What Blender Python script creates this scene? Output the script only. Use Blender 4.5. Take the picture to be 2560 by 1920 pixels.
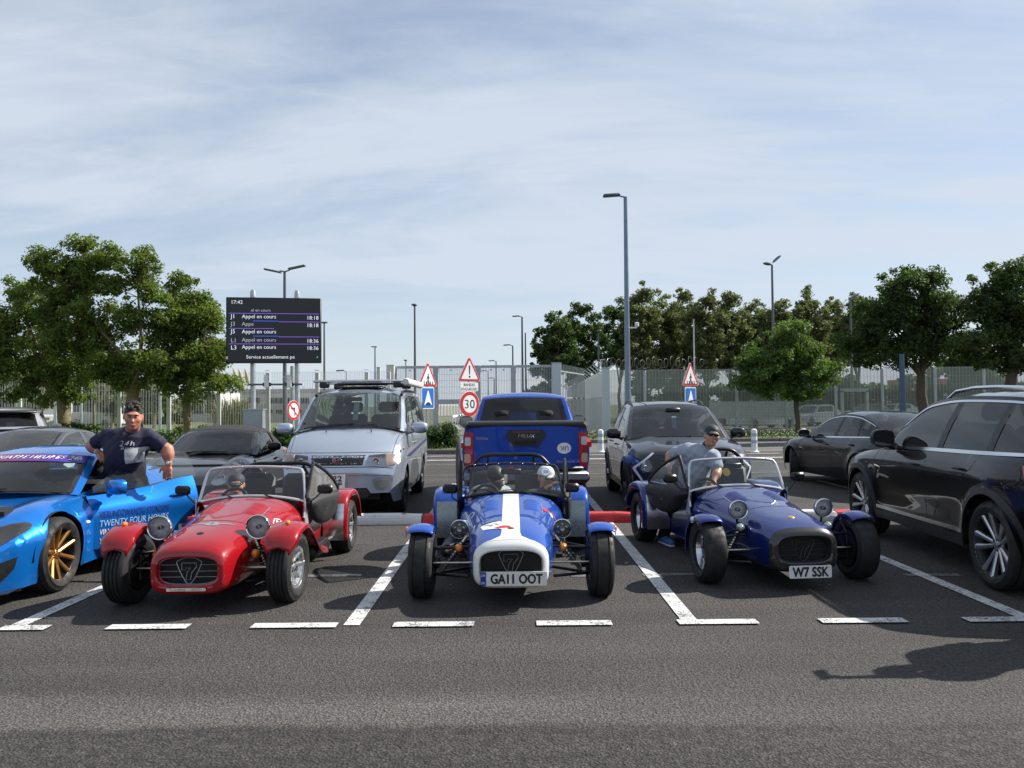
import bpy, bmesh, math, random
import numpy as np
from mathutils import Vector, Matrix
from mathutils.bvhtree import BVHTree
from mathutils.geometry import tessellate_polygon

for _o in list(bpy.data.objects):
 bpy.data.objects.remove(_o)
S = bpy.context.scene
COL = S.collection
R = math.radians
# ------------------------------------------------------------------ camera
EYE = 1.6
PITCH, ROLL = R(1.518), R(-0.5)
cam_d = bpy.data.cameras.new('camera')
cam_d.sensor_width = 36.0
cam_d.lens = 36.0 * 2000 / 2560
cam_d.clip_end = 6000
cam = bpy.data.objects.new('camera', cam_d)
COL.objects.link(cam)
CAM_ROT = Matrix.Rotation(R(90) + PITCH, 3, 'X') @ Matrix.Rotation(ROLL, 3, 'Z')
cam.matrix_world = Matrix.Translation((0, 0, EYE)) @ CAM_ROT.to_4x4()
S.camera = cam
# ------------------------------------------------------------------ sun and sky
SUN_TO = Vector((1.0, 0.38, 0.90)).normalized()      # direction towards the sun
sun_d = bpy.data.lights.new('sun', 'SUN')
sun_d.energy = 5.0
sun_d.angle = R(0.55)
sun_d.color = (1.0, 0.95, 0.87)
sun = bpy.data.objects.new('sun', sun_d)
COL.objects.link(sun)
sun.rotation_euler = SUN_TO.to_track_quat('Z', 'Y').to_euler()
sun.location = SUN_TO * 60
W = bpy.data.worlds.new('World')
S.world = W
W.use_nodes = True
wn, wl = W.node_tree.nodes, W.node_tree.links
wn.clear()
sky = wn.new('ShaderNodeTexSky')
sky.sky_type = 'NISHITA'
sky.sun_disc = False
sky.sun_elevation = math.asin(SUN_TO.z)
sky.sun_rotation = math.atan2(SUN_TO.x, SUN_TO.y)
sky.air_density = 1.0
sky.dust_density = 0.35
sky.ozone_density = 1.6
geo = wn.new('ShaderNodeTexCoord')
sep = wn.new('ShaderNodeSeparateXYZ')
wl.new(geo.outputs['Generated'], sep.inputs[0])
def wmath(op, a, b=None, clamp=False):
 n = wn.new('ShaderNodeMath'); n.operation = op; n.use_clamp = clamp
 for i, v in enumerate((a, b)):
  if v is None: continue
  if isinstance(v, (int, float)): n.inputs[i].default_value = v
  else: wl.new(v, n.inputs[i])
 return n.outputs[0]
# thin high cloud on a plane far above: project the view direction on it
zc = wmath('MAXIMUM', sep.outputs[2], 0.0)
den = wmath('ADD', zc, 0.16)
cu, cv = wmath('DIVIDE', sep.outputs[0], den), wmath('DIVIDE', sep.outputs[1], den)
def cloud(scale_x, scale_y, rot, off, detail, rough, lo, hi, dist=0.0):
 cmb = wn.new('ShaderNodeCombineXYZ')
 wl.new(cu, cmb.inputs[0]); wl.new(cv, cmb.inputs[1]); cmb.inputs[2].default_value = off
 r1 = wn.new('ShaderNodeVectorRotate'); r1.rotation_type = 'Z_AXIS'; r1.inputs['Angle'].default_value = R(rot)
 wl.new(cmb.outputs[0], r1.inputs['Vector'])
 mp = wn.new('ShaderNodeMapping'); mp.inputs['Scale'].default_value = (scale_x, scale_y, 1)
 wl.new(r1.outputs[0], mp.inputs['Vector'])
 nz = wn.new('ShaderNodeTexNoise'); nz.inputs['Scale'].default_value = 1.0
 nz.inputs['Detail'].default_value = detail; nz.inputs['Roughness'].default_value = rough
 nz.inputs['Distortion'].default_value = dist
 wl.new(mp.outputs[0], nz.inputs['Vector'])
 mr = wn.new('ShaderNodeMapRange'); mr.interpolation_type = 'SMOOTHSTEP'
 mr.inputs['From Min'].default_value = lo; mr.inputs['From Max'].default_value = hi
 wl.new(nz.outputs['Fac'], mr.inputs['Value'])
 return mr.outputs[0]
c1 = cloud(0.42, 0.95, 14, 21.5, 8, 0.58, 0.38, 0.64, 0.7)
c2 = cloud(1.1, 2.6, -18, 15.2, 12, 0.66, 0.42, 0.80, 0.9)
c3 = cloud(0.30, 2.2, 5, 3.1, 9, 0.6, 0.42, 0.74, 0.5)
haze_low = wn.new('ShaderNodeMapRange')
haze_low.inputs['From Min'].default_value = 0.0; haze_low.inputs['From Max'].default_value = 0.42
haze_low.inputs['To Min'].default_value = 0.60; haze_low.inputs['To Max'].default_value = 0.33
wl.new(zc, haze_low.inputs['Value'])
mask = wmath('ADD', wmath('MULTIPLY', c1, 0.46), wmath('MULTIPLY', c2, 0.26))
mask = wmath('ADD', mask, wmath('MULTIPLY', c3, 0.28))
mask = wmath('ADD', mask, haze_low.outputs[0], True)
mask = wmath('MULTIPLY', mask, 0.93)
mix = wn.new('ShaderNodeMix'); mix.data_type = 'RGBA'
wl.new(mask, mix.inputs['Factor'])
wl.new(sky.outputs[0], mix.inputs['A'])
mix.inputs['B'].default_value = (5.25, 5.85, 6.7, 1)
bg = wn.new('ShaderNodeBackground')
bg.inputs['Strength'].default_value = 0.080
wl.new(mix.outputs['Result'], bg.inputs['Color'])
wo = wn.new('ShaderNodeOutputWorld')
wl.new(bg.outputs[0], wo.inputs['Surface'])
# ------------------------------------------------------------------ exposure and renderer
S.render.engine = 'CYCLES'
S.view_settings.view_transform = 'Standard'
S.view_settings.look = 'None'
S.view_settings.exposure = 0.68
S.view_settings.gamma = 1.0
S.cycles.max_bounces = 10
S.cycles.transparent_max_bounces = 24
S.cycles.glossy_bounces = 4
S.cycles.diffuse_bounces = 3
S.cycles.caustics_reflective = False
S.cycles.caustics_refractive = False
S.cycles.sample_clamp_indirect = 6.0
S.cycles.use_denoising = True
# ================================================================== helpers
random.seed(7)
RNG = np.random.default_rng(7)
_CI = CAM_ROT
def ray(px, py):
 """direction in the world of a pixel of the 2560 x 1920 photograph"""
 d = Vector(((px - 1280) / 2000, (960 - py) / 2000, -1.0))
 return _CI @ d
def at(px, py, Y):
 d = ray(px, py)
 return Vector((0, 0, EYE)) + d * (Y / d.y)
def gnd(px, py):
 d = ray(px, py)
 return Vector((0, 0, EYE)) + d * (-EYE / d.z)

# ---------------- materials
MATS = {}
def nodes_of(m):
 m.use_nodes = True
 return m.node_tree.nodes, m.node_tree.links
def pbr(name, col, rough=0.5, metal=0.0, coat=0.0, spec=0.5, coat_rough=0.03, noise=0.0, nscale=30.0, bump=0.0, bscale=60.0, trans=0.0, dirt=None, sheen=0.0):
 if name in MATS: return MATS[name]
 m = bpy.data.materials.new(name)
 n, l = nodes_of(m)
 b = n['Principled BSDF']
 b.inputs['Base Color'].default_value = (*col, 1)
 b.inputs['Roughness'].default_value = rough
 b.inputs['Metallic'].default_value = metal
 b.inputs['Coat Weight'].default_value = coat
 b.inputs['Coat Roughness'].default_value = coat_rough
 b.inputs['Specular IOR Level'].default_value = spec
 if sheen: b.inputs['Sheen Weight'].default_value = sheen
 if noise or bump or dirt:
  tc = n.new('ShaderNodeTexCoord')
 if noise:
  nz = n.new('ShaderNodeTexNoise'); nz.inputs['Scale'].default_value = nscale; nz.inputs['Detail'].default_value = 5
  l.new(tc.outputs['Object'], nz.inputs['Vector'])
  mr = n.new('ShaderNodeMapRange'); mr.inputs['From Min'].default_value = 0.3; mr.inputs['From Max'].default_value = 0.7
  mr.inputs['To Min'].default_value = 1 - noise; mr.inputs['To Max'].default_value = 1 + noise
  l.new(nz.outputs['Fac'], mr.inputs['Value'])
  mx = n.new('ShaderNodeVectorMath'); mx.operation = 'SCALE'; mx.inputs[0].default_value = col
  l.new(mr.outputs[0], mx.inputs['Scale'])
  l.new(mx.outputs[0], b.inputs['Base Color'])
  rr = n.new('ShaderNodeMapRange'); rr.inputs['From Min'].default_value = 0.3; rr.inputs['From Max'].default_value = 0.7
  rr.inputs['To Min'].default_value = max(0.0, rough * (1 - noise)); rr.inputs['To Max'].default_value = min(1, rough * (1 + noise))
  l.new(nz.outputs['Fac'], rr.inputs['Value']); l.new(rr.outputs[0], b.inputs['Roughness'])
 if bump:
  nb = n.new('ShaderNodeTexNoise'); nb.inputs['Scale'].default_value = bscale; nb.inputs['Detail'].default_value = 4
  l.new(tc.outputs['Object'], nb.inputs['Vector'])
  bp = n.new('ShaderNodeBump'); bp.inputs['Strength'].default_value = bump; bp.inputs['Distance'].default_value = 0.01
  l.new(nb.outputs['Fac'], bp.inputs['Height']); l.new(bp.outputs[0], b.inputs['Normal'])
 MATS[name] = m
 return m
def paint(name, col, metal=0.35, rough=0.32, coat=1.0, dust=0.12, ior=1.5):
 """clear-coated car paint with a little road dust"""
 if name in MATS: return MATS[name]
 m = pbr(name, col, rough, metal, coat, 0.12, 0.02)
 n, l = nodes_of(m); b = n['Principled BSDF']
 b.inputs['Coat IOR'].default_value = ior
 tc = n.new('ShaderNodeTexCoord')
 nz = n.new('ShaderNodeTexNoise'); nz.inputs['Scale'].default_value = 3.0; nz.inputs['Detail'].default_value = 8; nz.inputs['Roughness'].default_value = 0.7
 l.new(tc.outputs['Object'], nz.inputs['Vector'])
 mr = n.new('ShaderNodeMapRange'); mr.inputs['From Min'].default_value = 0.35; mr.inputs['From Max'].default_value = 0.8
 mr.inputs['To Max'].default_value = dust
 l.new(nz.outputs['Fac'], mr.inputs['Value'])
 mx = n.new('ShaderNodeMix'); mx.data_type = 'RGBA'
 mx.inputs['A'].default_value = (*col, 1); mx.inputs['B'].default_value = (0.16, 0.14, 0.12, 1)
 l.new(mr.outputs[0], mx.inputs['Factor']); l.new(mx.outputs['Result'], b.inputs['Base Color'])
 cr_ = n.new('ShaderNodeMapRange'); cr_.inputs['From Min'].default_value = 0.3; cr_.inputs['From Max'].default_value = 0.8
 cr_.inputs['To Min'].default_value = 0.0; cr_.inputs['To Max'].default_value = 0.035 + dust * .15
 l.new(nz.outputs['Fac'], cr_.inputs['Value']); l.new(cr_.outputs[0], b.inputs['Coat Roughness'])
 return m
def glass(name, tint=(0.75, 0.82, 0.80), ior=1.5, rough=0.0, dust=0.03, glossy=1.0):
 """thin pane: tinted see-through plus the sharp Fresnel reflection"""
 if name in MATS: return MATS[name]
 m = bpy.data.materials.new(name)
 n, l = nodes_of(m); n.clear()
 tr = n.new('ShaderNodeBsdfTransparent'); tr.inputs[0].default_value = (*tint, 1)
 gl = n.new('ShaderNodeBsdfGlossy'); gl.inputs['Roughness'].default_value = rough; gl.inputs[0].default_value = (glossy, glossy, glossy, 1)
 df = n.new('ShaderNodeBsdfDiffuse'); df.inputs[0].default_value = (0.5, 0.5, 0.48, 1)
 fr = n.new('ShaderNodeFresnel'); fr.inputs['IOR'].default_value = ior
 m0 = n.new('ShaderNodeMixShader'); m0.inputs[0].default_value = dust
 l.new(tr.outputs[0], m0.inputs[1]); l.new(df.outputs[0], m0.inputs[2])
 mx = n.new('ShaderNodeMixShader')
 l.new(fr.outputs[0], mx.inputs[0]); l.new(m0.outputs[0], mx.inputs[1]); l.new(gl.outputs[0], mx.inputs[2])
 o = n.new('ShaderNodeOutputMaterial'); l.new(mx.outputs[0], o.inputs[0])
 MATS[name] = m
 return m
def veil(name, col, opacity, metal=0.0):
 """woven wire too fine to see strand by strand"""
 if name in MATS: return MATS[name]
 m = bpy.data.materials.new(name)
 n, l = nodes_of(m); n.clear()
 tr = n.new('ShaderNodeBsdfTransparent')
 df = n.new('ShaderNodeBsdfPrincipled'); df.inputs['Base Color'].default_value = (*col, 1); df.inputs['Roughness'].default_value = 0.6
 mx = n.new('ShaderNodeMixShader'); mx.inputs[0].default_value = opacity
 l.new(tr.outputs[0], mx.inputs[1]); l.new(df.outputs[0], mx.inputs[2])
 o = n.new('ShaderNodeOutputMaterial'); l.new(mx.outputs[0], o.inputs[0])
 MATS[name] = m
 return m
def emit(name, col, s):
 if name in MATS: return MATS[name]
 m = pbr(name, col, 0.5)
 b = m.node_tree.nodes['Principled BSDF']
 b.inputs['Emission Color'].default_value = (*col, 1); b.inputs['Emission Strength'].default_value = s
 return m

# ---------------- mesh builder
class MB:
 def __init__(s):
  s.v, s.f, s.m = [], [], []
 def add(s, v, f, mi=0):
  k = len(s.v)
  s.v.extend([tuple(p) for p in v])
  s.f.extend([tuple(i + k for i in q) for q in f])
  s.m.extend([mi] * len(f))
  return s
 def box(s, c, d, rot=None, mi=0, bev=0.0):
  x, y, z = d[0] / 2, d[1] / 2, d[2] / 2
  if bev:
   b = min(bev, x * .9, y * .9, z * .9)
   V = []; F = []
   # chamfered box: 24 verts
   for sx in (-1, 1):
    for sy in (-1, 1):
     for sz in (-1, 1):
      V += [(sx * x, sy * (y - b), sz * (z - b)), (sx * (x - b), sy * y, sz * (z - b)), (sx * (x - b), sy * (y - b), sz * z)]
   def ix(sx, sy, sz, k): return ((sx > 0) * 4 + (sy > 0) * 2 + (sz > 0)) * 3 + k
   for sg in (-1, 1):
    F.append([ix(sg, -1, -1, 0), ix(sg, 1, -1, 0), ix(sg, 1, 1, 0), ix(sg, -1, 1, 0)])
    F.append([ix(-1, sg, -1, 1), ix(1, sg, -1, 1), ix(1, sg, 1, 1), ix(-1, sg, 1, 1)])
    F.append([ix(-1, -1, sg, 2), ix(1, -1, sg, 2), ix(1, 1, sg, 2), ix(-1, 1, sg, 2)])
   for a in (-1, 1):
    for c_ in (-1, 1):
     F.append([ix(a, c_, -1, 0), ix(a, c_, -1, 1), ix(a, c_, 1, 1), ix(a, c_, 1, 0)])
     F.append([ix(a, -1, c_, 0), ix(a, -1, c_, 2), ix(a, 1, c_, 2), ix(a, 1, c_, 0)])
     F.append([ix(-1, a, c_, 1), ix(-1, a, c_, 2), ix(1, a, c_, 2), ix(1, a, c_, 1)])
     for e in (-1, 1):
      F.append([ix(a, c_, e, 0), ix(a, c_, e, 1), ix(a, c_, e, 2)])
  else:
   V = [(i, j, k) for i in (-x, x) for j in (-y, y) for k in (-z, z)]
   F = [(0, 1, 3, 2), (4, 6, 7, 5), (0, 4, 5, 1), (2, 3, 7, 6), (0, 2, 6, 4), (1, 5, 7, 3)]
  c = Vector(c)
  V = [(rot @ Vector(p) if rot else Vector(p)) + c for p in V]
  return s.add(V, F, mi)
 def bar(s, a, b, w, h, mi=0, up=(0, 0, 1)):
  a, b = Vector(a), Vector(b)
  d = (b - a)
  L = d.length
  if L < 1e-9: return s
  d /= L
  u = Vector(up)
  if abs(d.dot(u)) > 0.98: u = Vector((0, 1, 0))
  x = d.cross(u).normalized(); z = x.cross(d)
  V = []
  for p in (a, b):
   for sx, sz in ((-1, -1), (1, -1), (1, 1), (-1, 1)):
    V.append(p + x * (w / 2 * sx) + z * (h / 2 * sz))
  return s.add(V, [(0, 1, 2, 3), (7, 6, 5, 4), (0, 4, 5, 1), (1, 5, 6, 2), (2, 6, 7, 3), (3, 7, 4, 0)], mi)
 def tube(s, pts, r, n=8, closed=False, mi=0, caps=True):
  pts = [Vector(p) for p in pts]
  K = len(pts)
  rs = r if isinstance(r, (list, tuple)) else [r] * K
  T = []
  for i in range(K):
   if closed: t = pts[(i + 1) % K] - pts[i - 1]
   else: t = pts[min(i + 1, K - 1)] - pts[max(i - 1, 0)]
   T.append(t.normalized())
  u = Vector((0, 0, 1))
  if abs(T[0].dot(u)) > 0.9: u = Vector((1, 0, 0))
  x = T[0].cross(u).normalized()
  V = []; F = []
  for i in range(K):
   x = (x - T[i] * x.dot(T[i]))
   x = x.normalized() if x.length > 1e-6 else T[i].orthogonal().normalized()
   y = T[i].cross(x)
   for k in range(n):
    a = 2 * math.pi * k / n
    V.append(pts[i] + (x * math.cos(a) + y * math.sin(a)) * rs[i])
  for i in range(K if closed else K - 1):
   j = (i + 1) % K
   for k in range(n):
    F.append((i * n + k, i * n + (k + 1) % n, j * n + (k + 1) % n, j * n + k))
  if caps and not closed:
   F.append(tuple(range(n - 1, -1, -1)))
   F.append(tuple((K - 1) * n + k for k in range(n)))
  return s.add(V, F, mi)
 def lathe(s, prof, n=24, axis='z', c=(0, 0, 0), mi=0, arc=None, closed_prof=False):
  """prof: (radius, height) pairs about an axis"""
  V = []; F = []
  full = arc is None
  a0, a1 = (0, 2 * math.pi) if full else arc
  cnt = n if full else n + 1
  c = Vector(c)
  for k in range(cnt):
   a = a0 + (a1 - a0) * k / n
   ca, sa = math.cos(a), math.sin(a)
   for r, h in prof:
    p = {'z': (r * ca, r * sa, h), 'x': (h, r * ca, r * sa), 'y': (r * ca, h, r * sa)}[axis]
    V.append(c + Vector(p))
  P = len(prof)
  for k in range(n):
   j = (k + 1) % cnt
   for i in range(P if closed_prof else P - 1):
    i2 = (i + 1) % P
    F.append((k * P + i, k * P + i2, j * P + i2, j * P + i))
  return s.add(V, F, mi)
 def grid(s, rows, mi=0, flip=False, close_u=False):
  nr, nc = len(rows), len(rows[0])
  V = [p for r in rows for p in r]; F = []
  for i in range(nr - 1):
   for j in range(nc if close_u else nc - 1):
    j2 = (j + 1) % nc
    q = (i * nc + j, i * nc + j2, (i + 1) * nc + j2, (i + 1) * nc + j)
    F.append(q[::-1] if flip else q)
  return s.add(V, F, mi)
 def prism(s, poly, o, ux, uy, t, mi=0):
  """flat polygon with thickness t along ux x uy"""
  o, ux, uy = Vector(o), Vector(ux), Vector(uy)
  nrm = ux.cross(uy).normalized()
  n = len(poly)
  A = [o + ux * p[0] + uy * p[1] for p in poly]
  B = [p + nrm * t for p in A]
  tri = tessellate_polygon([[Vector((p[0], p[1], 0)) for p in poly]])
  F = []
  for tr in tri:
   F.append(tuple(tr)[::-1]); F.append(tuple(i + n for i in tr))
  for i in range(n):
   j = (i + 1) % n
   F.append((i, j, j + n, i + n))
  return s.add(A + B, F, mi)
 def ball(s, c, r, n=12, m=8, sc=(1, 1, 1), mi=0):
  prof = [(max(1e-4, r * math.sin(math.pi * i / m)), -r * math.cos(math.pi * i / m)) for i in range(m + 1)]
  k = len(s.v)
  s.lathe(prof, n, 'z', (0, 0, 0), mi)
  for i in range(k, len(s.v)):
   p = s.v[i]
   s.v[i] = (c[0] + p[0] * sc[0], c[1] + p[1] * sc[1], c[2] + p[2] * sc[2])
  return s
 def xf(s, M, start=0):
  for i in range(start, len(s.v)):
   s.v[i] = tuple(M @ Vector(s.v[i]))
  return s
 def mesh(s, name, mats, smooth=38):
  me = bpy.data.meshes.new(name)
  me.from_pydata(s.v, [], s.f)
  mats = mats if isinstance(mats, (list, tuple)) else [mats]
  for m in mats: me.materials.append(m)
  if len(mats) > 1 and s.m:
   me.polygons.foreach_set('material_index', s.m)
  bm = bmesh.new(); bm.from_mesh(me)
  if len(s.f) < 60000:
   bmesh.ops.remove_doubles(bm, verts=bm.verts, dist=1e-5)
   bmesh.ops.recalc_face_normals(bm, faces=bm.faces)
  bm.to_mesh(me); bm.free()
  if smooth:
   me.shade_smooth()
   me.set_sharp_from_angle(angle=R(smooth))
  me.update()
  return me
 def obj(s, name, mats, parent=None, smooth=38, loc=None, rot=None):
  return link(name, s.mesh(name, mats, smooth), parent, loc, rot)

def link(name, me, parent=None, loc=None, rot=None):
 o = bpy.data.objects.new(name, me)
 COL.objects.link(o)
 if parent: o.parent = parent
 if loc is not None: o.location = loc
 if rot is not None: o.rotation_euler = rot
 return o
def tag(o, label=None, cat=None, group=None, kind=None):
 if label: o['label'] = label
 if cat: o['category'] = cat
 if group: o['group'] = group
 if kind: o['kind'] = kind
 return o
def thing(name, label, cat, loc=(0, 0, 0), rz=0.0, group=None):
 o = bpy.data.objects.new(name, None)
 o.empty_display_size = 0.2
 COL.objects.link(o)
 o.location = loc; o.rotation_euler = (0, 0, rz)
 return tag(o, label, cat, group)
def structure(o):
 o['kind'] = 'structure'; return o
def copy_tree(o, parent=None):
 c = o.copy(); COL.objects.link(c); c.parent = parent
 for ch in o.children: copy_tree(ch, c)
 return c

# ---------------- curves
class Key:
 """monotone cubic through (t, value) pairs"""
 def __init__(s, pts):
  s.t = [float(p[0]) for p in pts]; s.v = [float(p[1]) for p in pts]
  n = len(pts); h = [s.t[i + 1] - s.t[i] for i in range(n - 1)]
  d = [(s.v[i + 1] - s.v[i]) / h[i] for i in range(n - 1)]
  m = [0.0] * n
  if n > 1:
   m[0], m[-1] = d[0], d[-1]
   for i in range(1, n - 1):
    m[i] = 0 if d[i - 1] * d[i] <= 0 else 3 * (h[i - 1] + h[i]) / ((2 * h[i] + h[i - 1]) / d[i - 1] + (h[i] + 2 * h[i - 1]) / d[i])
  s.m = m
 def __call__(s, x):
  t, v, m = s.t, s.v, s.m
  if x <= t[0]: return v[0]
  if x >= t[-1]: return v[-1]
  i = 0
  while x > t[i + 1]: i += 1
  h = t[i + 1] - t[i]; u = (x - t[i]) / h
  return (v[i] * (1 + 2 * u) * (1 - u) ** 2 + m[i] * h * u * (1 - u) ** 2 + v[i + 1] * u * u * (3 - 2 * u) + m[i + 1] * h * u * u * (u - 1))
def K(*a):
 """K(t0,v0,t1,v1,...) or K(const)"""
 if len(a) == 1: return lambda x, c=a[0]: c
 return Key([(a[i], a[i + 1]) for i in range(0, len(a), 2)])
def catmull(P, n, closed=False):
 P = [Vector(p) for p in P]; out = []
 K_ = len(P)
 for i in range(K_ if closed else K_ - 1):
  if closed: p0, p1, p2, p3 = P[i - 1], P[i], P[(i + 1) % K_], P[(i + 2) % K_]
  else: p0, p1, p2, p3 = P[max(i - 1, 0)], P[i], P[i + 1], P[min(i + 2, K_ - 1)]
  for k in range(n):
   t = k / n
   out.append(0.5 * ((2 * p1) + (p2 - p0) * t + (2 * p0 - 5 * p1 + 4 * p2 - p3) * t * t + (3 * p1 - p0 - 3 * p2 + p3) * t ** 3))
 if not closed: out.append(P[-1].copy())
 return out
def rrect(w, h, r, n=4, cx=0, cy=0):
 out = []
 r = min(r, w / 2 - 1e-4, h / 2 - 1e-4)
 for sx, sy, a0 in ((1, 1, 0), (-1, 1, 90), (-1, -1, 180), (1, -1, 270)):
  for k in range(n + 1):
   a = R(a0 + 90 * k / n)
   out.append((cx + sx * (w / 2 - r) + r * math.cos(a), cy + sy * (h / 2 - r) + r * math.sin(a)))
 return out
def circ(r, n=20, cx=0, cy=0, sx=1, sy=1):
 return [(cx + r * sx * math.cos(2 * math.pi * k / n), cy + r * sy * math.sin(2 * math.pi * k / n)) for k in range(n)]
def smooth_poly(P, n=4):
 return [(p.x, p.y) for p in catmull([(a[0], a[1], 0) for a in P], n, True)]

# ---------------- text
def text_data(s, size=1.0, bold=0.0, shear=0.0, extrude=0.0, align='CENTER', spacing=1.0, res=3, line=1.0):
 def once(off):
  cu = bpy.data.curves.new('txt', 'FONT')
  cu.body = s; cu.size = size; cu.offset = off; cu.shear = shear; cu.extrude = extrude
  cu.align_x = align; cu.align_y = 'CENTER'; cu.space_character = spacing; cu.resolution_u = res; cu.space_line = line
  ob = bpy.data.objects.new('txt', cu)
  COL.objects.link(ob)
  dg = bpy.context.evaluated_depsgraph_get()
  me = bpy.data.meshes.new_from_object(ob.evaluated_get(dg))
  V = [v.co.copy() for v in me.vertices]; F = [tuple(p.vertices) for p in me.polygons]
  bpy.data.objects.remove(ob); bpy.data.curves.remove(cu); bpy.data.meshes.remove(me)
  return V, F
 V, F = once(0.0)
 if bold:
  V2, F2 = once(bold * size)
  if len(V2) == len(V):      # thicken, but keep sharp corners from spiking
   lim = 1.8 * bold * size
   V = [p + (q - p) * min(1.0, lim / max(1e-9, (q - p).length)) for p, q in zip(V, V2)]
 return [tuple(v) for v in V], F
def text_on(name, s, mat, parent, o, ux, uy, size, width=None, height=None, lift=0.002, fat=0.0, **kw):
 """flat lettering in the plane o + ux*x + uy*y; width fits the line to that many metres"""
 V, F = text_data(s, size, **kw)
 xs = [v[0] for v in V]; ys = [v[1] for v in V]
 cx, cy = (min(xs) + max(xs)) / 2, (min(ys) + max(ys)) / 2
 fx = width / (max(xs) - min(xs)) if width else 1.0
 fy = height / (max(ys) - min(ys)) if height else 1.0
 o, ux, uy = Vector(o), Vector(ux).normalized(), Vector(uy).normalized()
 nn = ux.cross(uy)
 centre = kw.get('align', 'CENTER') == 'CENTER'
 VV = [o + ux * ((v[0] - (cx if centre else 0)) * fx) + uy * ((v[1] - cy) * fy) + nn * lift for v in V]
 mb = MB().add(VV, F)
 if fat:      # heavier strokes: the same outline shifted, each copy a hair above the last
  for i, (a, b) in enumerate(((1, 0), (-1, 0), (0, 1), (0, -1))):
   mb.add([v + ux * (a * fat) + uy * (b * fat) + nn * (.0005 * (i + 1)) for v in VV], F)
 return mb.obj(name, mat, parent, smooth=0)

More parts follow.
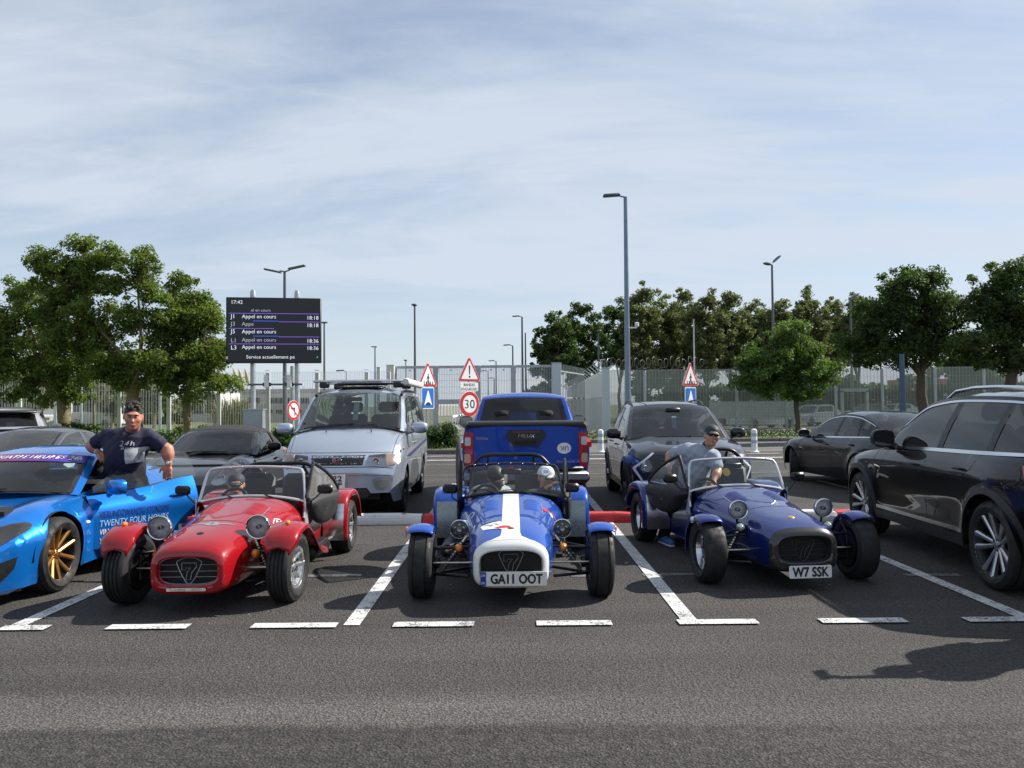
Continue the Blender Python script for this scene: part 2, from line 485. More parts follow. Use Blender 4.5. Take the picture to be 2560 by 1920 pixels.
# ---------------- laying shapes on a curved body
class Surf:
 def __init__(s, *meshes):
  V, F = [], []
  for me in meshes:
   k = len(V)
   V += [v.co.copy() for v in me.vertices]
   F += [[i + k for i in p.vertices] for p in me.polygons]
  s.bvh = BVHTree.FromPolygons(V, F)
 AX = {'F': (Vector((0, 1, 0)), lambda a, b: Vector((a, -9, b))),
   'B': (Vector((0, -1, 0)), lambda a, b: Vector((a, 12, b))),
   'L': (Vector((-1, 0, 0)), lambda a, b: Vector((6, a, b))),
   'R': (Vector((1, 0, 0)), lambda a, b: Vector((-6, a, b))),
   'T': (Vector((0, 0, -1)), lambda a, b: Vector((a, b, 6)))}
 def hit(s, ax, a, b, near=None):
  d, f = s.AX[ax]
  o = f(a, b)
  h = s.bvh.ray_cast(o, d)
  if h[0] is None:
   return None
  return h[0]
 def lay(s, name, poly, ax, mat, parent, off=0.004, thick=0.012, step=0.06, tris=None):
  """polygon in the projection plane -> a conforming thin solid on the body"""
  d, f = s.AX[ax]
  if tris is None:
   bm = bmesh.new()
   bm.faces.new([bm.verts.new((p[0], p[1], 0)) for p in poly])
   xs = [p[0] for p in poly]; ys = [p[1] for p in poly]
   for k, (lo, hi) in enumerate(((min(xs), max(xs)), (min(ys), max(ys)))):
    n = int((hi - lo) / step)
    for i in range(1, n + 1):
     c = lo + (hi - lo) * i / (n + 1)
     co = (c, 0, 0) if k == 0 else (0, c, 0)
     no = (1, 0, 0) if k == 0 else (0, 1, 0)
     bmesh.ops.bisect_plane(bm, geom=bm.verts[:] + bm.edges[:] + bm.faces[:], plane_co=co, plane_no=no)
   bmesh.ops.triangulate(bm, faces=[q for q in bm.faces if len(q.verts) > 4])
  else:
   bm = bmesh.new()
   vs = [bm.verts.new((v[0], v[1], 0)) for v in tris[0]]
   for q in tris[1]:
    try: bm.faces.new([vs[i] for i in q])
    except ValueError: pass
  P = {}
  depth = []
  for v in bm.verts:
   h = s.hit(ax, v.co.x, v.co.y)
   P[v] = h
   if h is not None: depth.append((h - f(v.co.x, v.co.y)).dot(d))
  dm = sorted(depth)[len(depth) // 2] if depth else 6.0
  for v in bm.verts:
   if P[v] is None:
    best = None
    q = f(v.co.x, v.co.y) + d * dm
    nr = s.bvh.find_nearest(q)
    o = f(v.co.x, v.co.y)
    P[v] = o + d * ((nr[0] - o).dot(d) if nr[0] is not None else dm)
  for v in bm.verts: v.co = P[v] - d * off
  if thick:
   r = bmesh.ops.extrude_face_region(bm, geom=bm.faces[:])
   for e in r['geom']:
    if isinstance(e, bmesh.types.BMVert): e.co += -d * 0.0
   nv = [e for e in r['geom'] if isinstance(e, bmesh.types.BMVert)]
   # originals go inwards
   news = set(nv)
   for v in bm.verts:
    if v not in news: v.co += d * thick
  bmesh.ops.recalc_face_normals(bm, faces=bm.faces)
  me = bpy.data.meshes.new(name); bm.to_mesh(me); bm.free()
  me.materials.append(mat)
  me.shade_smooth(); me.set_sharp_from_angle(angle=R(40))
  return link(name, me, parent)
 def seam(s, name, pts, ax, mat, parent, w=0.007, off=0.0012, closed=False, step=0.05):
  """thin dark gap or trim following a polyline drawn in the projection plane"""
  P = [Vector((p[0], p[1], 0)) for p in pts]
  if closed: P.append(P[0])
  Q = []
  for i in range(len(P) - 1):
   n = max(1, int((P[i + 1] - P[i]).length / step))
   Q += [P[i].lerp(P[i + 1], k / n) for k in range(n)]
  Q.append(P[-1])
  d, f = s.AX[ax]
  L, Rr = [], []
  for i, q in enumerate(Q):
   t = (Q[min(i + 1, len(Q) - 1)] - Q[max(i - 1, 0)]).normalized()
   nn = Vector((-t.y, t.x, 0)) * (w / 2)
   a = s.hit(ax, *(q + nn)[:2]); b = s.hit(ax, *(q - nn)[:2])
   if a is None or b is None: continue
   L.append(a - d * off); Rr.append(b - d * off)
  if len(L) < 2: return None
  mb = MB().grid([L, Rr])
  return mb.obj(name, mat, parent, smooth=0)
 def text(s, name, txt, ax, mat, parent, c, size, width=None, height=None, rot=0.0, off=0.004, flip=False, **kw):
  V, F = text_data(txt, size, **kw)
  xs = [v[0] for v in V]; ys = [v[1] for v in V]
  cx, cy = (min(xs) + max(xs)) / 2, (min(ys) + max(ys)) / 2
  fx = width / (max(xs) - min(xs)) if width else 1.0
  fy = height / (max(ys) - min(ys)) if height else 1.0
  ca, sa = math.cos(rot), math.sin(rot)
  VV = []
  for v in V:
   a, b = (v[0] - cx) * fx * (-1 if flip else 1), (v[1] - cy) * fy
   VV.append((c[0] + a * ca - b * sa, c[1] + a * sa + b * ca))
  return s.lay(name, None, ax, mat, parent, off=off, thick=0, tris=(VV, F))
# ================================================================== surfaces
def asphalt_mat(name, dark, light, stone=95.0, park=False):
 m = bpy.data.materials.new(name)
 n, l = nodes_of(m); b = n['Principled BSDF']
 def math_(op, a, c=None, clamp=False):
  q = n.new('ShaderNodeMath'); q.operation = op; q.use_clamp = clamp
  for i, v in enumerate((a, c)):
   if v is None: continue
   if isinstance(v, (int, float)): q.inputs[i].default_value = v
   else: l.new(v, q.inputs[i])
  return q.outputs[0]
 def rng_(v, a, c, d=0.0, e=1.0, smooth=True):
  q = n.new('ShaderNodeMapRange'); q.interpolation_type = 'SMOOTHSTEP' if smooth else 'LINEAR'
  for k, x in zip(('From Min', 'From Max', 'To Min', 'To Max'), (a, c, d, e)): q.inputs[k].default_value = x
  l.new(v, q.inputs['Value']); return q.outputs[0]
 def noise_(vec, sc, det=6, ro=.6):
  q = n.new('ShaderNodeTexNoise'); q.inputs['Scale'].default_value = sc; q.inputs['Detail'].default_value = det; q.inputs['Roughness'].default_value = ro
  l.new(vec, q.inputs['Vector']); return q.outputs['Fac']
 tc = n.new('ShaderNodeTexCoord'); ob = tc.outputs['Object']
 vo = n.new('ShaderNodeTexVoronoi'); vo.inputs['Scale'].default_value = stone
 l.new(ob, vo.inputs['Vector'])
 n1 = noise_(ob, stone * .6, 6, .75)
 mp = n.new('ShaderNodeMapping'); mp.inputs['Scale'].default_value = (0.35, 1.3, 1); l.new(ob, mp.inputs['Vector'])
 n2 = noise_(mp.outputs[0], .55, 7, .6)
 ramp = n.new('ShaderNodeValToRGB')
 ramp.color_ramp.elements[0].position = 0.30; ramp.color_ramp.elements[0].color = (*dark, 1)
 ramp.color_ramp.elements[1].position = 0.74; ramp.color_ramp.elements[1].color = (*light, 1)
 l.new(n1, ramp.inputs['Fac'])
 sx = n.new('ShaderNodeSeparateColor'); l.new(vo.outputs['Color'], sx.inputs[0])
 m1 = n.new('ShaderNodeMix'); m1.data_type = 'RGBA'; m1.inputs['B'].default_value = (0.19, 0.172, 0.155, 1)
 l.new(rng_(sx.outputs[0], .80, 1.0, 0, .26, False), m1.inputs['Factor']); l.new(ramp.outputs[0], m1.inputs['A'])
 tone = rng_(n2, .3, .7, .80, 1.22)
 # dark gaps between the stones
 tone = math_('MULTIPLY', tone, rng_(vo.outputs['Distance'], .25, .62, 1.08, .62))
 if park:
  sp = n.new('ShaderNodeSeparateXYZ'); l.new(ob, sp.inputs[0]); X, Y = sp.outputs[0], sp.outputs[1]
  mid = noise_(ob, 1.3, 5, .6); fine = noise_(ob, 9, 5, .7)
  yj = math_('ADD', Y, math_('ADD', math_('MULTIPLY', math_('SUBTRACT', mid, .5), .22), math_('MULTIPLY', math_('SUBTRACT', fine, .5), .12)))
  coarse = rng_(yj, 3.97, 4.06, 1, 0)                      # older, rougher laying in the foreground
  near = rng_(yj, 4.0, 4.10); far = rng_(yj, 4.30, 4.62, 1, 0)
  fadex = rng_(X, -1.5, 2.5, 1, .12)
  worn = math_('MULTIPLY', math_('MULTIPLY', near, far), fadex)
  bign = noise_(ob, 14, 6, .8)
  cn = rng_(bign, .3, .7, .45, 1.10)
  mixc = n.new('ShaderNodeMix'); mixc.data_type = 'FLOAT'
  l.new(coarse, mixc.inputs['Factor']); mixc.inputs['A'].default_value = 1.0; l.new(cn, mixc.inputs['B'])
  tone = math_('MULTIPLY', tone, mixc.outputs[0])
  tone = math_('MULTIPLY', tone, math_('ADD', 1.0, math_('MULTIPLY', worn, .75)))
  # oil and tyre-darkened ground inside the bays
  oil = noise_(ob, 2.1, 6, .65)
  bay = rng_(Y, 6.2, 7.4)
  tone = math_('MULTIPLY', tone, math_('SUBTRACT', 1.0, math_('MULTIPLY', math_('MULTIPLY', rng_(oil, .55, .72), bay), .38)))
  # faint turning tracks across the aisle
  mp2 = n.new('ShaderNodeMapping'); mp2.inputs['Scale'].default_value = (.12, 2.2, 1); mp2.inputs['Rotation'].default_value = (0, 0, R(4)); l.new(ob, mp2.inputs['Vector'])
  trk = noise_(mp2.outputs[0], 1.6, 3, .5)
  tone = math_('MULTIPLY', tone, rng_(trk, .38, .66, .94, 1.05))
 sc = n.new('ShaderNodeVectorMath'); sc.operation = 'SCALE'
 l.new(m1.outputs['Result'], sc.inputs[0]); l.new(tone, sc.inputs['Scale'])
 l.new(sc.outputs[0], b.inputs['Base Color'])
 b.inputs['Roughness'].default_value = 0.85
 b.inputs['Specular IOR Level'].default_value = 0.3
 ad = math_('SUBTRACT', n1, vo.outputs['Distance'])
 bp = n.new('ShaderNodeBump'); bp.inputs['Strength'].default_value = 0.9; bp.inputs['Distance'].default_value = 0.010
 l.new(ad, bp.inputs['Height']); l.new(bp.outputs[0], b.inputs['Normal'])
 MATS[name] = m
 return m
def worn_white(name, col=(0.60, 0.60, 0.585), under=(0.07, 0.068, 0.066), keep=0.40):
 m = bpy.data.materials.new(name)
 n, l = nodes_of(m); b = n['Principled BSDF']
 tc = n.new('ShaderNodeTexCoord')
 nz = n.new('ShaderNodeTexNoise'); nz.inputs['Scale'].default_value = 55; nz.inputs['Detail'].default_value = 6; nz.inputs['Roughness'].default_value = 0.8
 l.new(tc.outputs['Object'], nz.inputs['Vector'])
 n3 = n.new('ShaderNodeTexNoise'); n3.inputs['Scale'].default_value = 5; n3.inputs['Detail'].default_value = 4
 l.new(tc.outputs['Object'], n3.inputs['Vector'])
 av = n.new('ShaderNodeMath'); av.operation = 'MULTIPLY_ADD'; av.inputs[1].default_value = 0.35
 l.new(n3.outputs['Fac'], av.inputs[0]); l.new(nz.outputs['Fac'], av.inputs[2])
 mr = n.new('ShaderNodeMapRange'); mr.inputs['From Min'].default_value = keep + 0.14; mr.inputs['From Max'].default_value = keep + 0.22
 l.new(av.outputs[0], mr.inputs['Value'])
 mx = n.new('ShaderNodeMix'); mx.data_type = 'RGBA'; mx.inputs['A'].default_value = (*under, 1); mx.inputs['B'].default_value = (*col, 1)
 l.new(mr.outputs[0], mx.inputs['Factor']); l.new(mx.outputs['Result'], b.inputs['Base Color'])
 b.inputs['Roughness'].default_value = 0.7
 bp = n.new('ShaderNodeBump'); bp.inputs['Strength'].default_value = 0.5; bp.inputs['Distance'].default_value = 0.006
 l.new(nz.outputs['Fac'], bp.inputs['Height']); l.new(bp.outputs[0], b.inputs['Normal'])
 MATS[name] = m
 return m
ASPH = asphalt_mat('asphalt', (0.020, 0.019, 0.0188), (0.140, 0.129, 0.121), stone=72.0, park=True)
ROADGREY = asphalt_mat('road_grey', (0.11, 0.108, 0.10), (0.2, 0.195, 0.185), stone=60.0)
WHITE_LINE = worn_white('line_white', keep=0.445)
WHITE_OLD = worn_white('line_white_old', (0.5, 0.5, 0.49), keep=0.46)
LINE_GHOST = worn_white('line_ghost', (0.26, 0.27, 0.29), keep=0.52)
def grass_mat(name, a, b_, c):
 m = bpy.data.materials.new(name)
 n, l = nodes_of(m); b = n['Principled BSDF']
 tc = n.new('ShaderNodeTexCoord')
 nz = n.new('ShaderNodeTexNoise'); nz.inputs['Scale'].default_value = 1.1; nz.inputs['Detail'].default_value = 9; nz.inputs['Roughness'].default_value = 0.75
 l.new(tc.outputs['Object'], nz.inputs['Vector'])
 r = n.new('ShaderNodeValToRGB')
 r.color_ramp.elements[0].position = 0.3; r.color_ramp.elements[0].color = (*a, 1)
 r.color_ramp.elements[1].position = 0.75; r.color_ramp.elements[1].color = (*c, 1)
 e = r.color_ramp.elements.new(0.5); e.color = (*b_, 1)
 l.new(nz.outputs['Fac'], r.inputs['Fac']); l.new(r.outputs[0], b.inputs['Base Color'])
 b.inputs['Roughness'].default_value = 0.9
 MATS[name] = m
 return m
GRASS = grass_mat('grass_ground', (0.045, 0.075, 0.018), (0.085, 0.12, 0.03), (0.16, 0.17, 0.06))
FIELD = grass_mat('field_ground', (0.06, 0.075, 0.03), (0.10, 0.105, 0.05), (0.15, 0.14, 0.085))
CONC = pbr('concrete', (0.42, 0.41, 0.39), 0.85, noise=0.25, nscale=9, bump=0.2)
KERB = pbr('kerb_stone', (0.13, 0.125, 0.12), 0.9, noise=0.3, nscale=6, bump=0.3)
GALV = pbr('galvanised', (0.44, 0.47, 0.50), 0.42, 0.55, noise=0.15, nscale=5)
GALV_D = pbr('lamp_grey', (0.10, 0.115, 0.135), 0.45, 0.3, noise=0.1)
GALV_B = pbr('lamp_blue_grey', (0.17, 0.23, 0.31), 0.38, 0.3, noise=0.12, nscale=4)
FENCE_W = pbr('fence_cream', (0.60, 0.61, 0.57), 0.55, 0.0, noise=0.1, nscale=3)
FENCE_G = pbr('fence_grey', (0.40, 0.43, 0.45), 0.5, 0.2, noise=0.12, nscale=3)
BLACKP = pbr('black_plastic', (0.012, 0.012, 0.013), 0.42, noise=0.2, nscale=20)
DARK = pbr('dark_void', (0.006, 0.006, 0.007), 0.7)
RUBBER = pbr('rubber', (0.011, 0.011, 0.0115), 0.72, noise=0.35, nscale=18, bump=0.15, bscale=220)
CHROME = pbr('chrome', (0.82, 0.83, 0.85), 0.08, 1.0)
ALU = pbr('aluminium', (0.62, 0.63, 0.65), 0.28, 1.0, noise=0.2, nscale=12)
WHITEP = pbr('white_plastic', (0.74, 0.74, 0.73), 0.5, noise=0.06)
PLATE_W = pbr('plate_white', (0.72, 0.72, 0.70), 0.45, noise=0.08, nscale=25)
PLATE_Y = pbr('plate_yellow', (0.75, 0.42, 0.03), 0.45)
INK = pbr('ink_black', (0.012, 0.012, 0.014), 0.5)
SIGN_W = pbr('sign_white', (0.76, 0.77, 0.78), 0.4)
SIGN_R = pbr('sign_red', (0.52, 0.016, 0.022), 0.4)
SIGN_B = pbr('sign_blue', (0.012, 0.13, 0.48), 0.4)
AMBER = pbr('amber_lens', (0.75, 0.20, 0.008), 0.12, 0, 1.0)
REDLENS = pbr('red_lens', (0.36, 0.008, 0.012), 0.12, 0, 1.0)

def sheet(name, x0, x1, y0, y1, z, mat, nx=1, ny=1):
 rows = [[(x0 + (x1 - x0) * i / nx, y0 + (y1 - y0) * j / ny, z) for i in range(nx + 1)] for j in range(ny + 1)]
 return MB().grid(rows).obj(name, mat, None, smooth=0)
structure(sheet('ground', -2500, 2500, -60, 4000, -0.06, FIELD))
structure(sheet('car_park_asphalt', -60, 60, -40, 26.6, 0.0, ASPH))
structure(sheet('access_road', -60, 60, 26.6, 60, -0.012, ROADGREY))
# painted markings -------------------------------------------------------
LX = [gnd(40, 1575).x, gnd(878, 1566).x, gnd(1742, 1557).x]
_sp = (LX[2] - LX[0]) / 2
LXS = [LX[1] + k * _sp for k in range(-4, 5)]
Y0 = (gnd(878, 1566).y + gnd(1742, 1557).y) / 2
YSTOP, YEND = 10.95, 16.4
lm = {}
for i, x in enumerate(LXS):
 o = MB().grid([[(x - 0.06, Y0, 0.008), (x + 0.06, Y0, 0.008)], [(x - 0.06, YEND, 0.008), (x + 0.06, YEND, 0.008)]]).obj('bay_line', WHITE_LINE, None, 0)
 structure(o)
DASH_PX = [(0, 100), (233, 405), (545, 727), (850, 1024), (1159, 1322), (1464, 1637), (1770, 1957), (2082, 2212), (-320, -200), (2390, 2560)]
for a, b in DASH_PX:
 f = 2560 / 2212
 yy = 1574 - 24 * (a * f) / 2450
 xa, xb = gnd(a * f, yy).x, gnd(b * f, yy).x
 structure(MB().grid([[(xa, Y0 - 0.065, 0.012), (xb, Y0 - 0.065, 0.012)], [(xa, Y0 + 0.06, 0.012), (xb, Y0 + 0.06, 0.012)]]).obj('dash_mark', WHITE_LINE, None, 0))
for y, w, mt in ((18.4, 0.12, LINE_GHOST), (21.6, 0.15, LINE_GHOST), (23.5, 0.26, WHITE_LINE), (25.4, 0.16, WHITE_LINE)):
 structure(sheet('aisle_line', -40, 40, y - w / 2, y + w / 2, 0.008, mt))
# faded short marks on the bays
for (px, py, L) in ((830, 1440, 0.55), (1480, 1440, 0.4), (2330, 1438, 0.5), (1700, 1437, 0.7)):
 p = gnd(px, py)
 structure(MB().grid([[(p.x - L / 2, p.y - 0.05, 0.005), (p.x + L / 2, p.y - 0.05, 0.005)], [(p.x - L / 2, p.y + 0.05, 0.005), (p.x + L / 2, p.y + 0.05, 0.005)]]).obj('faded_mark', LINE_GHOST, None, 0))
# specks of litter, stones and dead leaves
pb = MB()
for k in range(260):
 x, y = random.uniform(-6, 6), random.uniform(3.4, 16)
 r = random.uniform(0.003, 0.008)
 a = random.uniform(0, 3)
 pb.add([(x + r * math.cos(a), y + r * math.sin(a), 0.006), (x - r * math.sin(a), y + r * math.cos(a) * .7, 0.006), (x - r * math.cos(a), y - r * math.sin(a), 0.006), (x, y, 0.006 + r)],
   [(0, 1, 3), (1, 2, 3), (2, 0, 3)])
tag(pb.obj('loose_chippings', pbr('chip', (0.4, 0.37, 0.33), 0.9), None, 0), 'pale loose stone chippings scattered over the asphalt', 'chippings', kind='stuff')

# ------------------------------------------------------------------ wheel stops
STOP_W = worn_white('stop_white', (0.70, 0.70, 0.67), (0.11, 0.105, 0.095), keep=0.36)
STOP_R = worn_white('stop_red', (0.46, 0.025, 0.025), (0.12, 0.03, 0.028), keep=0.30)
def wheel_stop(x0, x1, mat, label):
 y0, h, w = YSTOP - 0.1, 0.125, 0.28
 prof = [(0, 0), (0.0, 0.07), (0.035, h), (w - 0.035, h), (w, 0.07), (w, 0)]
 n = 8
 rows = []
 for k in range(n + 1):
  x = x0 + (x1 - x0) * k / n
  e = 0.012 if k in (0, n) else 0
  rows.append([(x, y0 + p[0] + random.uniform(-.003, .003), max(0, p[1] - e) + (random.uniform(-.003, .003) if p[1] > 0 else 0)) for p in prof])
 mb = MB().grid(rows)
 for rr in (rows[0], rows[-1]): mb.add(rr, [tuple(range(6))])
 t = mb.obj('wheel_stop', mat, None, 35)
 for xx in (x0 + .25, x1 - .25):
  MB().lathe([(0.03, 0), (0.03, .006), (.012, .008), (0.001, .008)], 10, 'z', (xx, y0 + w / 2, h)).obj('bolt_head', KERB, t)
 tag(t, label, 'wheel stop', 'concrete wheel stops between the two rows')
sx = [LX[1] - 2.62, LX[1] - 0.03, LX[1] + 1.40, LX[1] + 2.85, LX[1] + 4.2, LX[1] + 5.6, LX[1] + 7.0]
wheel_stop(sx[0] - 2.6, sx[0] - .04, STOP_R, 'red concrete wheel stop behind the bright blue coupe')
wheel_stop(sx[0], sx[1] - .03, STOP_W, 'long worn white wheel stop under the nose of the silver van')
wheel_stop(sx[1], sx[2] - .03, STOP_R, 'red wheel stop left of the white-striped roadster, abutting the white one')
wheel_stop(sx[2], sx[3] - .03, STOP_R, 'red wheel stop right of the white-striped roadster')
wheel_stop(sx[3], sx[4] - .03, STOP_W, 'white wheel stop hidden behind the dark blue roadster')
wheel_stop(sx[4], sx[5] - .03, STOP_W, 'white wheel stop between the dark blue roadster and the black SUV')
wheel_stop(sx[5], sx[6] - .03, STOP_R, 'red wheel stop in front of the black SUV')

# ------------------------------------------------------------------ verges
def verge(name, x0, x1, y0, y1, seed, flowers):
 rnd = random.Random(seed)
 z = 0.13
 mb = MB()
 nx, ny = int((x1 - x0) / 1.2) + 2, 8
 mb.grid([[(x0 + (x1 - x0) * i / nx, y0 + 0.16 + (y1 - y0 - 0.16) * j / ny, z - 0.02 + (0.05 * math.sin(i * .9 + j) * (1 if j else 0))) for i in range(nx + 1)] for j in range(ny + 1)])
 structure(mb.obj(name, GRASS, None, 60))
 ke = MB()
 x = x0
 while x < x1 - 0.01:
  e = min(x + 1.0, x1)
  ke.box(((x + e) / 2, y0 + 0.08, 0.06), (e - x - 0.012, 0.15, 0.15), bev=0.02)
  x = e
 structure(ke.obj('kerb', KERB, None, 30))
 V, F, M = [], [], []
 for k in range(int((x1 - x0) * (y1 - y0) * 60)):
  x, y = rnd.uniform(x0, x1), rnd.uniform(y0 + 0.15, y1)
  h = rnd.uniform(0.06, 0.19); a = rnd.uniform(0, 6.28); w = 0.02
  i = len(V)
  lx, ly = rnd.uniform(-.06, .06), rnd.uniform(-.06, .06)
  V += [(x - w * math.cos(a), y - w * math.sin(a), z - .03), (x + w * math.cos(a), y + w * math.sin(a), z - .03), (x + lx, y + ly, z + h)]
  F.append((i, i + 1, i + 2)); M.append(0)
  if rnd.random() < flowers:
   i = len(V)
   r = 0.03
   V += [(x + lx - r, y + ly, z + h), (x + lx, y + ly - r, z + h + .01), (x + lx + r, y + ly, z + h), (x + lx, y + ly + r, z + h + .03)]
   F.append((i, i + 1, i + 2, i + 3)); M.append(1)
 mb = MB(); mb.v, mb.f, mb.m = V, F, M
 me = bpy.data.meshes.new('grass_blades'); me.from_pydata(V, [], F)
 me.materials.append(GRASS_BL); me.materials.append(FLOWER)
 me.polygons.foreach_set('material_index', M)
 return link('grass_blades', me)
GRASS_BL = pbr('grass_blade', (0.10, 0.15, 0.035), 0.7, noise=0.4, nscale=2)
FLOWER = pbr('clover_flower', (0.62, 0.60, 0.42), 0.8)
tag(verge('grass_verge', -60, -0.62, 26.8, 31.5, 3, 0.01), 'rough grass growing on the verge left of the blue pickup', 'grass', kind='stuff')
tag(verge('grass_verge', 3.2, 60, 33.6, 41.5, 4, 0.10), 'clover-flecked grass on the verge along the right fence', 'grass', kind='stuff')
structure(sheet('lawn', -60, -12.5, 31.5, 70, -0.004, GRASS))

# ------------------------------------------------------------------ trees and shrubs
def leaf_mat(name, col, trans, var=0.45):
 m = bpy.data.materials.new(name)
 n, l = nodes_of(m); b = n['Principled BSDF']
 geo_ = n.new('ShaderNodeNewGeometry')
 hs = n.new('ShaderNodeMapRange'); hs.inputs['To Min'].default_value = 1 - var; hs.inputs['To Max'].default_value = 1 + var
 tc_ = n.new('ShaderNodeTexCoord'); nz_ = n.new('ShaderNodeTexNoise'); nz_.inputs['Scale'].default_value = .9; nz_.inputs['Detail'].default_value = 3
 l.new(tc_.outputs['Object'], nz_.inputs['Vector'])
 av_ = n.new('ShaderNodeMath'); av_.operation = 'MULTIPLY_ADD'; av_.inputs[1].default_value = .45
 cl_ = n.new('ShaderNodeMapRange'); cl_.inputs['From Min'].default_value = .3; cl_.inputs['From Max'].default_value = .7; cl_.inputs['To Max'].default_value = .55
 l.new(nz_.outputs['Fac'], cl_.inputs['Value']); l.new(geo_.outputs['Random Per Island'], av_.inputs[0]); l.new(cl_.outputs[0], av_.inputs[2])
 l.new(av_.outputs[0], hs.inputs['Value'])
 sc = n.new('ShaderNodeVectorMath'); sc.operation = 'SCALE'; sc.inputs[0].default_value = col
 l.new(hs.outputs[0], sc.inputs['Scale'])
 l.new(sc.outputs[0], b.inputs['Base Color'])
 b.inputs['Roughness'].default_value = 0.6
 b.inputs['Specular IOR Level'].default_value = 0.2
 tl = n.new('ShaderNodeBsdfTranslucent')
 s2 = n.new('ShaderNodeVectorMath'); s2.operation = 'MULTIPLY'; s2.inputs[1].default_value = trans
 l.new(sc.outputs[0], s2.inputs[0]); l.new(s2.outputs[0], tl.inputs[0])
 mx = n.new('ShaderNodeMixShader'); mx.inputs[0].default_value = 0.38
 l.new(b.outputs[0], mx.inputs[1]); l.new(tl.outputs[0], mx.inputs[2])
 l.new(mx.outputs[0], n['Material Output'].inputs[0])
 MATS[name] = m
 return m
LEAF_A = leaf_mat('leaf_ash', (0.105, 0.150, 0.036), (1.9, 1.9, 0.7), .6)
LEAF_B = leaf_mat('leaf_maple', (0.078, 0.128, 0.036), (1.7, 1.8, 0.8), .6)
LEAF_D = leaf_mat('leaf_dark', (0.054, 0.086, 0.028), (1.6, 1.7, 0.8), .6)
LEAF_P = leaf_mat('leaf_poplar', (0.115, 0.135, 0.058), (1.5, 1.6, 0.9), .6)
LEAF_S = leaf_mat('leaf_shrub', (0.045, 0.085, 0.025), (1.6, 1.7, 0.7))
BARK = pbr('bark', (0.085, 0.065, 0.045), 0.9, noise=0.4, nscale=12, bump=0.6, bscale=25)
BARK_L = pbr('bark_lichen', (0.15, 0.12, 0.055), 0.9, noise=0.45, nscale=7, bump=0.6, bscale=25)
def leaves_mesh(name, C, rad, n, size, rng, mat, up=0.35, flat=0.75):
 """n leaf quads spread round clump centres"""
 C = np.asarray(C, float); rad = np.asarray(rad, float)
 w = rad ** 2; w = w / w.sum()
 idx = rng.choice(len(C), n, p=w)
 d = rng.normal(size=(n, 3)); d /= np.linalg.norm(d, axis=1, keepdims=True)
 r = rng.random(n) ** 0.55
 P = C[idx] + d * (r * rad[idx])[:, None] * np.array([1, 1, flat])
 nrm = d * 0.55 + rng.normal(size=(n, 3)) * 0.6; nrm[:, 2] += up
 nrm /= np.linalg.norm(nrm, axis=1, keepdims=True)
 t = np.cross(nrm, rng.normal(size=(n, 3))); t /= np.linalg.norm(t, axis=1, keepdims=True)
 b = np.cross(nrm, t)
 s = size * rng.uniform(0.6, 1.35, n)
 V = np.empty((n, 4, 3))
 V[:, 0] = P - t * s[:, None]
 V[:, 1] = P - b * (s * 0.48)[:, None] + nrm * (s * .12)[:, None]
 V[:, 2] = P + t * s[:, None]
 V[:, 3] = P + b * (s * 0.48)[:, None] + nrm * (s * .12)[:, None]
 me = bpy.data.meshes.new(name)
 me.vertices.add(n * 4); me.vertices.foreach_set('co', V.ravel())
 me.loops.add(n * 4); me.loops.foreach_set('vertex_index', np.arange(n * 4, dtype=np.int32))
 me.polygons.add(n); me.polygons.foreach_set('loop_start', np.arange(0, n * 4, 4, dtype=np.int32))
 me.polygons.foreach_set('loop_total', np.full(n, 4, dtype=np.int32))
 me.materials.append(mat)
 me.update(calc_edges=True); me.validate()
 return me
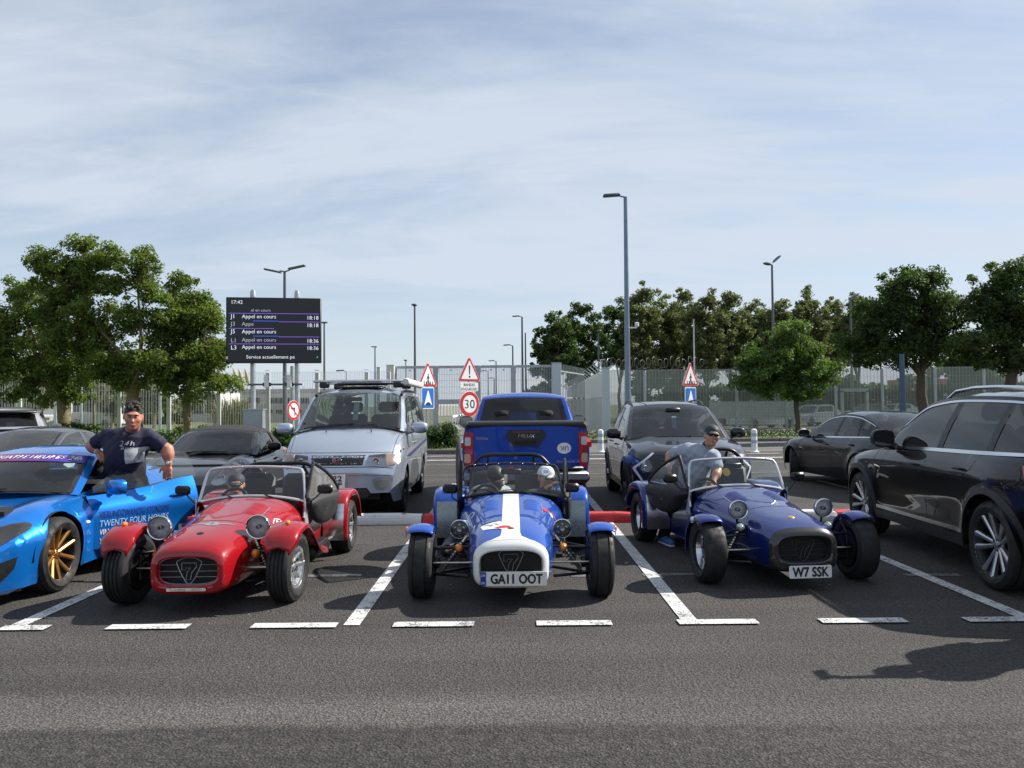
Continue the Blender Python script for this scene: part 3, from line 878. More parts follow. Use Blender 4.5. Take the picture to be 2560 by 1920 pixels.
def tree(name, label, base, Y, blobs, nclump, nleaf, leaf, mat, bark, fork, trunk_r, seed, cat='tree', group=None, clump=0.55, depth=0.9, limbs=7, gap=0.0):
 """blobs: (px, py, rx, ry) ellipses of the crown seen in the photo, given their own depth; base: ground point; fork: height where limbs leave"""
 rng = np.random.default_rng(seed); rnd = random.Random(seed)
 root = thing(name, label, cat, base, 0, group)
 s = Y / 2000
 E = []
 for b in blobs:
  c = at(b[0], b[1], Y); E.append((c.x - base[0], 0 if len(b) < 5 else b[4], c.z - base[2], b[2] * s, b[3] * s))
 vol = [e[3] * e[3] * e[4] for e in E]; tot = sum(vol)
 C, Rd = [], []
 for e, v in zip(E, vol):
  k = max(2, int(round(nclump * v / tot)))
  for _ in range(k):
   d = Vector((rnd.gauss(0, 1), rnd.gauss(0, 1), rnd.gauss(0, 1))).normalized() * (rnd.random() ** 0.42)
   q = .92
   if rnd.random() < .22: d = d.normalized(); q = rnd.uniform(.98, 1.26)     # sprays that break the outline
   C.append((e[0] + d.x * e[3] * q, e[1] + d.y * e[3] * depth * q, e[2] + d.z * e[4] * q))
   Rd.append(clump * (rnd.uniform(0.5, 1.15) if q < .95 else rnd.uniform(.28, .55)))
 # trunk and limbs
 tb = MB()
 top = Vector((rnd.uniform(-.15, .15), rnd.uniform(-.1, .1), fork))
 tb.tube([(0, 0, -0.05), (trunk_r * .3, 0, fork * .35), (-trunk_r * .2, trunk_r * .3, fork * .7), top], [trunk_r * 1.25, trunk_r, trunk_r * .92, trunk_r * .85], 10)
 tob = tb.obj('trunk', bark, root)
 CV = [Vector(c) for c in C]
 order = sorted(range(len(CV)), key=lambda i: rnd.random())
 cen = sum(CV, Vector()) / len(CV)
 lb = MB()
 tips = []
 for i in order[:limbs]:
  end = top.lerp(CV[i], 0.85)
  mid = top.lerp(end, .5) + Vector((rnd.uniform(-.15, .15), rnd.uniform(-.15, .15), rnd.uniform(-.1, .25))) * (end - top).length * .5
  pts = catmull([top - Vector((0, 0, .1)), top.lerp(mid, .5) + Vector((0, 0, .1)), mid, end], 4)
  r0 = trunk_r * rnd.uniform(.4, .62)
  lb.tube(pts, [r0 * (1 - .8 * k / (len(pts) - 1)) for k in range(len(pts))], 6)
  tips += [(p, r0 * (1 - .8 * k / (len(pts) - 1))) for k, p in enumerate(pts) if k > 3]
 for i in range(len(CV)):
  c = CV[i]
  if not tips: break
  p, r0 = min(tips, key=lambda q: (q[0] - c).length + rnd.random() * .4)
  m = p.lerp(c, .55) + Vector((rnd.uniform(-.12, .12), rnd.uniform(-.12, .12), rnd.uniform(0, .15))) * (c - p).length
  lb.tube([p, m, c], [min(r0 * .5, .04), min(r0 * .35, .022), .006], 4, caps=False)
 lb.obj('limbs', bark, root)
 link('crown', leaves_mesh('crown', C, Rd, nleaf, leaf, rng, mat), root)
 return root
def gp(px, Y, z=0.0):
 v = at(px, 1013, Y); return (v.x, v.y, z)
TG = 'trees on the lawn by the display board'
tree('ash_tree', 'dark low-spreading tree at the left edge, trunk left of the man', gp(160, 36), 36,
  [(-30, 850, 90, 90), (60, 800, 90, 80), (120, 890, 100, 80), (20, 940, 90, 60), (190, 940, 75, 60), (150, 985, 70, 35), (60, 720, 50, 40), (-60, 950, 60, 60)],
  180, 31000, 0.082, LEAF_A, BARK_L, 2.0, 0.30, 11, group=TG)
tree('ash_tree', 'tallest broad tree with forked trunk directly behind the standing man', gp(332, 34.5), 34.5,
  [(105, 668, 62, 60), (150, 700, 80, 60), (205, 640, 62, 48), (190, 610, 30, 24), (255, 690, 60, 60), (268, 640, 42, 40), (292, 705, 44, 50), (330, 640, 46, 42), (355, 690, 55, 60), (120, 760, 80, 60), (200, 780, 80, 70),
  (330, 780, 60, 60), (395, 790, 60, 70), (300, 905, 90, 52), (230, 860, 60, 60), (390, 900, 70, 60), (320, 945, 70, 28), (165, 850, 70, 60), (245, 940, 66, 34), (400, 950, 50, 30)],
  270, 52000, 0.080, LEAF_A, BARK_L, 2.1, 0.34, 12, group=TG, limbs=10)
tree('ash_tree', 'round-crowned tree left of the display board, slim mossy trunk', gp(466, 35.5), 35.5,
  [(445, 705, 40, 38), (470, 760, 58, 58), (510, 810, 55, 60), (440, 830, 55, 60), (530, 890, 58, 50), (460, 910, 70, 60), (575, 950, 34, 24), (500, 960, 60, 35), (425, 955, 40, 30)],
  180, 31000, 0.078, LEAF_A, BARK_L, 2.5, 0.17, 13, group=TG)
tree('maple_tree', 'small round young maple standing on the right verge', gp(1993, 37.5), 37.5,
  [(1970, 880, 85, 62), (1925, 935, 85, 52), (2035, 930, 62, 60), (1985, 835, 55, 34), (1890, 915, 50, 40), (1975, 985, 60, 30), (2060, 960, 32, 34), (1860, 955, 38, 24)],
  170, 23000, 0.082, LEAF_B, BARK, 1.9, 0.13, 14, group='maples along the right fence')
tree('maple_tree', 'tall dark maple behind the navy saloon', gp(2308, 33.0), 33,
  [(2285, 680, 34, 34), (2255, 730, 66, 50), (2200, 790, 72, 56), (2330, 740, 62, 56), (2370, 800, 50, 56), (2275, 810, 90, 66), (2150, 850, 52, 46), (2220, 880, 70, 42), (2330, 870, 66, 44), (2165, 905, 34, 22)],
  190, 33000, 0.082, LEAF_D, BARK, 2.7, 0.21, 15, group='maples along the right fence')
tree('maple_tree', 'dark maple cut by the right edge above the black SUV', gp(2530, 31.0), 31,
  [(2540, 690, 66, 50), (2490, 720, 58, 50), (2450, 770, 52, 50), (2520, 800, 80, 70), (2440, 850, 58, 56), (2530, 890, 90, 46), (2600, 780, 80, 90)],
  170, 30000, 0.082, LEAF_D, BARK, 2.9, 0.22, 16, group='maples along the right fence')
# row of poplars beyond the fence
PG = 'poplars beyond the right fence'
POP = [(1392, 858, 44, 70, 0, LEAF_D, 'dark poplar at the left end of the row beyond the fence'),
  (1452, 850, 52, 92, 1, LEAF_D, 'poplar with a sharp tip, second from the left end of the row'),
  (1548, 830, 58, 80, 1, LEAF_D, 'densest dark green tree in the row, just behind the tall lamp post'),
  (1600, 815, 42, 95, 2, LEAF_P, 'thin ragged poplar rising behind the tall lamp post'),
  (1650, 825, 44, 98, 1, LEAF_P, 'pale poplar right of the tall lamp post leaning left'),
  (1702, 818, 48, 100, 1, LEAF_P, 'tallest poplar of the row, above the right crossing sign'),
  (1765, 825, 50, 95, 1, LEAF_P, 'poplar just right of the right crossing sign'),
  (1830, 822, 46, 90, 1, LEAF_P, 'leafy poplar left of the young maple'),
  (1885, 828, 42, 85, 1, LEAF_P, 'poplar showing behind the left half of the young maple'),
  (1945, 830, 40, 75, 1, LEAF_P, 'poplar directly behind the double-headed lamp'),
  (2020, 815, 44, 88, 1, LEAF_P, 'poplar between the double-headed lamp and the tall dark maple'),
  (2085, 835, 42, 80, 1, LEAF_P, 'loose poplar just left of the tall dark maple'),
  (2150, 815, 46, 80, 1, LEAF_P, 'poplar half hidden behind the tall dark maple'),
  (2420, 880, 60, 50, 0, LEAF_D, 'low tree seen between the two tall dark maples')]
for i, (px, py, rx, ry, kind, mt, lab) in enumerate(POP):
 rx *= 1.5
 Yp = 74 + (i % 3) * 4
 bl = [(px + random.uniform(-8, 8), py - ry * .75, rx * .4, ry * .32), (px + random.uniform(-10, 10), py - ry * .3, rx * .75, ry * .42), (px - rx * .35, py + ry * .15, rx * .55, ry * .45),
   (px + rx * .4, py + ry * .2, rx * .55, ry * .45), (px, py + ry * .6, rx * .8, ry * .4), (px + random.uniform(-15, 15), py + ry * 1.0, rx * .75, ry * .25)]
 tree('poplar_tree', lab, gp(px, Yp), Yp, bl, 130, 13500, 0.16, mt, BARK, max(2.0, at(px, py + ry, Yp).z * .6), random.uniform(.1, .18), 40 + i, group=PG, clump=0.75, limbs=9)
# far trees behind the left fence and beyond the gate
for i, (px, py, rx, ry, Yp, lab) in enumerate([(90, 980, 60, 50, 62, 'pale birch behind the left fence above the parked caravans'), (235, 975, 40, 45, 64, 'slim birch behind the left fence left of the forked tree'),
  (280, 985, 34, 50, 66, 'birch behind the fence right beside the forked tree trunk'), (385, 985, 44, 45, 64, 'birch behind the fence between the two right-hand trunks'), (20, 985, 60, 45, 66, 'birch behind the silver SUV at the left edge')]):
 tree('birch_tree', lab, gp(px, Yp), Yp, [(px, py, rx, ry), (px - rx * .4, py + ry * .3, rx * .6, ry * .6), (px + rx * .4, py + ry * .3, rx * .6, ry * .6)], 26, 2600, 0.2, LEAF_P, BARK_L, 2.2, .12, 70 + i, group='birches beyond the left fence', clump=.8, limbs=4)
for i, (px, py, rx, ry, Yp, lab) in enumerate([(1375, 975, 26, 24, 130, 'distant round tree seen through the gate beside the right gate post'), (1338, 985, 26, 16, 135, 'distant low bush seen through the gate above the pickup cab')]):
 tree('far_tree', lab, gp(px, Yp), Yp, [(px, py, rx, ry), (px - rx * .5, py + ry * .4, rx * .6, ry * .6)], 24, 2200, 0.34, LEAF_D, BARK, 1.2, .2, 80 + i, clump=.9, limbs=4)
def shrub(label, px, py_base, Y, w, h, n, seed, mat=None, group='clipped shrubs on the verge'):
 rnd = random.Random(seed); rng = np.random.default_rng(seed)
 p = gp(px, Y, 0.1)
 root = thing('shrub', label, 'shrub', p, 0, group)
 C = []
 for k in range(26):
  a = rnd.uniform(0, 6.28); r = rnd.random() ** .5
  C.append((math.cos(a) * r * w / 2, math.sin(a) * r * w / 2 * .8, rnd.uniform(.15, 1) * h * (1 - .45 * r * r)))
 sb = MB()
 for c in C: sb.tube([(c[0] * .2, c[1] * .2, -.02), (c[0] * .6, c[1] * .6, c[2] * .5), c], [.02, .012, .005], 4, caps=False)
 sb.obj('stems', BARK, root)
 link('foliage', leaves_mesh('foliage', C, [h * .3] * len(C), n, .055, rng, mat or LEAF_S, up=.6), root)
shrub('leafy green shrub between the silver van and the blue pickup', 1093, 1125, 28.0, 1.25, 1.0, 4200, 5)
shrub('shrub showing between the soft-top roadster and the silver van', 722, 1100, 28.5, 1.9, 0.75, 4200, 6)
shrub('dark bush at the foot of the leftmost tree trunk', 205, 1070, 35, 2.2, 1.0, 3000, 7, LEAF_D)
shrub('shrub seen through the soft-top roadster windscreen', 470, 1110, 31, 2.6, 0.8, 3000, 8)
# pampas grass behind the fence
pg_ = thing('pampas_grass', 'tall pampas grass clump with cream plumes behind the left fence', 'grass clump', gp(585, 44))
pm = MB(); pl = MB()
for k in range(420):
 a = random.uniform(0, 6.28); r0 = random.uniform(0, .8); L = random.uniform(1.6, 2.9); dx = math.cos(a); dy = math.sin(a)
 p0 = Vector((dx * r0 + random.uniform(-.7, .7), dy * r0, 0)); p1 = p0 + Vector((dx * .35, dy * .35, L * .72)); p2 = p0 + Vector((dx * 1.25, dy * 1.1, L * .78))
 w = Vector((-dy, dx, 0)) * .018
 pm.add([p0 - w, p0 + w, p1 - w, p1 + w, p2], [(0, 1, 3, 2), (2, 3, 4)])
pm.obj('blades', pbr('pampas_blade', (0.27, 0.27, 0.13), 0.8, noise=.3, nscale=3), pg_, 0)
for k, dx in enumerate((-1.15, -.85, -.55, -.25, .15, .5, .95, 1.2, -1.3)):
 b = Vector((dx * .55, random.uniform(-.3, .3), .5)); t = Vector((dx * 1.0 - .1, random.uniform(-.4, .4), random.uniform(3.2, 3.9)))
 m = b.lerp(t, .7)
 pl.tube([b, m], .012, 4);
 ax = [m.lerp(t, q) + Vector((-.25 * q * q, 0, 0)) for q in (0, .25, .5, .75, 1)]
 pl.tube(ax, [.02, .11, .12, .08, .01], 7)
pl.obj('plumes', pbr('pampas_plume', (0.52, 0.44, 0.31), 0.95, noise=.3, nscale=14, bump=.8, bscale=30), pg_)

# ------------------------------------------------------------------ fences and gate
def fence(label, xs, Y, H, postw, mat, wire_gap, group=None, slope=0.0, lower=None, veilmat=None, rail=False, wire=0.012):
 root = thing('mesh_fence', label, 'fence', (0, 0, 0), 0, group)
 def yy(x): return Y + slope * (x - xs[0])
 for i, x in enumerate(xs):
  MB().box((x, yy(x), H / 2 - .1), (postw, .11, H + .2 - .2), bev=.01).obj('post', mat, root)
  MB().box((x, yy(x), H + .012), (postw * 1.15, .13, .025)).obj('post_cap', mat, root)
 for i in range(len(xs) - 1):
  x0, x1 = xs[i] + postw / 2, xs[i + 1] - postw / 2
  n = max(2, int((x1 - x0) / wire_gap))
  mb = MB()
  for k in range(n + 1):
   x = x0 + (x1 - x0) * k / n
   mb.bar((x, yy(x) - .03, .08), (x, yy(x) - .03, H - .04), wire, wire)
  nz = 9
  for k in range(nz):
   z = .1 + (H - .2) * k / (nz - 1)
   mb.bar((x0, yy(x0) - .015, z), (x1, yy(x1) - .015, z), wire * .6, wire * .6)
  o = mb.obj('wire_panel', mat, root, 0); o['kind'] = 'stuff'
  if lower:
   mb = MB()
   nn = int(lower / .075)
   for k in range(nn):
    z = .06 + lower * k / nn
    mb.bar((x0, yy(x0) - .05, z), (x1, yy(x1) - .05, z), .01, .016)
   o = mb.obj('horizontal_wires', pbr('wire_dark', (.16, .165, .15), .6, .3), root, 0); o['kind'] = 'stuff'
  if veilmat:
   z1 = H - .05
   MB().grid([[(x0, yy(x0) + .02, .05), (x1, yy(x1) + .02, .05)], [(x0, yy(x0) + .02, z1), (x1, yy(x1) + .02, z1)]]).obj('fine_mesh', veilmat, root, 0)
 if rail:
  MB().bar((xs[0], yy(xs[0]), H - .03), (xs[-1], yy(xs[-1]), H - .03), .06, .06).obj('top_rail', mat, root)
 return root
YF = 40.7
pxs = [-75, 49, 175, 298, 422, 547, 670, 793, 917, 972]
fence('tall cream wire fence with square posts behind the left trees', [gp(p, YF)[0] for p in pxs], YF, 3.45, 0.2, FENCE_W, 0.125, 'security fences', wire=.008, veilmat=veil('left_veil', (.42, .44, .40), .12))
fence('second plain fence line further behind the left lawn', [gp(p, 52)[0] for p in (-60, 40, 138, 203, 300, 400)], 52, 3.3, 0.16, GALV, 0.2, 'security fences')
VEIL = veil('fine_wire_veil', (0.33, 0.36, 0.32), 0.54)
VEIL_D = veil('fine_wire_veil_dark', (0.30, 0.31, 0.26), 0.5)
fence('long fine-mesh security fence along the right verge', [gp(p, 41.2)[0] for p in (1518, 1612, 1715, 1840, 1962, 2085, 2200, 2330, 2450, 2575, 2700)], 41.2, 3.42, 0.13, FENCE_G, 0.16, 'security fences', lower=2.2, veilmat=VEIL, slope=-.02)
# sliding gate across the access road: tall panels in a frame
gt = thing('security_gate', 'tall pale grey mesh gate across the access road behind the speed sign', 'gate', (0, 0, 0))
YG = 44.5; HG = 3.82
gx = [gp(p, YG)[0] for p in (988, 1090, 1196, 1284, 1384)]
for x in gx: MB().box((x, YG, HG / 2), (.2 if x in (gx[0], gx[-1]) else .3, .16, HG), bev=.012).obj('frame_post', FENCE_G, gt)
for z in (HG - .06, ):
 MB().bar((gx[0], YG, z), (gx[-1], YG, z), .12, .14).obj('top_rail', FENCE_G, gt)
for a, b in ((gx[1], gx[2]),):
 MB().bar((a, YG, 1.82), (b, YG, 1.82), .14, .26).obj('middle_rail', FENCE_G, gt)
for i in range(4):
 x0, x1 = gx[i] + .12, gx[i + 1] - .12
 z0 = 1.95 if i == 1 else .12
 mb = MB()
 n = int((x1 - x0) / .09)
 for k in range(n + 1):
  x = x0 + (x1 - x0) * k / n
  mb.bar((x, YG - .03, z0), (x, YG - .03, HG - .12), .018, .012)
 for k in range(6):
  z = z0 + (HG - .12 - z0) * k / 5
  mb.bar((x0, YG - .02, z), (x1, YG - .02, z), .012, .012)
 o = mb.obj('wire_panel', FENCE_G, gt, 0); o['kind'] = 'stuff'
 MB().grid([[(x0, YG + .02, z0), (x1, YG + .02, z0)], [(x0, YG + .02, HG - .12), (x1, YG + .02, HG - .12)]]).obj('fine_mesh', veil('gate_veil', (.5, .53, .54), .22), gt, 0)
 for k in range(2):
  p = (x0 + (x1 - x0) * (.35 + .4 * k), YG - .06, HG - .24)
  MB().ball(p, .05, 8, 6).obj('sensor', GALV, gt)
def pillar(label, px, Y, w, H, mat):
 p = gp(px, Y)
 t = MB().box((0, 0, H / 2), (w, w * .8, H), bev=.015).obj('gate_pillar', mat, None, 30, (p[0], p[1], 0))
 MB().box((0, 0, H + .02), (w * 1.1, w * .9, .04)).obj('cap_plate', mat, t)
 for s_ in (-1, 1):
  for k in range(10):
   MB().box((s_ * (w / 2 - .03), -w * .4 - .004, .3 + k * (H - .5) / 9), (.025, .01, .025)).obj('bolt', GALV, t)
 return tag(t, label, 'gate pillar', 'steel pillars of the gate')
pillar('broad white steel pillar at the left end of the gate', 977, 44.2, .42, 3.85, FENCE_W)
pillar('narrow cream pillar left of the gate end', 947, 43.5, .2, 3.7, FENCE_W)
pillar('broad white steel pillar at the right end of the gate', 1392, 44.4, .5, 3.9, pbr('pillar_blue_white', (.50, .56, .60), .5))
pillar('white corner pillar right of the pickup where two fences meet', 1515, 41.3, .4, 3.46, pbr('pillar_blue_white', (.50, .56, .60), .5))
# dark slatted panel right of the gate, and the palisade that runs back from the corner pillar
sl = thing('slat_fence', 'darker vertical slat fence rising behind the pickup, right of the gate', 'fence', (0, 0, 0))
x0, x1 = gp(1402, 45)[0], gp(1485, 45)[0]
n = 18
for k in range(n):
 x = x0 + (x1 - x0) * k / (n - 1)
 MB().box((x, 45 + k * .35, 1.95 - k * .0), (.045, .05, 3.9)).obj('slat', pbr('slat_grey', (.30, .32, .31), .6), sl)
for z in (.5, 2, 3.5):
 MB().bar((x0, 45.05, z), (x1, 45.05 + (n - 1) * .35, z), .05, .08).obj('rail', pbr('slat_grey', (.30, .32, .31), .6), sl)
pf = thing('palisade_fence', 'white palisade fence with barbed arms running back from the corner pillar', 'fence', (0, 0, 0))
A = Vector((gp(1512, 41.6)[0], 41.8, 0)); B = Vector((gp(1418, 92)[0], 92, 0))
N = 46
PW = pbr('palisade_white', (.52, .54, .52), .55, noise=.1)
for k in range(N):
 p = A.lerp(B, (k + .3) / N)
 MB().box((p.x, p.y, 1.0), (.16, .62, 2.0)).obj('lower_pale', pbr('palisade_grey', (.40, .42, .41), .6, noise=.15), pf)
 MB().box((p.x + .02, p.y, 2.62), (.09, .8, 1.24)).obj('upper_pale', PW, pf)
coil = MB()
for k in range(0, N, 2):
 p = A.lerp(B, (k + .5) / N) + Vector((0, 0, 3.2))
 ab = MB()
 ab.bar(p, p + Vector((-.55, 0, .5)), .05, .05); ab.bar(p, p + Vector((.55, 0, .5)), .05, .05)
 ab.obj('barbed_arm', FENCE_W, pf)
 q = A.lerp(B, min(1, (k + 2.5) / N)) + Vector((0, 0, 3.2))
 for dx, dz in ((-.55, .5), (-.3, .27), (.3, .27), (.55, .5)):
  coil.bar(p + Vector((dx, 0, dz)), q + Vector((dx, 0, dz)), .012, .012)
o = coil.obj('barbed_wire', GALV, pf, 0); o['kind'] = 'stuff'
rz_ = thing('razor_wire', 'coiled razor wire on top of the fence at the corner pillar', 'razor wire', (0, 0, 3.55))
rnd = random.Random(2)
for (xa, ya, xb, yb, nn) in ((gp(1490, 44)[0], 44, gp(1530, 41)[0], 41.2, 7), (gp(1530, 41.4)[0], 41.4, gp(1760, 41.4)[0], 40.9, 16)):
 mb = MB(); pts = []
 for k in range(nn * 9):
  t = k / (nn * 9 - 1); a = k / 9 * 2 * math.pi
  r = .30 + .09 * math.sin(k * .21 + 1) + rnd.uniform(-.02, .02)
  pts.append((xa + (xb - xa) * t + math.cos(a) * .22, ya + (yb - ya) * t + r * math.cos(a) * .7, .12 + r * math.sin(a)))
 mb.tube(pts, .006, 4)
 mb.obj('coil', pbr('razor_grey', (.25, .26, .27), .4, .6), rz_)
# barrier posts and far mesh beyond the gate
fr = thing('guard_rail', 'white low guard rail curving beside the road beyond the gate', 'guard rail', (0, 0, 0))
for k in range(16):
 t = k / 15
 x, y = gp(1130 + 105 * t, 62 + 60 * t)[0], 62 + 60 * t
 MB().box((x, y, .45), (.12, .12, .9)).obj('rail_post', WHITEP, fr)
rp = [(gp(1130 + 105 * k / 15, 62 + 60 * k / 15)[0], 62 + 60 * k / 15 - .1, .72) for k in range(16)]
MB().tube(rp, .11, 6).obj('rail_beam', WHITEP, fr)
ff = thing('far_fence', 'far grey mesh fence across the field beyond the gate', 'fence', (0, 0, 0))
x0, x1 = gp(1085, 120)[0], gp(1240, 150)[0]
for k in range(24):
 t = k / 23
 MB().box((x0 + (x1 - x0) * t, 120 + 30 * t, 1.3), (.12, .12, 2.6)).obj('post', GALV, ff)
MB().grid([[(x0, 120, .05), (x1, 150, .05)], [(x0, 120, 2.5), (x1, 150, 2.5)]]).obj('fine_mesh', veil('far_veil', (.36, .36, .33), .5), ff, 0)
structure(MB().grid([[(gp(1090, 60)[0], 60, -.02), (gp(1400, 60)[0], 60, -.02)], [(gp(1130, 95)[0], 95, -.02), (gp(1330, 95)[0], 95, -.02)], [(gp(1210, 180)[0], 180, -.02), (gp(1300, 180)[0], 180, -.02)]]).obj('road_beyond_gate', ROADGREY, None, 0))
for (a, b, ya, yb) in ((1092, 1150, 47, 56), (1145, 1132, 56, 75)):
 xa, xb = gp(a, ya)[0], gp(b, yb)[0]
 structure(MB().grid([[(xa - .12, ya, -.006), (xa + .12, ya, -.006)], [(xb - .12, yb, -.006), (xb + .12, yb, -.006)]]).obj('edge_line', WHITE_LINE, None, 0))

# ------------------------------------------------------------------ lamp posts
def lamp(label, px, top, Y, kind, r=0.075, mat=None, cat='lamp post', group='lamp posts', lean=0.0):
 p = gp(px, Y); H = at(px, top, Y).z
 mat = mat or GALV_D
 t = thing('lamp_post', label, cat, p, 0, group)
 MB().tube([(0, 0, 0), (0, 0, H * .33), (0, 0, H)], [r * 1.35, r * 1.1, r * .75], 12).obj('pole', mat, t)
 MB().lathe([(r * 2.4, 0), (r * 2.4, .04), (r * 1.4, .06)], 12).obj('base_plate', mat, t)
 if kind == 'left':
  MB().tube([(0, 0, H - .02), (-.3, 0, H + .05)], .035, 8).obj('arm', mat, t)
  MB().box((-.58, 0, H + .07), (.72, .3, .11), Matrix.Rotation(R(-4), 3, 'Y'), bev=.035).obj('lamp_head', GALV_D, t)
 elif kind == 'front':
  MB().box((0, -.25, H + .06), (.42, .7, .16), bev=.05).obj('lamp_head', GALV_D, t)
 elif kind == 'flat':
  MB().box((-.1, 0, H + .05), (.7, .3, .12), bev=.03).obj('lamp_head', GALV_D, t)
 elif kind == 'double':
  for s_ in (-1, 1):
   MB().tube([(0, 0, H - .03), (s_ * .3, s_ * -.1, H + .04)], .04, 8).obj('arm', mat, t)
   MB().box((s_ * .72, s_ * -.18, H + .12 + .1 * s_ * .6), (.95, .34, .09), Matrix.Rotation(R(-12 * s_), 3, 'Y'), bev=.03).obj('lamp_head', GALV_D, t)
 elif kind == 'discs':
  for s_, tilt, rr in ((-1, 12, .32), (1, -42, .42)):
   M_ = Matrix.Translation((s_ * .34 - .0, 0, H + (.08 if s_ < 0 else .42))) @ Matrix.Rotation(R(tilt), 4, 'Y')
   MB().lathe([(.001, .1), (rr * .6, .08), (rr, .0), (rr * .8, -.06), (.001, -.07)], 14).xf(M_).obj('lamp_head', GALV_D, t)
 elif kind == 'disc':
  M_ = Matrix.Translation((.34, 0, H + .16)) @ Matrix.Rotation(R(-30), 4, 'Y')
  MB().lathe([(.001, .1), (.3, .08), (.48, .0), (.4, -.06), (.001, -.07)], 14).xf(M_).obj('lamp_head', GALV_D, t)
 return t, H
t, H = lamp('tallest blue-grey lamp post with single head pointing left, behind the dark crossover', 1570, 492, 33.5, 'left', .105, GALV_B)
cm = MB().box((.16, -.05, 0), (.34, .06, .06)); cm.ball((.34, -.05, .1), .09, 10, 8); cm.lathe([(.06, .1), (.09, .14), (.09, .2), (.02, .23)], 10, 'z', (.34, -.05, 0))
cm.obj('camera_bracket', WHITEP, t, loc=(.05, -.1, at(1570, 820, 33.5).z))
MB().bar((.115, -.03, .1), (.115, -.03, at(1570, 835, 33.5).z), .02, .03).obj('cable', pbr('cable_orange', (.4, .16, .05), .6), t)
lamp('double-armed lamp post rising behind the display board', 712, 678, 44, 'double', .10)
lamp('slim single lamp right of the display board', 811, 808, 62, 'flat', .08)
lamp('tall lamp between the display board and the left crossing sign', 1038, 765, 70, 'front', .10)
lamp('small distant lamp just left of the tall front-facing lamp', 938, 868, 95, 'flat', .09)
lamp('small distant lamp left of the left crossing sign', 1015, 902, 110, 'front', .09)
lamp('tall lamp with left head above the pickup cab', 1307, 792, 78, 'left', .11)
lamp('bare thin mast immediately right of the lamp above the pickup cab', 1315, 832, 80, 'none', .09)
lamp('medium lamp seen through the gate left of the pickup cab top', 1283, 864, 80, 'left', .09)
lamp('short distant lamp in line with the speed sign top', 1241, 903, 100, 'left', .09)
lamp('tiny distant lamp right of the warning triangle', 1221, 928, 105, 'left', .08)
lamp('tiny distant lamp far beyond the gate, lowest of the group', 1236, 946, 125, 'left', .08)
lamp('small pole with round head behind the razor wire', 1498, 830, 72, 'front', .09)
lamp('thin pale mast behind the right crossing sign', 1737, 798, 66, 'none', .07, GALV)
lamp('lamp post with two disc heads above the young maple', 1936, 662, 58, 'discs', .10)
lamp('lamp post with one disc head left of the tall dark maple', 2131, 745, 66, 'disc', .09)
lamp('thick dark blue post beside the tall maple trunk', 2257, 885, 30, 'none', .11, pbr('post_navy', (.06, .09, .15), .4, .2))
lamp('slim galvanised pole beyond the fence left of the silver van roof', 866, 928, 75, 'left', .06, GALV)
lamp('thick pale pole between the board posts', 731, 915, 46, 'none', .16, GALV)
lamp('galvanised pole at far right above the black SUV', 2524, 868, 44, 'none', .06, GALV)
# ------------------------------------------------------------------ bollards
def bollard(label, px, py):
 p = gnd(px, py)
 t = thing('bollard', label, 'bollard', (p.x, p.y, 0), 0, 'white flexible bollards')
 MB().lathe([(.15, 0), (.15, .03), (.10, .06), (.095, .10), (.095, .70), (.085, .74), (.04, .765), (.001, .77)], 18).obj('post', WHITEP, t)
 for z in (.30, .52):
  MB().lathe([(.0975, z), (.0985, z + .01), (.0985, z + .10), (.0975, z + .11)], 18).obj('reflective_band', pbr('band_grey', (.36, .42, .52), .3), t)
bollard('white bollard between the pickup and the dark crossover', 1502, 1131)
bollard('white bollard just right of the dark crossover', 1886, 1131)
bollard('white bollard showing above the bonnet of the navy saloon', 2010, 1131)

# ------------------------------------------------------------------ road signs
def sign_frame(label, px, Y, theta, top_z):
 p = gp(px, Y)
 t = thing('road_sign', label, 'road sign', p, R(theta), 'road signs on the verge')
 MB().tube([(0, .045, 0), (0, .045, top_z)], .035, 10).obj('pole', GALV, t)
 return t
X1, Z1 = (1, 0, 0), (0, 0, 1)
def tri(r, rad=.05, n=5):
 """rounded triangle with side 2r, centred, point up"""
 h = r * math.sqrt(3)
 C = [(-r + rad * 1.73, -h / 3 + rad), (r - rad * 1.73, -h / 3 + rad), (0, 2 * h / 3 - 2 * rad)]
 out = []
 for (cx, cy), a0 in zip(C, (150, 270, 30)):
  for k in range(n + 1):
   a = R(a0 + 120 * k / n)
   out.append((cx + rad * math.cos(a), cy + rad * math.sin(a)))
 return out
def plate(mb_poly, t, name, mat, z, y, th=.004):
 return MB().prism(mb_poly, (0, y, z), X1, Z1, th).obj(name, mat, t, 0)
WALKER = [[(-.02, .06), (.03, .07), (.075, -.03), (.06, -.04), (.035, .0), (.03, -.08), (.10, -.24), (.07, -.25), (.0, -.10), (-.05, -.25), (-.08, -.24), (-.03, -.08), (-.03, -.01), (-.075, -.07), (-.09, -.06)]]
def walker(t, z, y, s=1.0):
 mb = MB()
 mb.prism([(p[0] * s, p[1] * s) for p in WALKER[0]], (0, y, z), X1, Z1, .003)
 mb.prism(circ(.032 * s, 12, 0.01 * s, .105 * s), (0, y, z), X1, Z1, .003)
 for k in range(5):
  x = (-.24 + .115 * k) * s
  mb.prism([(x, -.25 * s), (x + .05 * s, -.25 * s), (x + .055 * s, -.14 * s), (x + .01 * s, -.14 * s)], (0, y + .001, z), X1, Z1, .003)
 mb.obj('pictogram', INK, t, 0)
def warn(t, z, r):
 plate(tri(r, .06), t, 'sign_plate', SIGN_W, z, .02, .02)
 plate(tri(r * .96, .055), t, 'red_border', SIGN_R, z, -.004)
 plate(tri(r * .74, .02), t, 'white_field', SIGN_W, z, -.008)
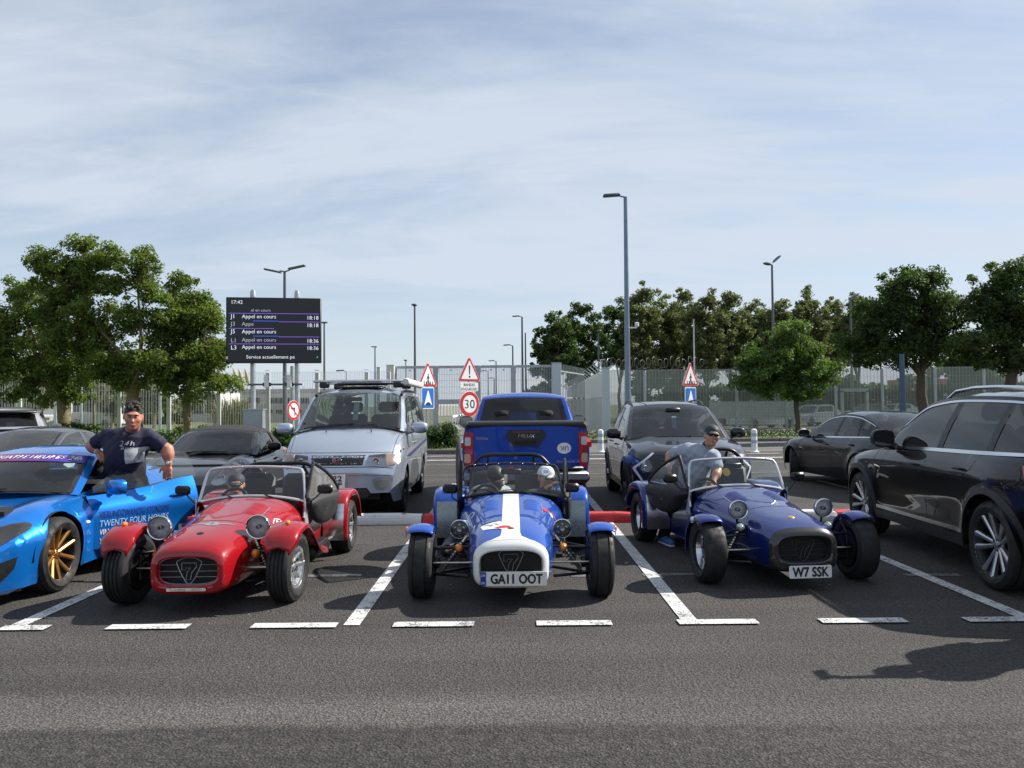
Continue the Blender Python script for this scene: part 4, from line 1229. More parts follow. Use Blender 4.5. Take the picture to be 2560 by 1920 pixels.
def hump(t, z, s):
 plate(rrect(s, s * 1.12, .05), t, 'sign_plate', SIGN_W, z, .02, .02)
 plate(rrect(s * .9, s * 1.02, .03), t, 'blue_field', SIGN_B, z, -.004)
 plate([(-.30 * s, -.36 * s), (.30 * s, -.36 * s), (.03 * s, .38 * s), (-.03 * s, .38 * s)], t, 'white_wedge', SIGN_W, z, -.008)
 plate([(-.24 * s, -.36 * s)] + [(s * (-.24 + .06 * k), s * (-.36 + .15 * math.sin(math.pi * k / 8))) for k in range(1, 8)] + [(.24 * s, -.36 * s)], t, 'hump_mark', INK, z, -.012)
for px, Yp, th, lab in ((1070, 28.3, 55, 'crossing warning triangle over blue hump sign beside the silver van'), (1727, 29.5, 42, 'crossing warning triangle over blue hump sign above the dark crossover')):
 zt = at(px, 945 if px < 1500 else 944, Yp).z
 t = sign_frame(lab, px, Yp, th, zt + .3)
 warn(t, zt, .52); walker(t, zt + .02, -.012, 1.0)
 hump(t, at(px, 995 if px < 1500 else 994, Yp).z, .68)
Yp = 28.6
zt = at(1174, 932, Yp).z
t = sign_frame('exclamation triangle over a plate reading BANDES RUGUEUSES and a red-ringed 30', 1174, Yp, 43, zt + .35)
warn(t, zt, .53)
eb = MB().prism([(-.035, .26), (.035, .26), (.02, -.06), (-.02, -.06)], (0, -.012, zt), X1, Z1, .003)
eb.prism(circ(.04, 12, 0, -.14), (0, -.012, zt), X1, Z1, .003); eb.obj('exclamation_mark', INK, t, 0)
z2 = at(1174, 967, Yp).z
plate(rrect(.82, .31, .04), t, 'text_plate', SIGN_W, z2, .02, .02)
text_on('lettering', 'BANDES', INK, t, (0, -.006, z2 + .075), X1, Z1, .16, width=.52, height=.1, bold=.006)
text_on('lettering', 'RUGUEUSES', INK, t, (0, -.006, z2 - .075), X1, Z1, .16, width=.74, height=.1, bold=.006)
z3 = at(1174, 1010, Yp).z
plate(circ(.46, 40), t, 'speed_plate', SIGN_W, z3, .02, .02)
plate(circ(.44, 40), t, 'red_ring', SIGN_R, z3, -.004)
plate(circ(.315, 36), t, 'white_disc', SIGN_W, z3, -.008)
text_on('numerals', '30', INK, t, (0, -.014, z3), X1, Z1, .4, width=.46, height=.31, bold=.008)
Yp = 33
z4 = at(734, 1026, Yp).z
t = sign_frame('red-ringed no-turn sign beside the right board post', 734, Yp, 67, z4 + .4)
plate(circ(.41, 36), t, 'sign_plate', SIGN_W, z4, .02, .02)
plate(circ(.40, 36), t, 'red_ring', SIGN_R, z4, -.004)
plate(circ(.30, 32), t, 'white_disc', SIGN_W, z4, -.008)
ab = MB().prism([(.03, -.22), (.09, -.22), (.09, .12), (-.08, .12), (-.08, .17), (-.19, .09), (-.08, .01), (-.08, .06), (.03, .06)], (0, -.012, z4), X1, Z1, .003).obj('arrow', INK, t, 0)
MB().prism([(-.24, .20), (-.20, .24), (.24, -.20), (.20, -.24)], (0, -.016, z4), X1, Z1, .003).obj('red_bar', SIGN_R, t, 0)

# ------------------------------------------------------------------ display board
DB = thing('display_board', 'large black electronic board listing check-in calls on two steel posts', 'display board', gp(686, 34.5), R(9))
zT, zB = at(686, 745, 34.5).z, at(686, 908, 34.5).z
wD = 3.96
zc_ = (zT + zB) / 2; hD = zT - zB
MB().box((0, 0, zc_), (wD, .28, hD), bev=.03).obj('housing', pbr('board_black', (.012, .012, .014), .55), DB)
MB().box((0, -.1425, zc_), (wD - .12, .006, hD - .12)).obj('screen', pbr('screen_black', (.016, .016, .021), .35), DB)
LED = emit('led_white', (.75, .80, .88), .42)
LED_D = emit('led_dim', (.6, .65, .72), .16)
LED_V = emit('led_violet', (.22, .10, .62), .5)
LED_B = emit('led_blue', (.05, .12, .7), .55)
def dl(u, v): return (-wD / 2 + u * wD, -.147, zT - v * hD)
def dtext(s_, u, v, h, w=None, al='LEFT', mat=None):
 return text_on('screen_text', s_, mat or LED, DB, dl(u, v), X1, Z1, h * 1.4, width=w, height=None, align=al, bold=.004, lift=.001)
# lines of the timetable: u, v are fractions of the board
dtext('17:42', .05, .075, .16)
for v, code, msg, tm, cut in ((.30, 'J1', 'Appel en cours', '18:18', 0), (.415, 'J3', 'Appe', '18:18', 1), (.53, 'J5', 'Appel en cours', '', 0), (.655, 'L1', 'Appel en cours', '18:36', 1), (.765, 'L3', 'Appel en cours', '18:36', 0)):
 dtext(code, .05, v, .18, mat=LED_D if cut else None)
 dtext(msg, .165, v, .165, mat=LED_D if cut else None)
 if tm: dtext(tm, .845, v + .005, .165)
dtext('el en cours', .26, .195, .13, mat=LED_D)
dtext('Service actuellement pe', .21, .915, .15)
for v, u0, u1, mt in ((.245, .03, .98, LED_V), (.36, .28, .55, LED_B), (.37, .55, .98, LED_V), (.475, .03, .5, LED_V), (.59, .28, .55, LED_B), (.60, .55, .98, LED_V), (.71, .03, .98, LED_V)):
 a, b = dl(u0, v), dl(u1, v)
 MB().bar(a, b, .004, .022).obj('screen_rule', mt, DB, 0)
MB().bar(dl(.955, .92), dl(.965, .90), .004, .03).obj('status_dot', emit('led_green', (.1, .6, .2), .5), DB, 0)
MB().box((-wD / 2 + .05, -.15, zB + .22), (.07, .03, .12)).obj('light_sensor', WHITEP, DB)
for dx in (-.93, .93):
 MB().tube([(dx, .26, 0), (dx, .26, zT + .22)], .11, 14).obj('post', GALV, DB)
 MB().lathe([(.12, 0), (.12, .2), (.09, .3), (.09, .32), (.001, .32)], 14, 'z', (dx, .26, zT + .05)).obj('post_cap', GALV, DB)
 MB().lathe([(.2, 0), (.2, .03), (.12, .05)], 14, 'z', (dx, .26, 0)).obj('base_plate', GALV, DB)
zb_ = at(686, 961, 34.5).z
MB().bar((-1.1, .1, zb_), (1.15, .1, zb_), .07, .08).obj('cross_bar', GALV_D, DB)
for dx in (-.32, .62):
 MB().box((dx - .02, -.02, zb_ + .28), (.17, .1, .28), bev=.02).obj('antenna_box', WHITEP, DB)
 MB().box((dx, -.04, zb_), (.19, .12, .3), bev=.02).obj('antenna_box', WHITEP, DB)
 MB().box((dx, .06, zb_), (.34, .1, .16)).obj('mounting_plate', BLACKP, DB)
MB().tube([(.42, .1, zb_), (.42, .05, zb_ + .3), (.36, 0, zb_ + .36)], .012, 6).obj('camera_stalk', GALV, DB)
p = gp(636, 33.8)
cb = MB().box((0, 0, .75), (.82, .4, 1.5), bev=.015).obj('control_cabinet', pbr('cabinet_steel', (.33, .35, .38), .4, .5, noise=.12), None, 30, p)
MB().box((.05, -.205, .78), (.62, .012, 1.3)).obj('door_panel', pbr('cabinet_steel', (.33, .35, .38), .4, .5, noise=.12), cb)
MB().box((-.2, -.22, .8), (.03, .03, .12)).obj('handle', BLACKP, cb)
MB().box((0, 0, 1.52), (.88, .46, .04)).obj('roof_plate', GALV, cb)
tag(cb, 'grey steel control cabinet at the foot of the left board post', 'cabinet')

# ------------------------------------------------------------------ terminal building far left
BW = pbr('building_white', (.60, .60, .57), .8, noise=.08, nscale=.6)
BGL = pbr('building_glass', (.06, .08, .10), .1, 0, 0)
bd = thing('terminal_building', 'low pale concrete building behind the left fence and pampas grass', 'building', gp(800, 92))
def bpx(px, py): v = at(px, py, 92); return v.x - bd.location.x, v.z
def bbox(name, px0, py0, px1, py1, y0, d, mat, parent=None):
 a, zt_ = bpx(px0, py0); b, zb2 = bpx(px1, py1)
 return MB().box(((a + b) / 2, y0 + d / 2, (zt_ + zb2) / 2), (b - a, d, zt_ - zb2)).obj(name, mat, parent or bd, 0)
bbox('wall', 600, 978, 842, 1062, 0, 14, BW)
bbox('upper_block', 600, 972, 700, 978, 2, 8, BW)
bbox('wall', 674, 1010, 880, 1062, -4, 3.9, pbr('building_beige', (.42, .41, .37), .85, noise=.08, nscale=.6))
bbox('parapet', 598, 974, 845, 980, -.25, .2, pbr('building_grey', (.4, .4, .4), .8))
for k in range(5):
 w_ = bbox('window', 642 + k * 6 - 22, 994, 647 + k * 6 - 22, 1008, -.15, .12, BGL)
for k in range(9):
 w_ = bbox('window', 676 + k * 11, 995, 684 + k * 11, 1009, -.15, .12, BGL)
 bbox('window_sill', 675 + k * 11, 1009, 685 + k * 11, 1010, -.3, .2, BW, w_)
for k in range(3): bbox('window', 682 + k * 34, 1024, 708 + k * 34, 1032, -4.12, .1, BGL)
for k in range(12):
 bbox('roof_rod', 646 + k * 16, 964 + (k % 3) * 3, 646.7 + k * 16, 978, 3, .1, GALV_D)
gl = thing('glazed_hall', 'white-framed glazed hall left of the pampas grass behind the fence', 'building', gp(525, 96))
def gbox(name, px0, py0, px1, py1, y0, d, mat, parent=None):
 f = lambda px, py: at(px, py, 96)
 a, b = f(px0, py0), f(px1, py1)
 return MB().box(((a.x + b.x) / 2 - gl.location.x, y0 + d / 2, (a.z + b.z) / 2), (b.x - a.x, d, a.z - b.z)).obj(name, mat, parent or gl, 0)
gbox('wall', 470, 982, 546, 1062, 0, 12, BW)
for i in range(5):
 for j in range(6):
  p = gbox('pane', 514 + i * 6, 986 + j * 8, 519 + i * 6, 992.5 + j * 8, -.1, .08, BGL)
for i in range(3):
 for j in range(4):
  gbox('pane', 480 + i * 10, 996 + j * 10, 488 + i * 10, 1004 + j * 10, -.1, .08, BGL)
gbox('canopy', 488, 978, 546, 983, -2.5, 2.4, BW)
# low white wall panel and far shed on the right behind the fence
sh = thing('red_shed', 'far red-roofed shed seen under the maples behind the right fence', 'building', gp(2390, 120))
for nm, x0_, x1_, z0_, z1_, mt in (('wall', -7, 9, 0, 3.4, BW), ('roof', -7.4, 9.4, 3.4, 5.0, pbr('shed_red', (.42, .08, .06), .6))):
 MB().box(((x0_ + x1_) / 2, 3, (z0_ + z1_) / 2), (x1_ - x0_, 6, z1_ - z0_)).obj(nm, mt, sh, 0)
for k in range(5): MB().box((-5 + k * 3, -.05, 1.6), (1.6, .08, 1.6)).obj('window', BGL, sh, 0)
# gate frame in the right fence
gf = thing('goal_frame', 'pale square gate frame standing before the right fence above the navy saloon', 'gate frame', gp(2137, 39.5))
for dx in (-.62, .62): MB().box((dx, 0, 1.08), (.12, .12, 2.16)).obj('upright', FENCE_G, gf)
MB().box((0, 0, 2.2), (1.36, .12, .16)).obj('crossbar', FENCE_G, gf)
tb_ = thing('low_wall', 'long white slatted panel low behind the fence right of the crossing sign', 'wall', gp(1880, 47))
MB().box((0, 0, 1.2), (5.0, .1, 1.0)).obj('panel', pbr('panel_pale', (.5, .53, .52), .6), tb_, 0)
for dx in (-2.4, 0, 2.4): MB().box((dx, .08, .9), (.12, .12, 1.8)).obj('post', GALV, tb_, 0)

# scrub that closes the view behind the right fence, and the hedge behind the left one
def scrub(name, label, px0, px1, Yp, h0, h1, n, mat, seed, dens=1.0):
 rng = np.random.default_rng(seed)
 x0, x1 = gp(px0, Yp)[0], gp(px1, Yp)[0]
 C, Rd = [], []
 k = int((x1 - x0) * dens)
 for i in range(k):
  x = rng.uniform(x0, x1); top = h0 + (h1 - h0) * (0.5 + 0.5 * math.sin(x * .35 + seed)) * rng.uniform(.5, 1.0)
  for z in np.arange(.3, top, .9): C.append((x + rng.normal() * .5, Yp + rng.uniform(-1.5, 1.5), z)); Rd.append(rng.uniform(.6, 1.1))
 o = link(name, leaves_mesh(name, C, Rd, n, .36, rng, mat))
 tag(o, label, 'scrub', kind='stuff')
scrub('scrub', 'continuous dark scrub under the poplars behind the right fence', 1590, 2600, 90, 3.0, 7.0, 42000, LEAF_D, 3, 2.0)
scrub('hedge', 'low far hedge behind the left fence', -80, 480, 84, 2.5, 5.5, 24000, LEAF_P, 5, 1.6)
# ================================================================== car building kit
# car space: x to the car's left (seen from in front: picture right), y backwards from the front axle, z up
GLASS_CLR = glass('glass_clear', (0.80, 0.86, 0.85), 1.45, dust=.01)
GLASS_CAR = glass('glass_car', (0.50, 0.56, 0.55), 1.52, dust=.012)
GLASS_TINT = glass('glass_tint', (0.16, 0.18, 0.19), 1.52, dust=.006)
LENS = glass('lens_clear', (0.85, 0.87, 0.90), 1.5, dust=.05)
SEATM = pbr('seat_cloth', (0.012, 0.012, 0.013), .85, noise=.2)
DASHM = pbr('dash_plastic', (0.018, 0.0185, 0.020), .6)
GAP = pbr('panel_gap', (0.004, 0.004, 0.004), .9)
def tyre_mesh(Rt, w, rim, grooves=3, n=48):
 h = w / 2; rr = Rt
 prof = [(rim - .012, -h * .80), (rim + .012, -h * .96), (rim + (rr - rim) * .45, -h * 1.03), (rr - .045, -h * .98), (rr - .016, -h * .88), (rr - .004, -h * .72)]
 xs = []
 if grooves:
  g = .006
  for k in range(grooves):
   c = -h * .5 + h * (k / (grooves - 1) if grooves > 1 else .5) * 1.0
   prof += [(rr, c - g * 1.2), (rr - .009, c - g), (rr - .009, c + g), (rr, c + g * 1.2)]
 else:
  prof += [(rr, -h * .3), (rr, h * .3)]
 prof += [(p[0], -p[1]) for p in reversed(prof[:6])]
 return MB().lathe(prof, n, 'x').mesh('tyre', RUBBER, 32)
def rim_mesh(rim, w, style, mats, n=40):
 """outer face towards +x. mats: [face metal, dark inside]"""
 h = w / 2
 mb = MB()
 lip = rim
 mb.lathe([(lip - .004, h * .80), (lip, h * .88), (lip + .006, h * .90), (lip + .004, h * .78)], n, 'x')
 mb.lathe([(lip - .004, h * .84), (lip - .016, h * .74), (lip - .03, h * .1), (lip - .034, -h * .85)], n, 'x', mi=style.get('barrel', 1))
 mb.lathe([(.001, -h * .2), (rim * .72, -h * .2), (rim * .72, -h * .05), (.001, -h * .05)], 24, 'x', mi=2)   # brake disc
 mb.lathe([(.001, -h * .9), (lip - .03, -h * .9)], 24, 'x', mi=1)
 k = style['kind']; dish = style.get('dish', .35)
 xc = h * dish     # hub plane
 xr = h * style.get('rimx', .72)
 if k == 'spokes':
  N = style['n']; wi, wo = style['wi'], style['wo']; th = style.get('th', .02); pair = style.get('pair', 0)
  for i in range(N):
   a0 = 2 * math.pi * (i + .25) / N
   for s_ in ((-1, 1) if pair else (0,)):
    aa = a0
    M_ = Matrix.Rotation(aa, 3, 'X')
    off_i, off_o = s_ * style.get('pi', .0), s_ * style.get('po', .0)
    r0, r1 = rim * .16, lip - .012
    P = []
    for (r, ww, x, of) in ((r0, wi, xc, off_i), ((r0 + r1) / 2, (wi + wo) / 2 * style.get('waist', .9), (xc * .55 + xr * .45), (off_i + off_o) / 2), (r1, wo, xr, off_o)):
     P.append([M_ @ Vector((x, of - ww / 2, r)), M_ @ Vector((x + th * .35, of - ww * .22, r)), M_ @ Vector((x + th * .35, of + ww * .22, r)), M_ @ Vector((x, of + ww / 2, r)),
        M_ @ Vector((x - th, of + ww / 2, r)), M_ @ Vector((x - th, of - ww / 2, r))])
    mb.grid(P, close_u=True)
  mb.lathe([(.001, xc + .012), (rim * .14, xc + .012), (rim * .20, xc + .002), (rim * .24, xc - .02)], 20, 'x')
  for i in range(5):
   a = 2 * math.pi * i / 5
   mb.lathe([(.001, xc + .016), (.009, xc + .014), (.010, xc - .0)], 8, 'x', (0, rim * .17 * math.cos(a), rim * .17 * math.sin(a)), mi=1)
  mb.lathe([(.001, xc + .02), (rim * .075, xc + .018), (rim * .085, xc + .01)], 16, 'x', mi=style.get('cap', 0))
 elif k == 'minilite':
  # eight thick rounded spokes on a hub
  N = style['n']
  for i in range(N):
   a = 2 * math.pi * i / N
   M_ = Matrix.Rotation(a, 3, 'X')
   rows = []
   for r, ww, x in ((rim * .2, .05, xc), (rim * .45, .034, xc + .008), (rim * .7, .036, (xc + xr) / 2 + .006), (lip - .015, .066, xr)):
    rows.append([M_ @ Vector((x + d_, c_ * ww / 2, r)) for c_, d_ in ((-1, -.03), (-1, -.006), (-.5, .008), (.5, .008), (1, -.006), (1, -.03))])
   mb.grid(rows)
  mb.lathe([(lip - .012, xr + .005), (lip - .04, xr - .0), (lip - .055, xr - .03)], n, 'x')
  mb.lathe([(.001, xc + .025), (rim * .12, xc + .025), (rim * .16, xc + .012), (rim * .30, xc + .008), (rim * .32, xc - .02)], 20, 'x')
  for i in range(4):
   a = 2 * math.pi * (i + .5) / 4
   mb.lathe([(.001, xc + .02), (.009, xc + .02), (.01, xc + .005)], 8, 'x', (0, rim * .23 * math.cos(a), rim * .23 * math.sin(a)), mi=1)
 elif k == 'deep':
  # deep dished rim with dark centre
  mb.lathe([(lip - .006, h * .82), (lip - .02, h * .55), (lip - .035, h * .05), (lip - .05, -h * .05)], n, 'x')
  mb.lathe([(lip - .04, -h * .02), (rim * .55, h * .12), (rim * .3, h * .10), (.001, h * .12)], n, 'x', mi=1)
  for i in range(10):
   a = 2 * math.pi * i / 10
   mb.lathe([(.001, h * .14), (.008, h * .14), (.009, h * .0)], 8, 'x', (0, rim * .72 * math.cos(a), rim * .72 * math.sin(a)), mi=1)
  for i in range(4):
   a = 2 * math.pi * i / 4
   mb.lathe([(.001, h * .25), (.010, h * .24), (.011, h * .1)], 8, 'x', (0, rim * .28 * math.cos(a), rim * .28 * math.sin(a)), mi=0)
 return mb.mesh('rim', mats, 35)
DISC = pbr('brake_disc', (.22, .2, .18), .45, .9)
def put_wheels(root, Rt, w, rim, style, mats, wb, trk_f, trk_r, steer=0.0, grooves=3, wr=None, n=48, camber=0.0):
 tm = tyre_mesh(Rt, w, rim, grooves, n)
 rm = rim_mesh(rim, w, style, mats + [DISC])
 tm2 = tyre_mesh(Rt, wr, rim, grooves, n) if wr else tm
 for (y, trk, st, t_) in ((0, trk_f, steer, tm), (wb, trk_r, 0, tm2)):
  for sx in (1, -1):
   wh = link('wheel', t_, root, (sx * trk / 2, y, Rt), (0, camber * sx, (0 if sx > 0 else math.pi) + st))
   link('rim', rm, wh)
class Car:
 pass
def lower_body(root, P, paint_m, clad_m=None, name='body'):
 """loft of the body below the glass, with wheel arches cut into its lower edge"""
 y0, y1 = P['y0'], P['y1']
 arches = P['arches']           # (yc, zc, R)
 ys = set(np.linspace(y0, y1, P.get('n', 60)).tolist())
 for e in P.get('extra', []): ys.add(e)
 for (yc, zc, Ra) in arches:
  for k in range(15): ys.add(yc + Ra * math.cos(math.pi * k / 14))
  ys.add(yc - Ra - .004); ys.add(yc + Ra + .004)
 for e in (.01, .03, .06, .1, .16): ys.add(y0 + e); ys.add(y1 - e)
 ys = sorted(y for y in ys if y0 <= y <= y1)
 ys = [y for i, y in enumerate(ys) if i == 0 or y - ys[i - 1] > .0015]
 ns, nt = 12, 9
 pb, ps, pt = P.get('pb', 2.0), P.get('ps', 2.2), P.get('pt', 2.6)
 bow_f, bow_r, bl = P.get('bow_f', .25), P.get('bow_r', .15), P.get('bow_len', 1.2)
 wmax = max(P['wm'](y) for y in ys)
 cab = P.get('cab')
 rows = []
 for y in ys:
  zb, wb_, zm, wm, zs, ws, zt = (P[k](y) for k in ('zb', 'wb', 'zm', 'wm', 'zs', 'ws', 'zt'))
  z0 = zb
  for (yc, zc, Ra) in arches:
   if abs(y - yc) <= Ra: z0 = max(z0, zc + math.sqrt(max(0, Ra * Ra - (y - yc) ** 2)))
  z0 = min(z0, zs - .03)
  row = []
  for i in range(ns + 1):
   z = z0 + (zs - z0) * i / ns
   if z <= zm: x = wm - (wm - wb_) * max(0, (zm - z) / max(1e-4, zm - zb)) ** pb
   else: x = wm - (wm - ws) * ((z - zm) / max(1e-4, zs - zm)) ** ps
   for (yc, zc, Ra) in arches:
    d = math.hypot(y - yc, z - zc) - Ra
    if d < .25: x += P.get('flare', .018) * math.exp(-(max(0, d) / .07) ** 2)
   if 'crease' in P: x += P['crease'](y, z)
   row.append([x, y, z])
  for i in range(1, nt + 1):
   u = 1 - i / nt
   x = ws * u
   z = zs + (zt - zs) * (1 - u ** pt)
   if 'bulge' in P: z += P['bulge'](x, y)
   row.append([x, y, z])
  for p in row:
   q = min(1.2, abs(p[0]) / wmax)
   bf = max(0, 1 - (y - y0) / bl); br = max(0, 1 - (y1 - y) / bl)
   p[1] += bow_f * bf * bf * q ** 2.4 - bow_r * br * br * q ** 2.4
  rows.append(row)
 mb = MB()
 hole_q = []
 P['hole_q'] = hole_q
 J = ns + nt + 1
 for sx in (1, -1):
  V = [(p[0] * sx, p[1], p[2]) for r in rows for p in r]; F = []; M = []
  for i in range(len(rows) - 1):
   ym = (ys[i] + ys[i + 1]) / 2
   for j in range(J - 1):
    if cab and cab[0] < ym < cab[1] and j >= ns + 1: continue
    if sx > 0 and 'hole' in P and j < ns and P['hole'][0] < ym < P['hole'][1] and rows[i][j][2] > P['hole'][2] + .28 * max(0, (ym - 1.25) / .47) ** 2 - .001:
     hole_q.append([rows[i][j], rows[i][j + 1], rows[i + 1][j + 1], rows[i + 1][j]]); continue
    q = (i * J + j, i * J + j + 1, (i + 1) * J + j + 1, (i + 1) * J + j)
    F.append(q if sx > 0 else q[::-1])
    zc_ = (rows[i][j][2] + rows[i + 1][j + 1][2]) / 2
    M.append(1 if (clad_m and P['clad'](ym, zc_)) else 0)
  k = len(mb.v)
  mb.v += V; mb.f += [tuple(a + k for a in q) for q in F]; mb.m += M
 for r, fl in ((rows[0], False), (rows[-1], True)):
  g = []
  for p in r:
   g.append([(p[0] * (1 - 2 * k / 10), p[1] + ((bow_f if not fl else -bow_r) * ((abs(1 - 2 * k / 10) * p[0] / wmax) ** 2.4 - (p[0] / wmax) ** 2.4)), p[2]) for k in range(11)])
  k0 = len(mb.f)
  mb.grid(g, flip=fl)
  if clad_m:
   for i in range(k0, len(mb.f)):
    zc_ = sum(mb.v[a][2] for a in mb.f[i]) / 4
    mb.m[i] = 1 if P['clad'](r[0][1], zc_) else 0
 me = mb.mesh(name, [paint_m] + ([clad_m] if clad_m else []), 32)
 ob = link(name, me, root)
 # dark inner structure: floor, wheel wells
 ib = MB()
 wi = min(P['wb'](y) for y in (0.0, (y0 + y1) / 2)) - .26
 zlo = min(P['zb'](y) for y in (0.2, 1.5)) + .015
 ib.box((0, (y0 + y1) / 2, zlo + .17), (2 * wi, (y1 - y0) - .5, .34))
 mid0, mid1 = arches[0][0] + arches[0][2] + .02, arches[1][0] - arches[1][2] - .02
 wmid = P['wb']((mid0 + mid1) / 2) - .05
 ib.box((0, (mid0 + mid1) / 2, zlo + .14), (2 * wmid, mid1 - mid0, .27))
 for (yc, zc, Ra) in arches:
  for sx in (1, -1):
   xw = P['wm'](yc) - .035
   ib.lathe([(Ra + .004, sx * xw), (Ra + .004, sx * (wi - .0))], 20, 'x', (0, yc, zc), arc=(0, math.pi))
  ib.box((0, yc, zc + .22), (2 * wi, Ra * 1.7, .4))
 ib.obj('underbody', DARK, root, 0)
 return ob, Surf(me)
class Glasshouse:
 """belt, rail, centre: matching columns of points from windscreen base to tail.
 belt (x,y,z), rail (x,y,z), mid (y,z)"""
 def __init__(s, belt, rail, mid):
  s.n = len(belt) - 1
  f = lambda P, k: Key([(i, p[k]) for i, p in enumerate(P)])
  s.B = [f(belt, k) for k in range(3)]; s.Rl = [f(rail, k) for k in range(3)]; s.M = [f(mid, k) for k in range(2)]
 def rail(s, u): return Vector((s.Rl[0](u), s.Rl[1](u), s.Rl[2](u)))
 def belt(s, u): return Vector((s.B[0](u), s.B[1](u), s.B[2](u)))
 def top(s, t, u):
  """t -1..1 across, u along"""
  e = s.rail(u); a = abs(t)
  y = s.M[0](u) + (e.y - s.M[0](u)) * a ** 2.2
  z = s.M[1](u) + (e.z - s.M[1](u)) * a ** 2.6
  return Vector((e.x * t, y, z))
 def side(s, u, v, sx=1, bulge=.02):
  p = s.belt(u).lerp(s.rail(u), v)
  p.x += bulge * 4 * v * (1 - v) * min(1, (s.rail(u) - s.belt(u)).length / .2)
  p.x *= sx
  return p
 def top_patch(s, name, t0, t1, u0, u1, mat, parent, nt=14, nu=10, off=0.0, tf=None, thick=True):
  rows = []
  for i in range(nu + 1):
   u = u0 + (u1 - u0) * i / nu
   a, b = (t0, t1) if tf is None else tf(i / nu, t0, t1)
   rows.append([s.top(a + (b - a) * k / nt, u) for k in range(nt + 1)])
  if off:
   rows = s._off(rows, off)
  return MB().grid(rows).obj(name, mat, parent, 40)
 def _off(s, rows, off):
  out = []
  for i, r in enumerate(rows):
   o = []
   for j, p in enumerate(r):
    a = rows[min(i + 1, len(rows) - 1)][j] - rows[max(i - 1, 0)][j]
    b = r[min(j + 1, len(r) - 1)] - r[max(j - 1, 0)]
    n_ = b.cross(a)
    n_ = n_.normalized() if n_.length > 1e-9 else Vector((0, 0, 1))
    o.append(p + n_ * off)
   out.append(o)
  return out
 def side_patch(s, name, u0, u1, v0, v1, mat, parent, sx=1, nu=10, nv=4, off=0.0, uf=None):
  """v0, v1 numbers or functions of u; uf(u,v) skews pillars"""
  rows = []
  for j in range(nv + 1):
   r = []
   for i in range(nu + 1):
    u = u0 + (u1 - u0) * i / nu
    a = v0(u) if callable(v0) else v0; b = v1(u) if callable(v1) else v1
    v = a + (b - a) * j / nv
    uu = uf(u, v) if uf else u
    p = s.side(uu, v, 1); p.x += off; p.x *= sx
    r.append(p)
   rows.append(r)
  return MB().grid(rows, flip=sx < 0).obj(name, mat, parent, 40)
def wheel_of_steering(root, c, r=.18, tilt=25, mat=None):
 M_ = Matrix.Translation(c) @ Matrix.Rotation(R(90 - tilt), 4, 'X')
 mb = MB().tube([(r * math.cos(a), r * math.sin(a), 0) for a in [2 * math.pi * k / 24 for k in range(24)]], .016, 6, closed=True)
 mb.box((0, 0, -.01), (.11, .1, .03), bev=.01)
 for a in (0, math.pi, -math.pi / 2):
  mb.bar((0, 0, 0), (r * math.cos(a), r * math.sin(a), 0), .03, .012)
 mb.xf(M_)
 mb.tube([c, (c[0], c[1] - .3, c[2] - .12)], .02, 6)
 return mb.obj('steering_wheel', mat or DASHM, root)
def seat(root, x, y, z, h=.62, w=.5, mat=None, rest=True):
 mb = MB()
 mb.box((x, y, z), (w, .5, .14), bev=.05)
 rt = Matrix.Rotation(R(-14), 3, 'X')
 mb.box((x, y + .27, z + h / 2 + .02), (w * .95, .13, h), rt, bev=.055)
 if rest: mb.box((x, y + .27 + h * .3, z + h + .14), (.27, .10, .19), rt, bev=.05)
 return mb.obj('seat', mat or SEATM, root)
def number_plate(root, c, nrm_y, w, h, txt, base=None, tilt=0.0, two=False, band=None, name='number_plate', ch=None):
 """nrm_y -1: faces the front of the car, +1: faces back"""
 ux = Vector((1, 0, 0)) if nrm_y < 0 else Vector((-1, 0, 0))
 uy = Vector((0, math.sin(tilt) * -nrm_y * -1, math.cos(tilt)))
 nn = ux.cross(uy)
 c = Vector(c)
 p = MB().prism(rrect(w, h, .012), c, ux, uy, .006).obj(name, base or PLATE_W, root, 0)
 x0 = 0
 if band:
  bw = .045
  MB().prism(rrect(bw, h * .98, .008, 3, -w / 2 + bw / 2 + .001, 0), c + nn * .005, ux, uy, .002).obj('blue_band', pbr('band_blue', (.01, .04, .30), .4), p, 0)
  text_on('lettering', band, SIGN_W, p, c + ux * (-w / 2 + bw / 2) - uy * h * .28, ux, uy, .03, width=.034, height=.022, lift=.009, bold=.02)
  text_on('lettering', '24h', SIGN_W, p, c + ux * (-w / 2 + bw / 2) + uy * h * .25, ux, uy, .03, width=.034, height=.022, lift=.009, bold=.01, shear=.3)
  x0 = bw / 2
 lines = txt.split('\n')
 for i, s_ in enumerate(lines):
  o = c + ux * x0 + uy * ((len(lines) - 1) / 2 - i) * h * .46
  hh = ch or (h * .66 if len(lines) == 1 else h * .36)
  text_on('characters', s_, INK, p, o, ux, uy, hh * 1.4, width=(w - 2 * x0) * (.84 if len(lines) == 1 else .72), height=hh, lift=.008, fat=hh * .045)
 return p
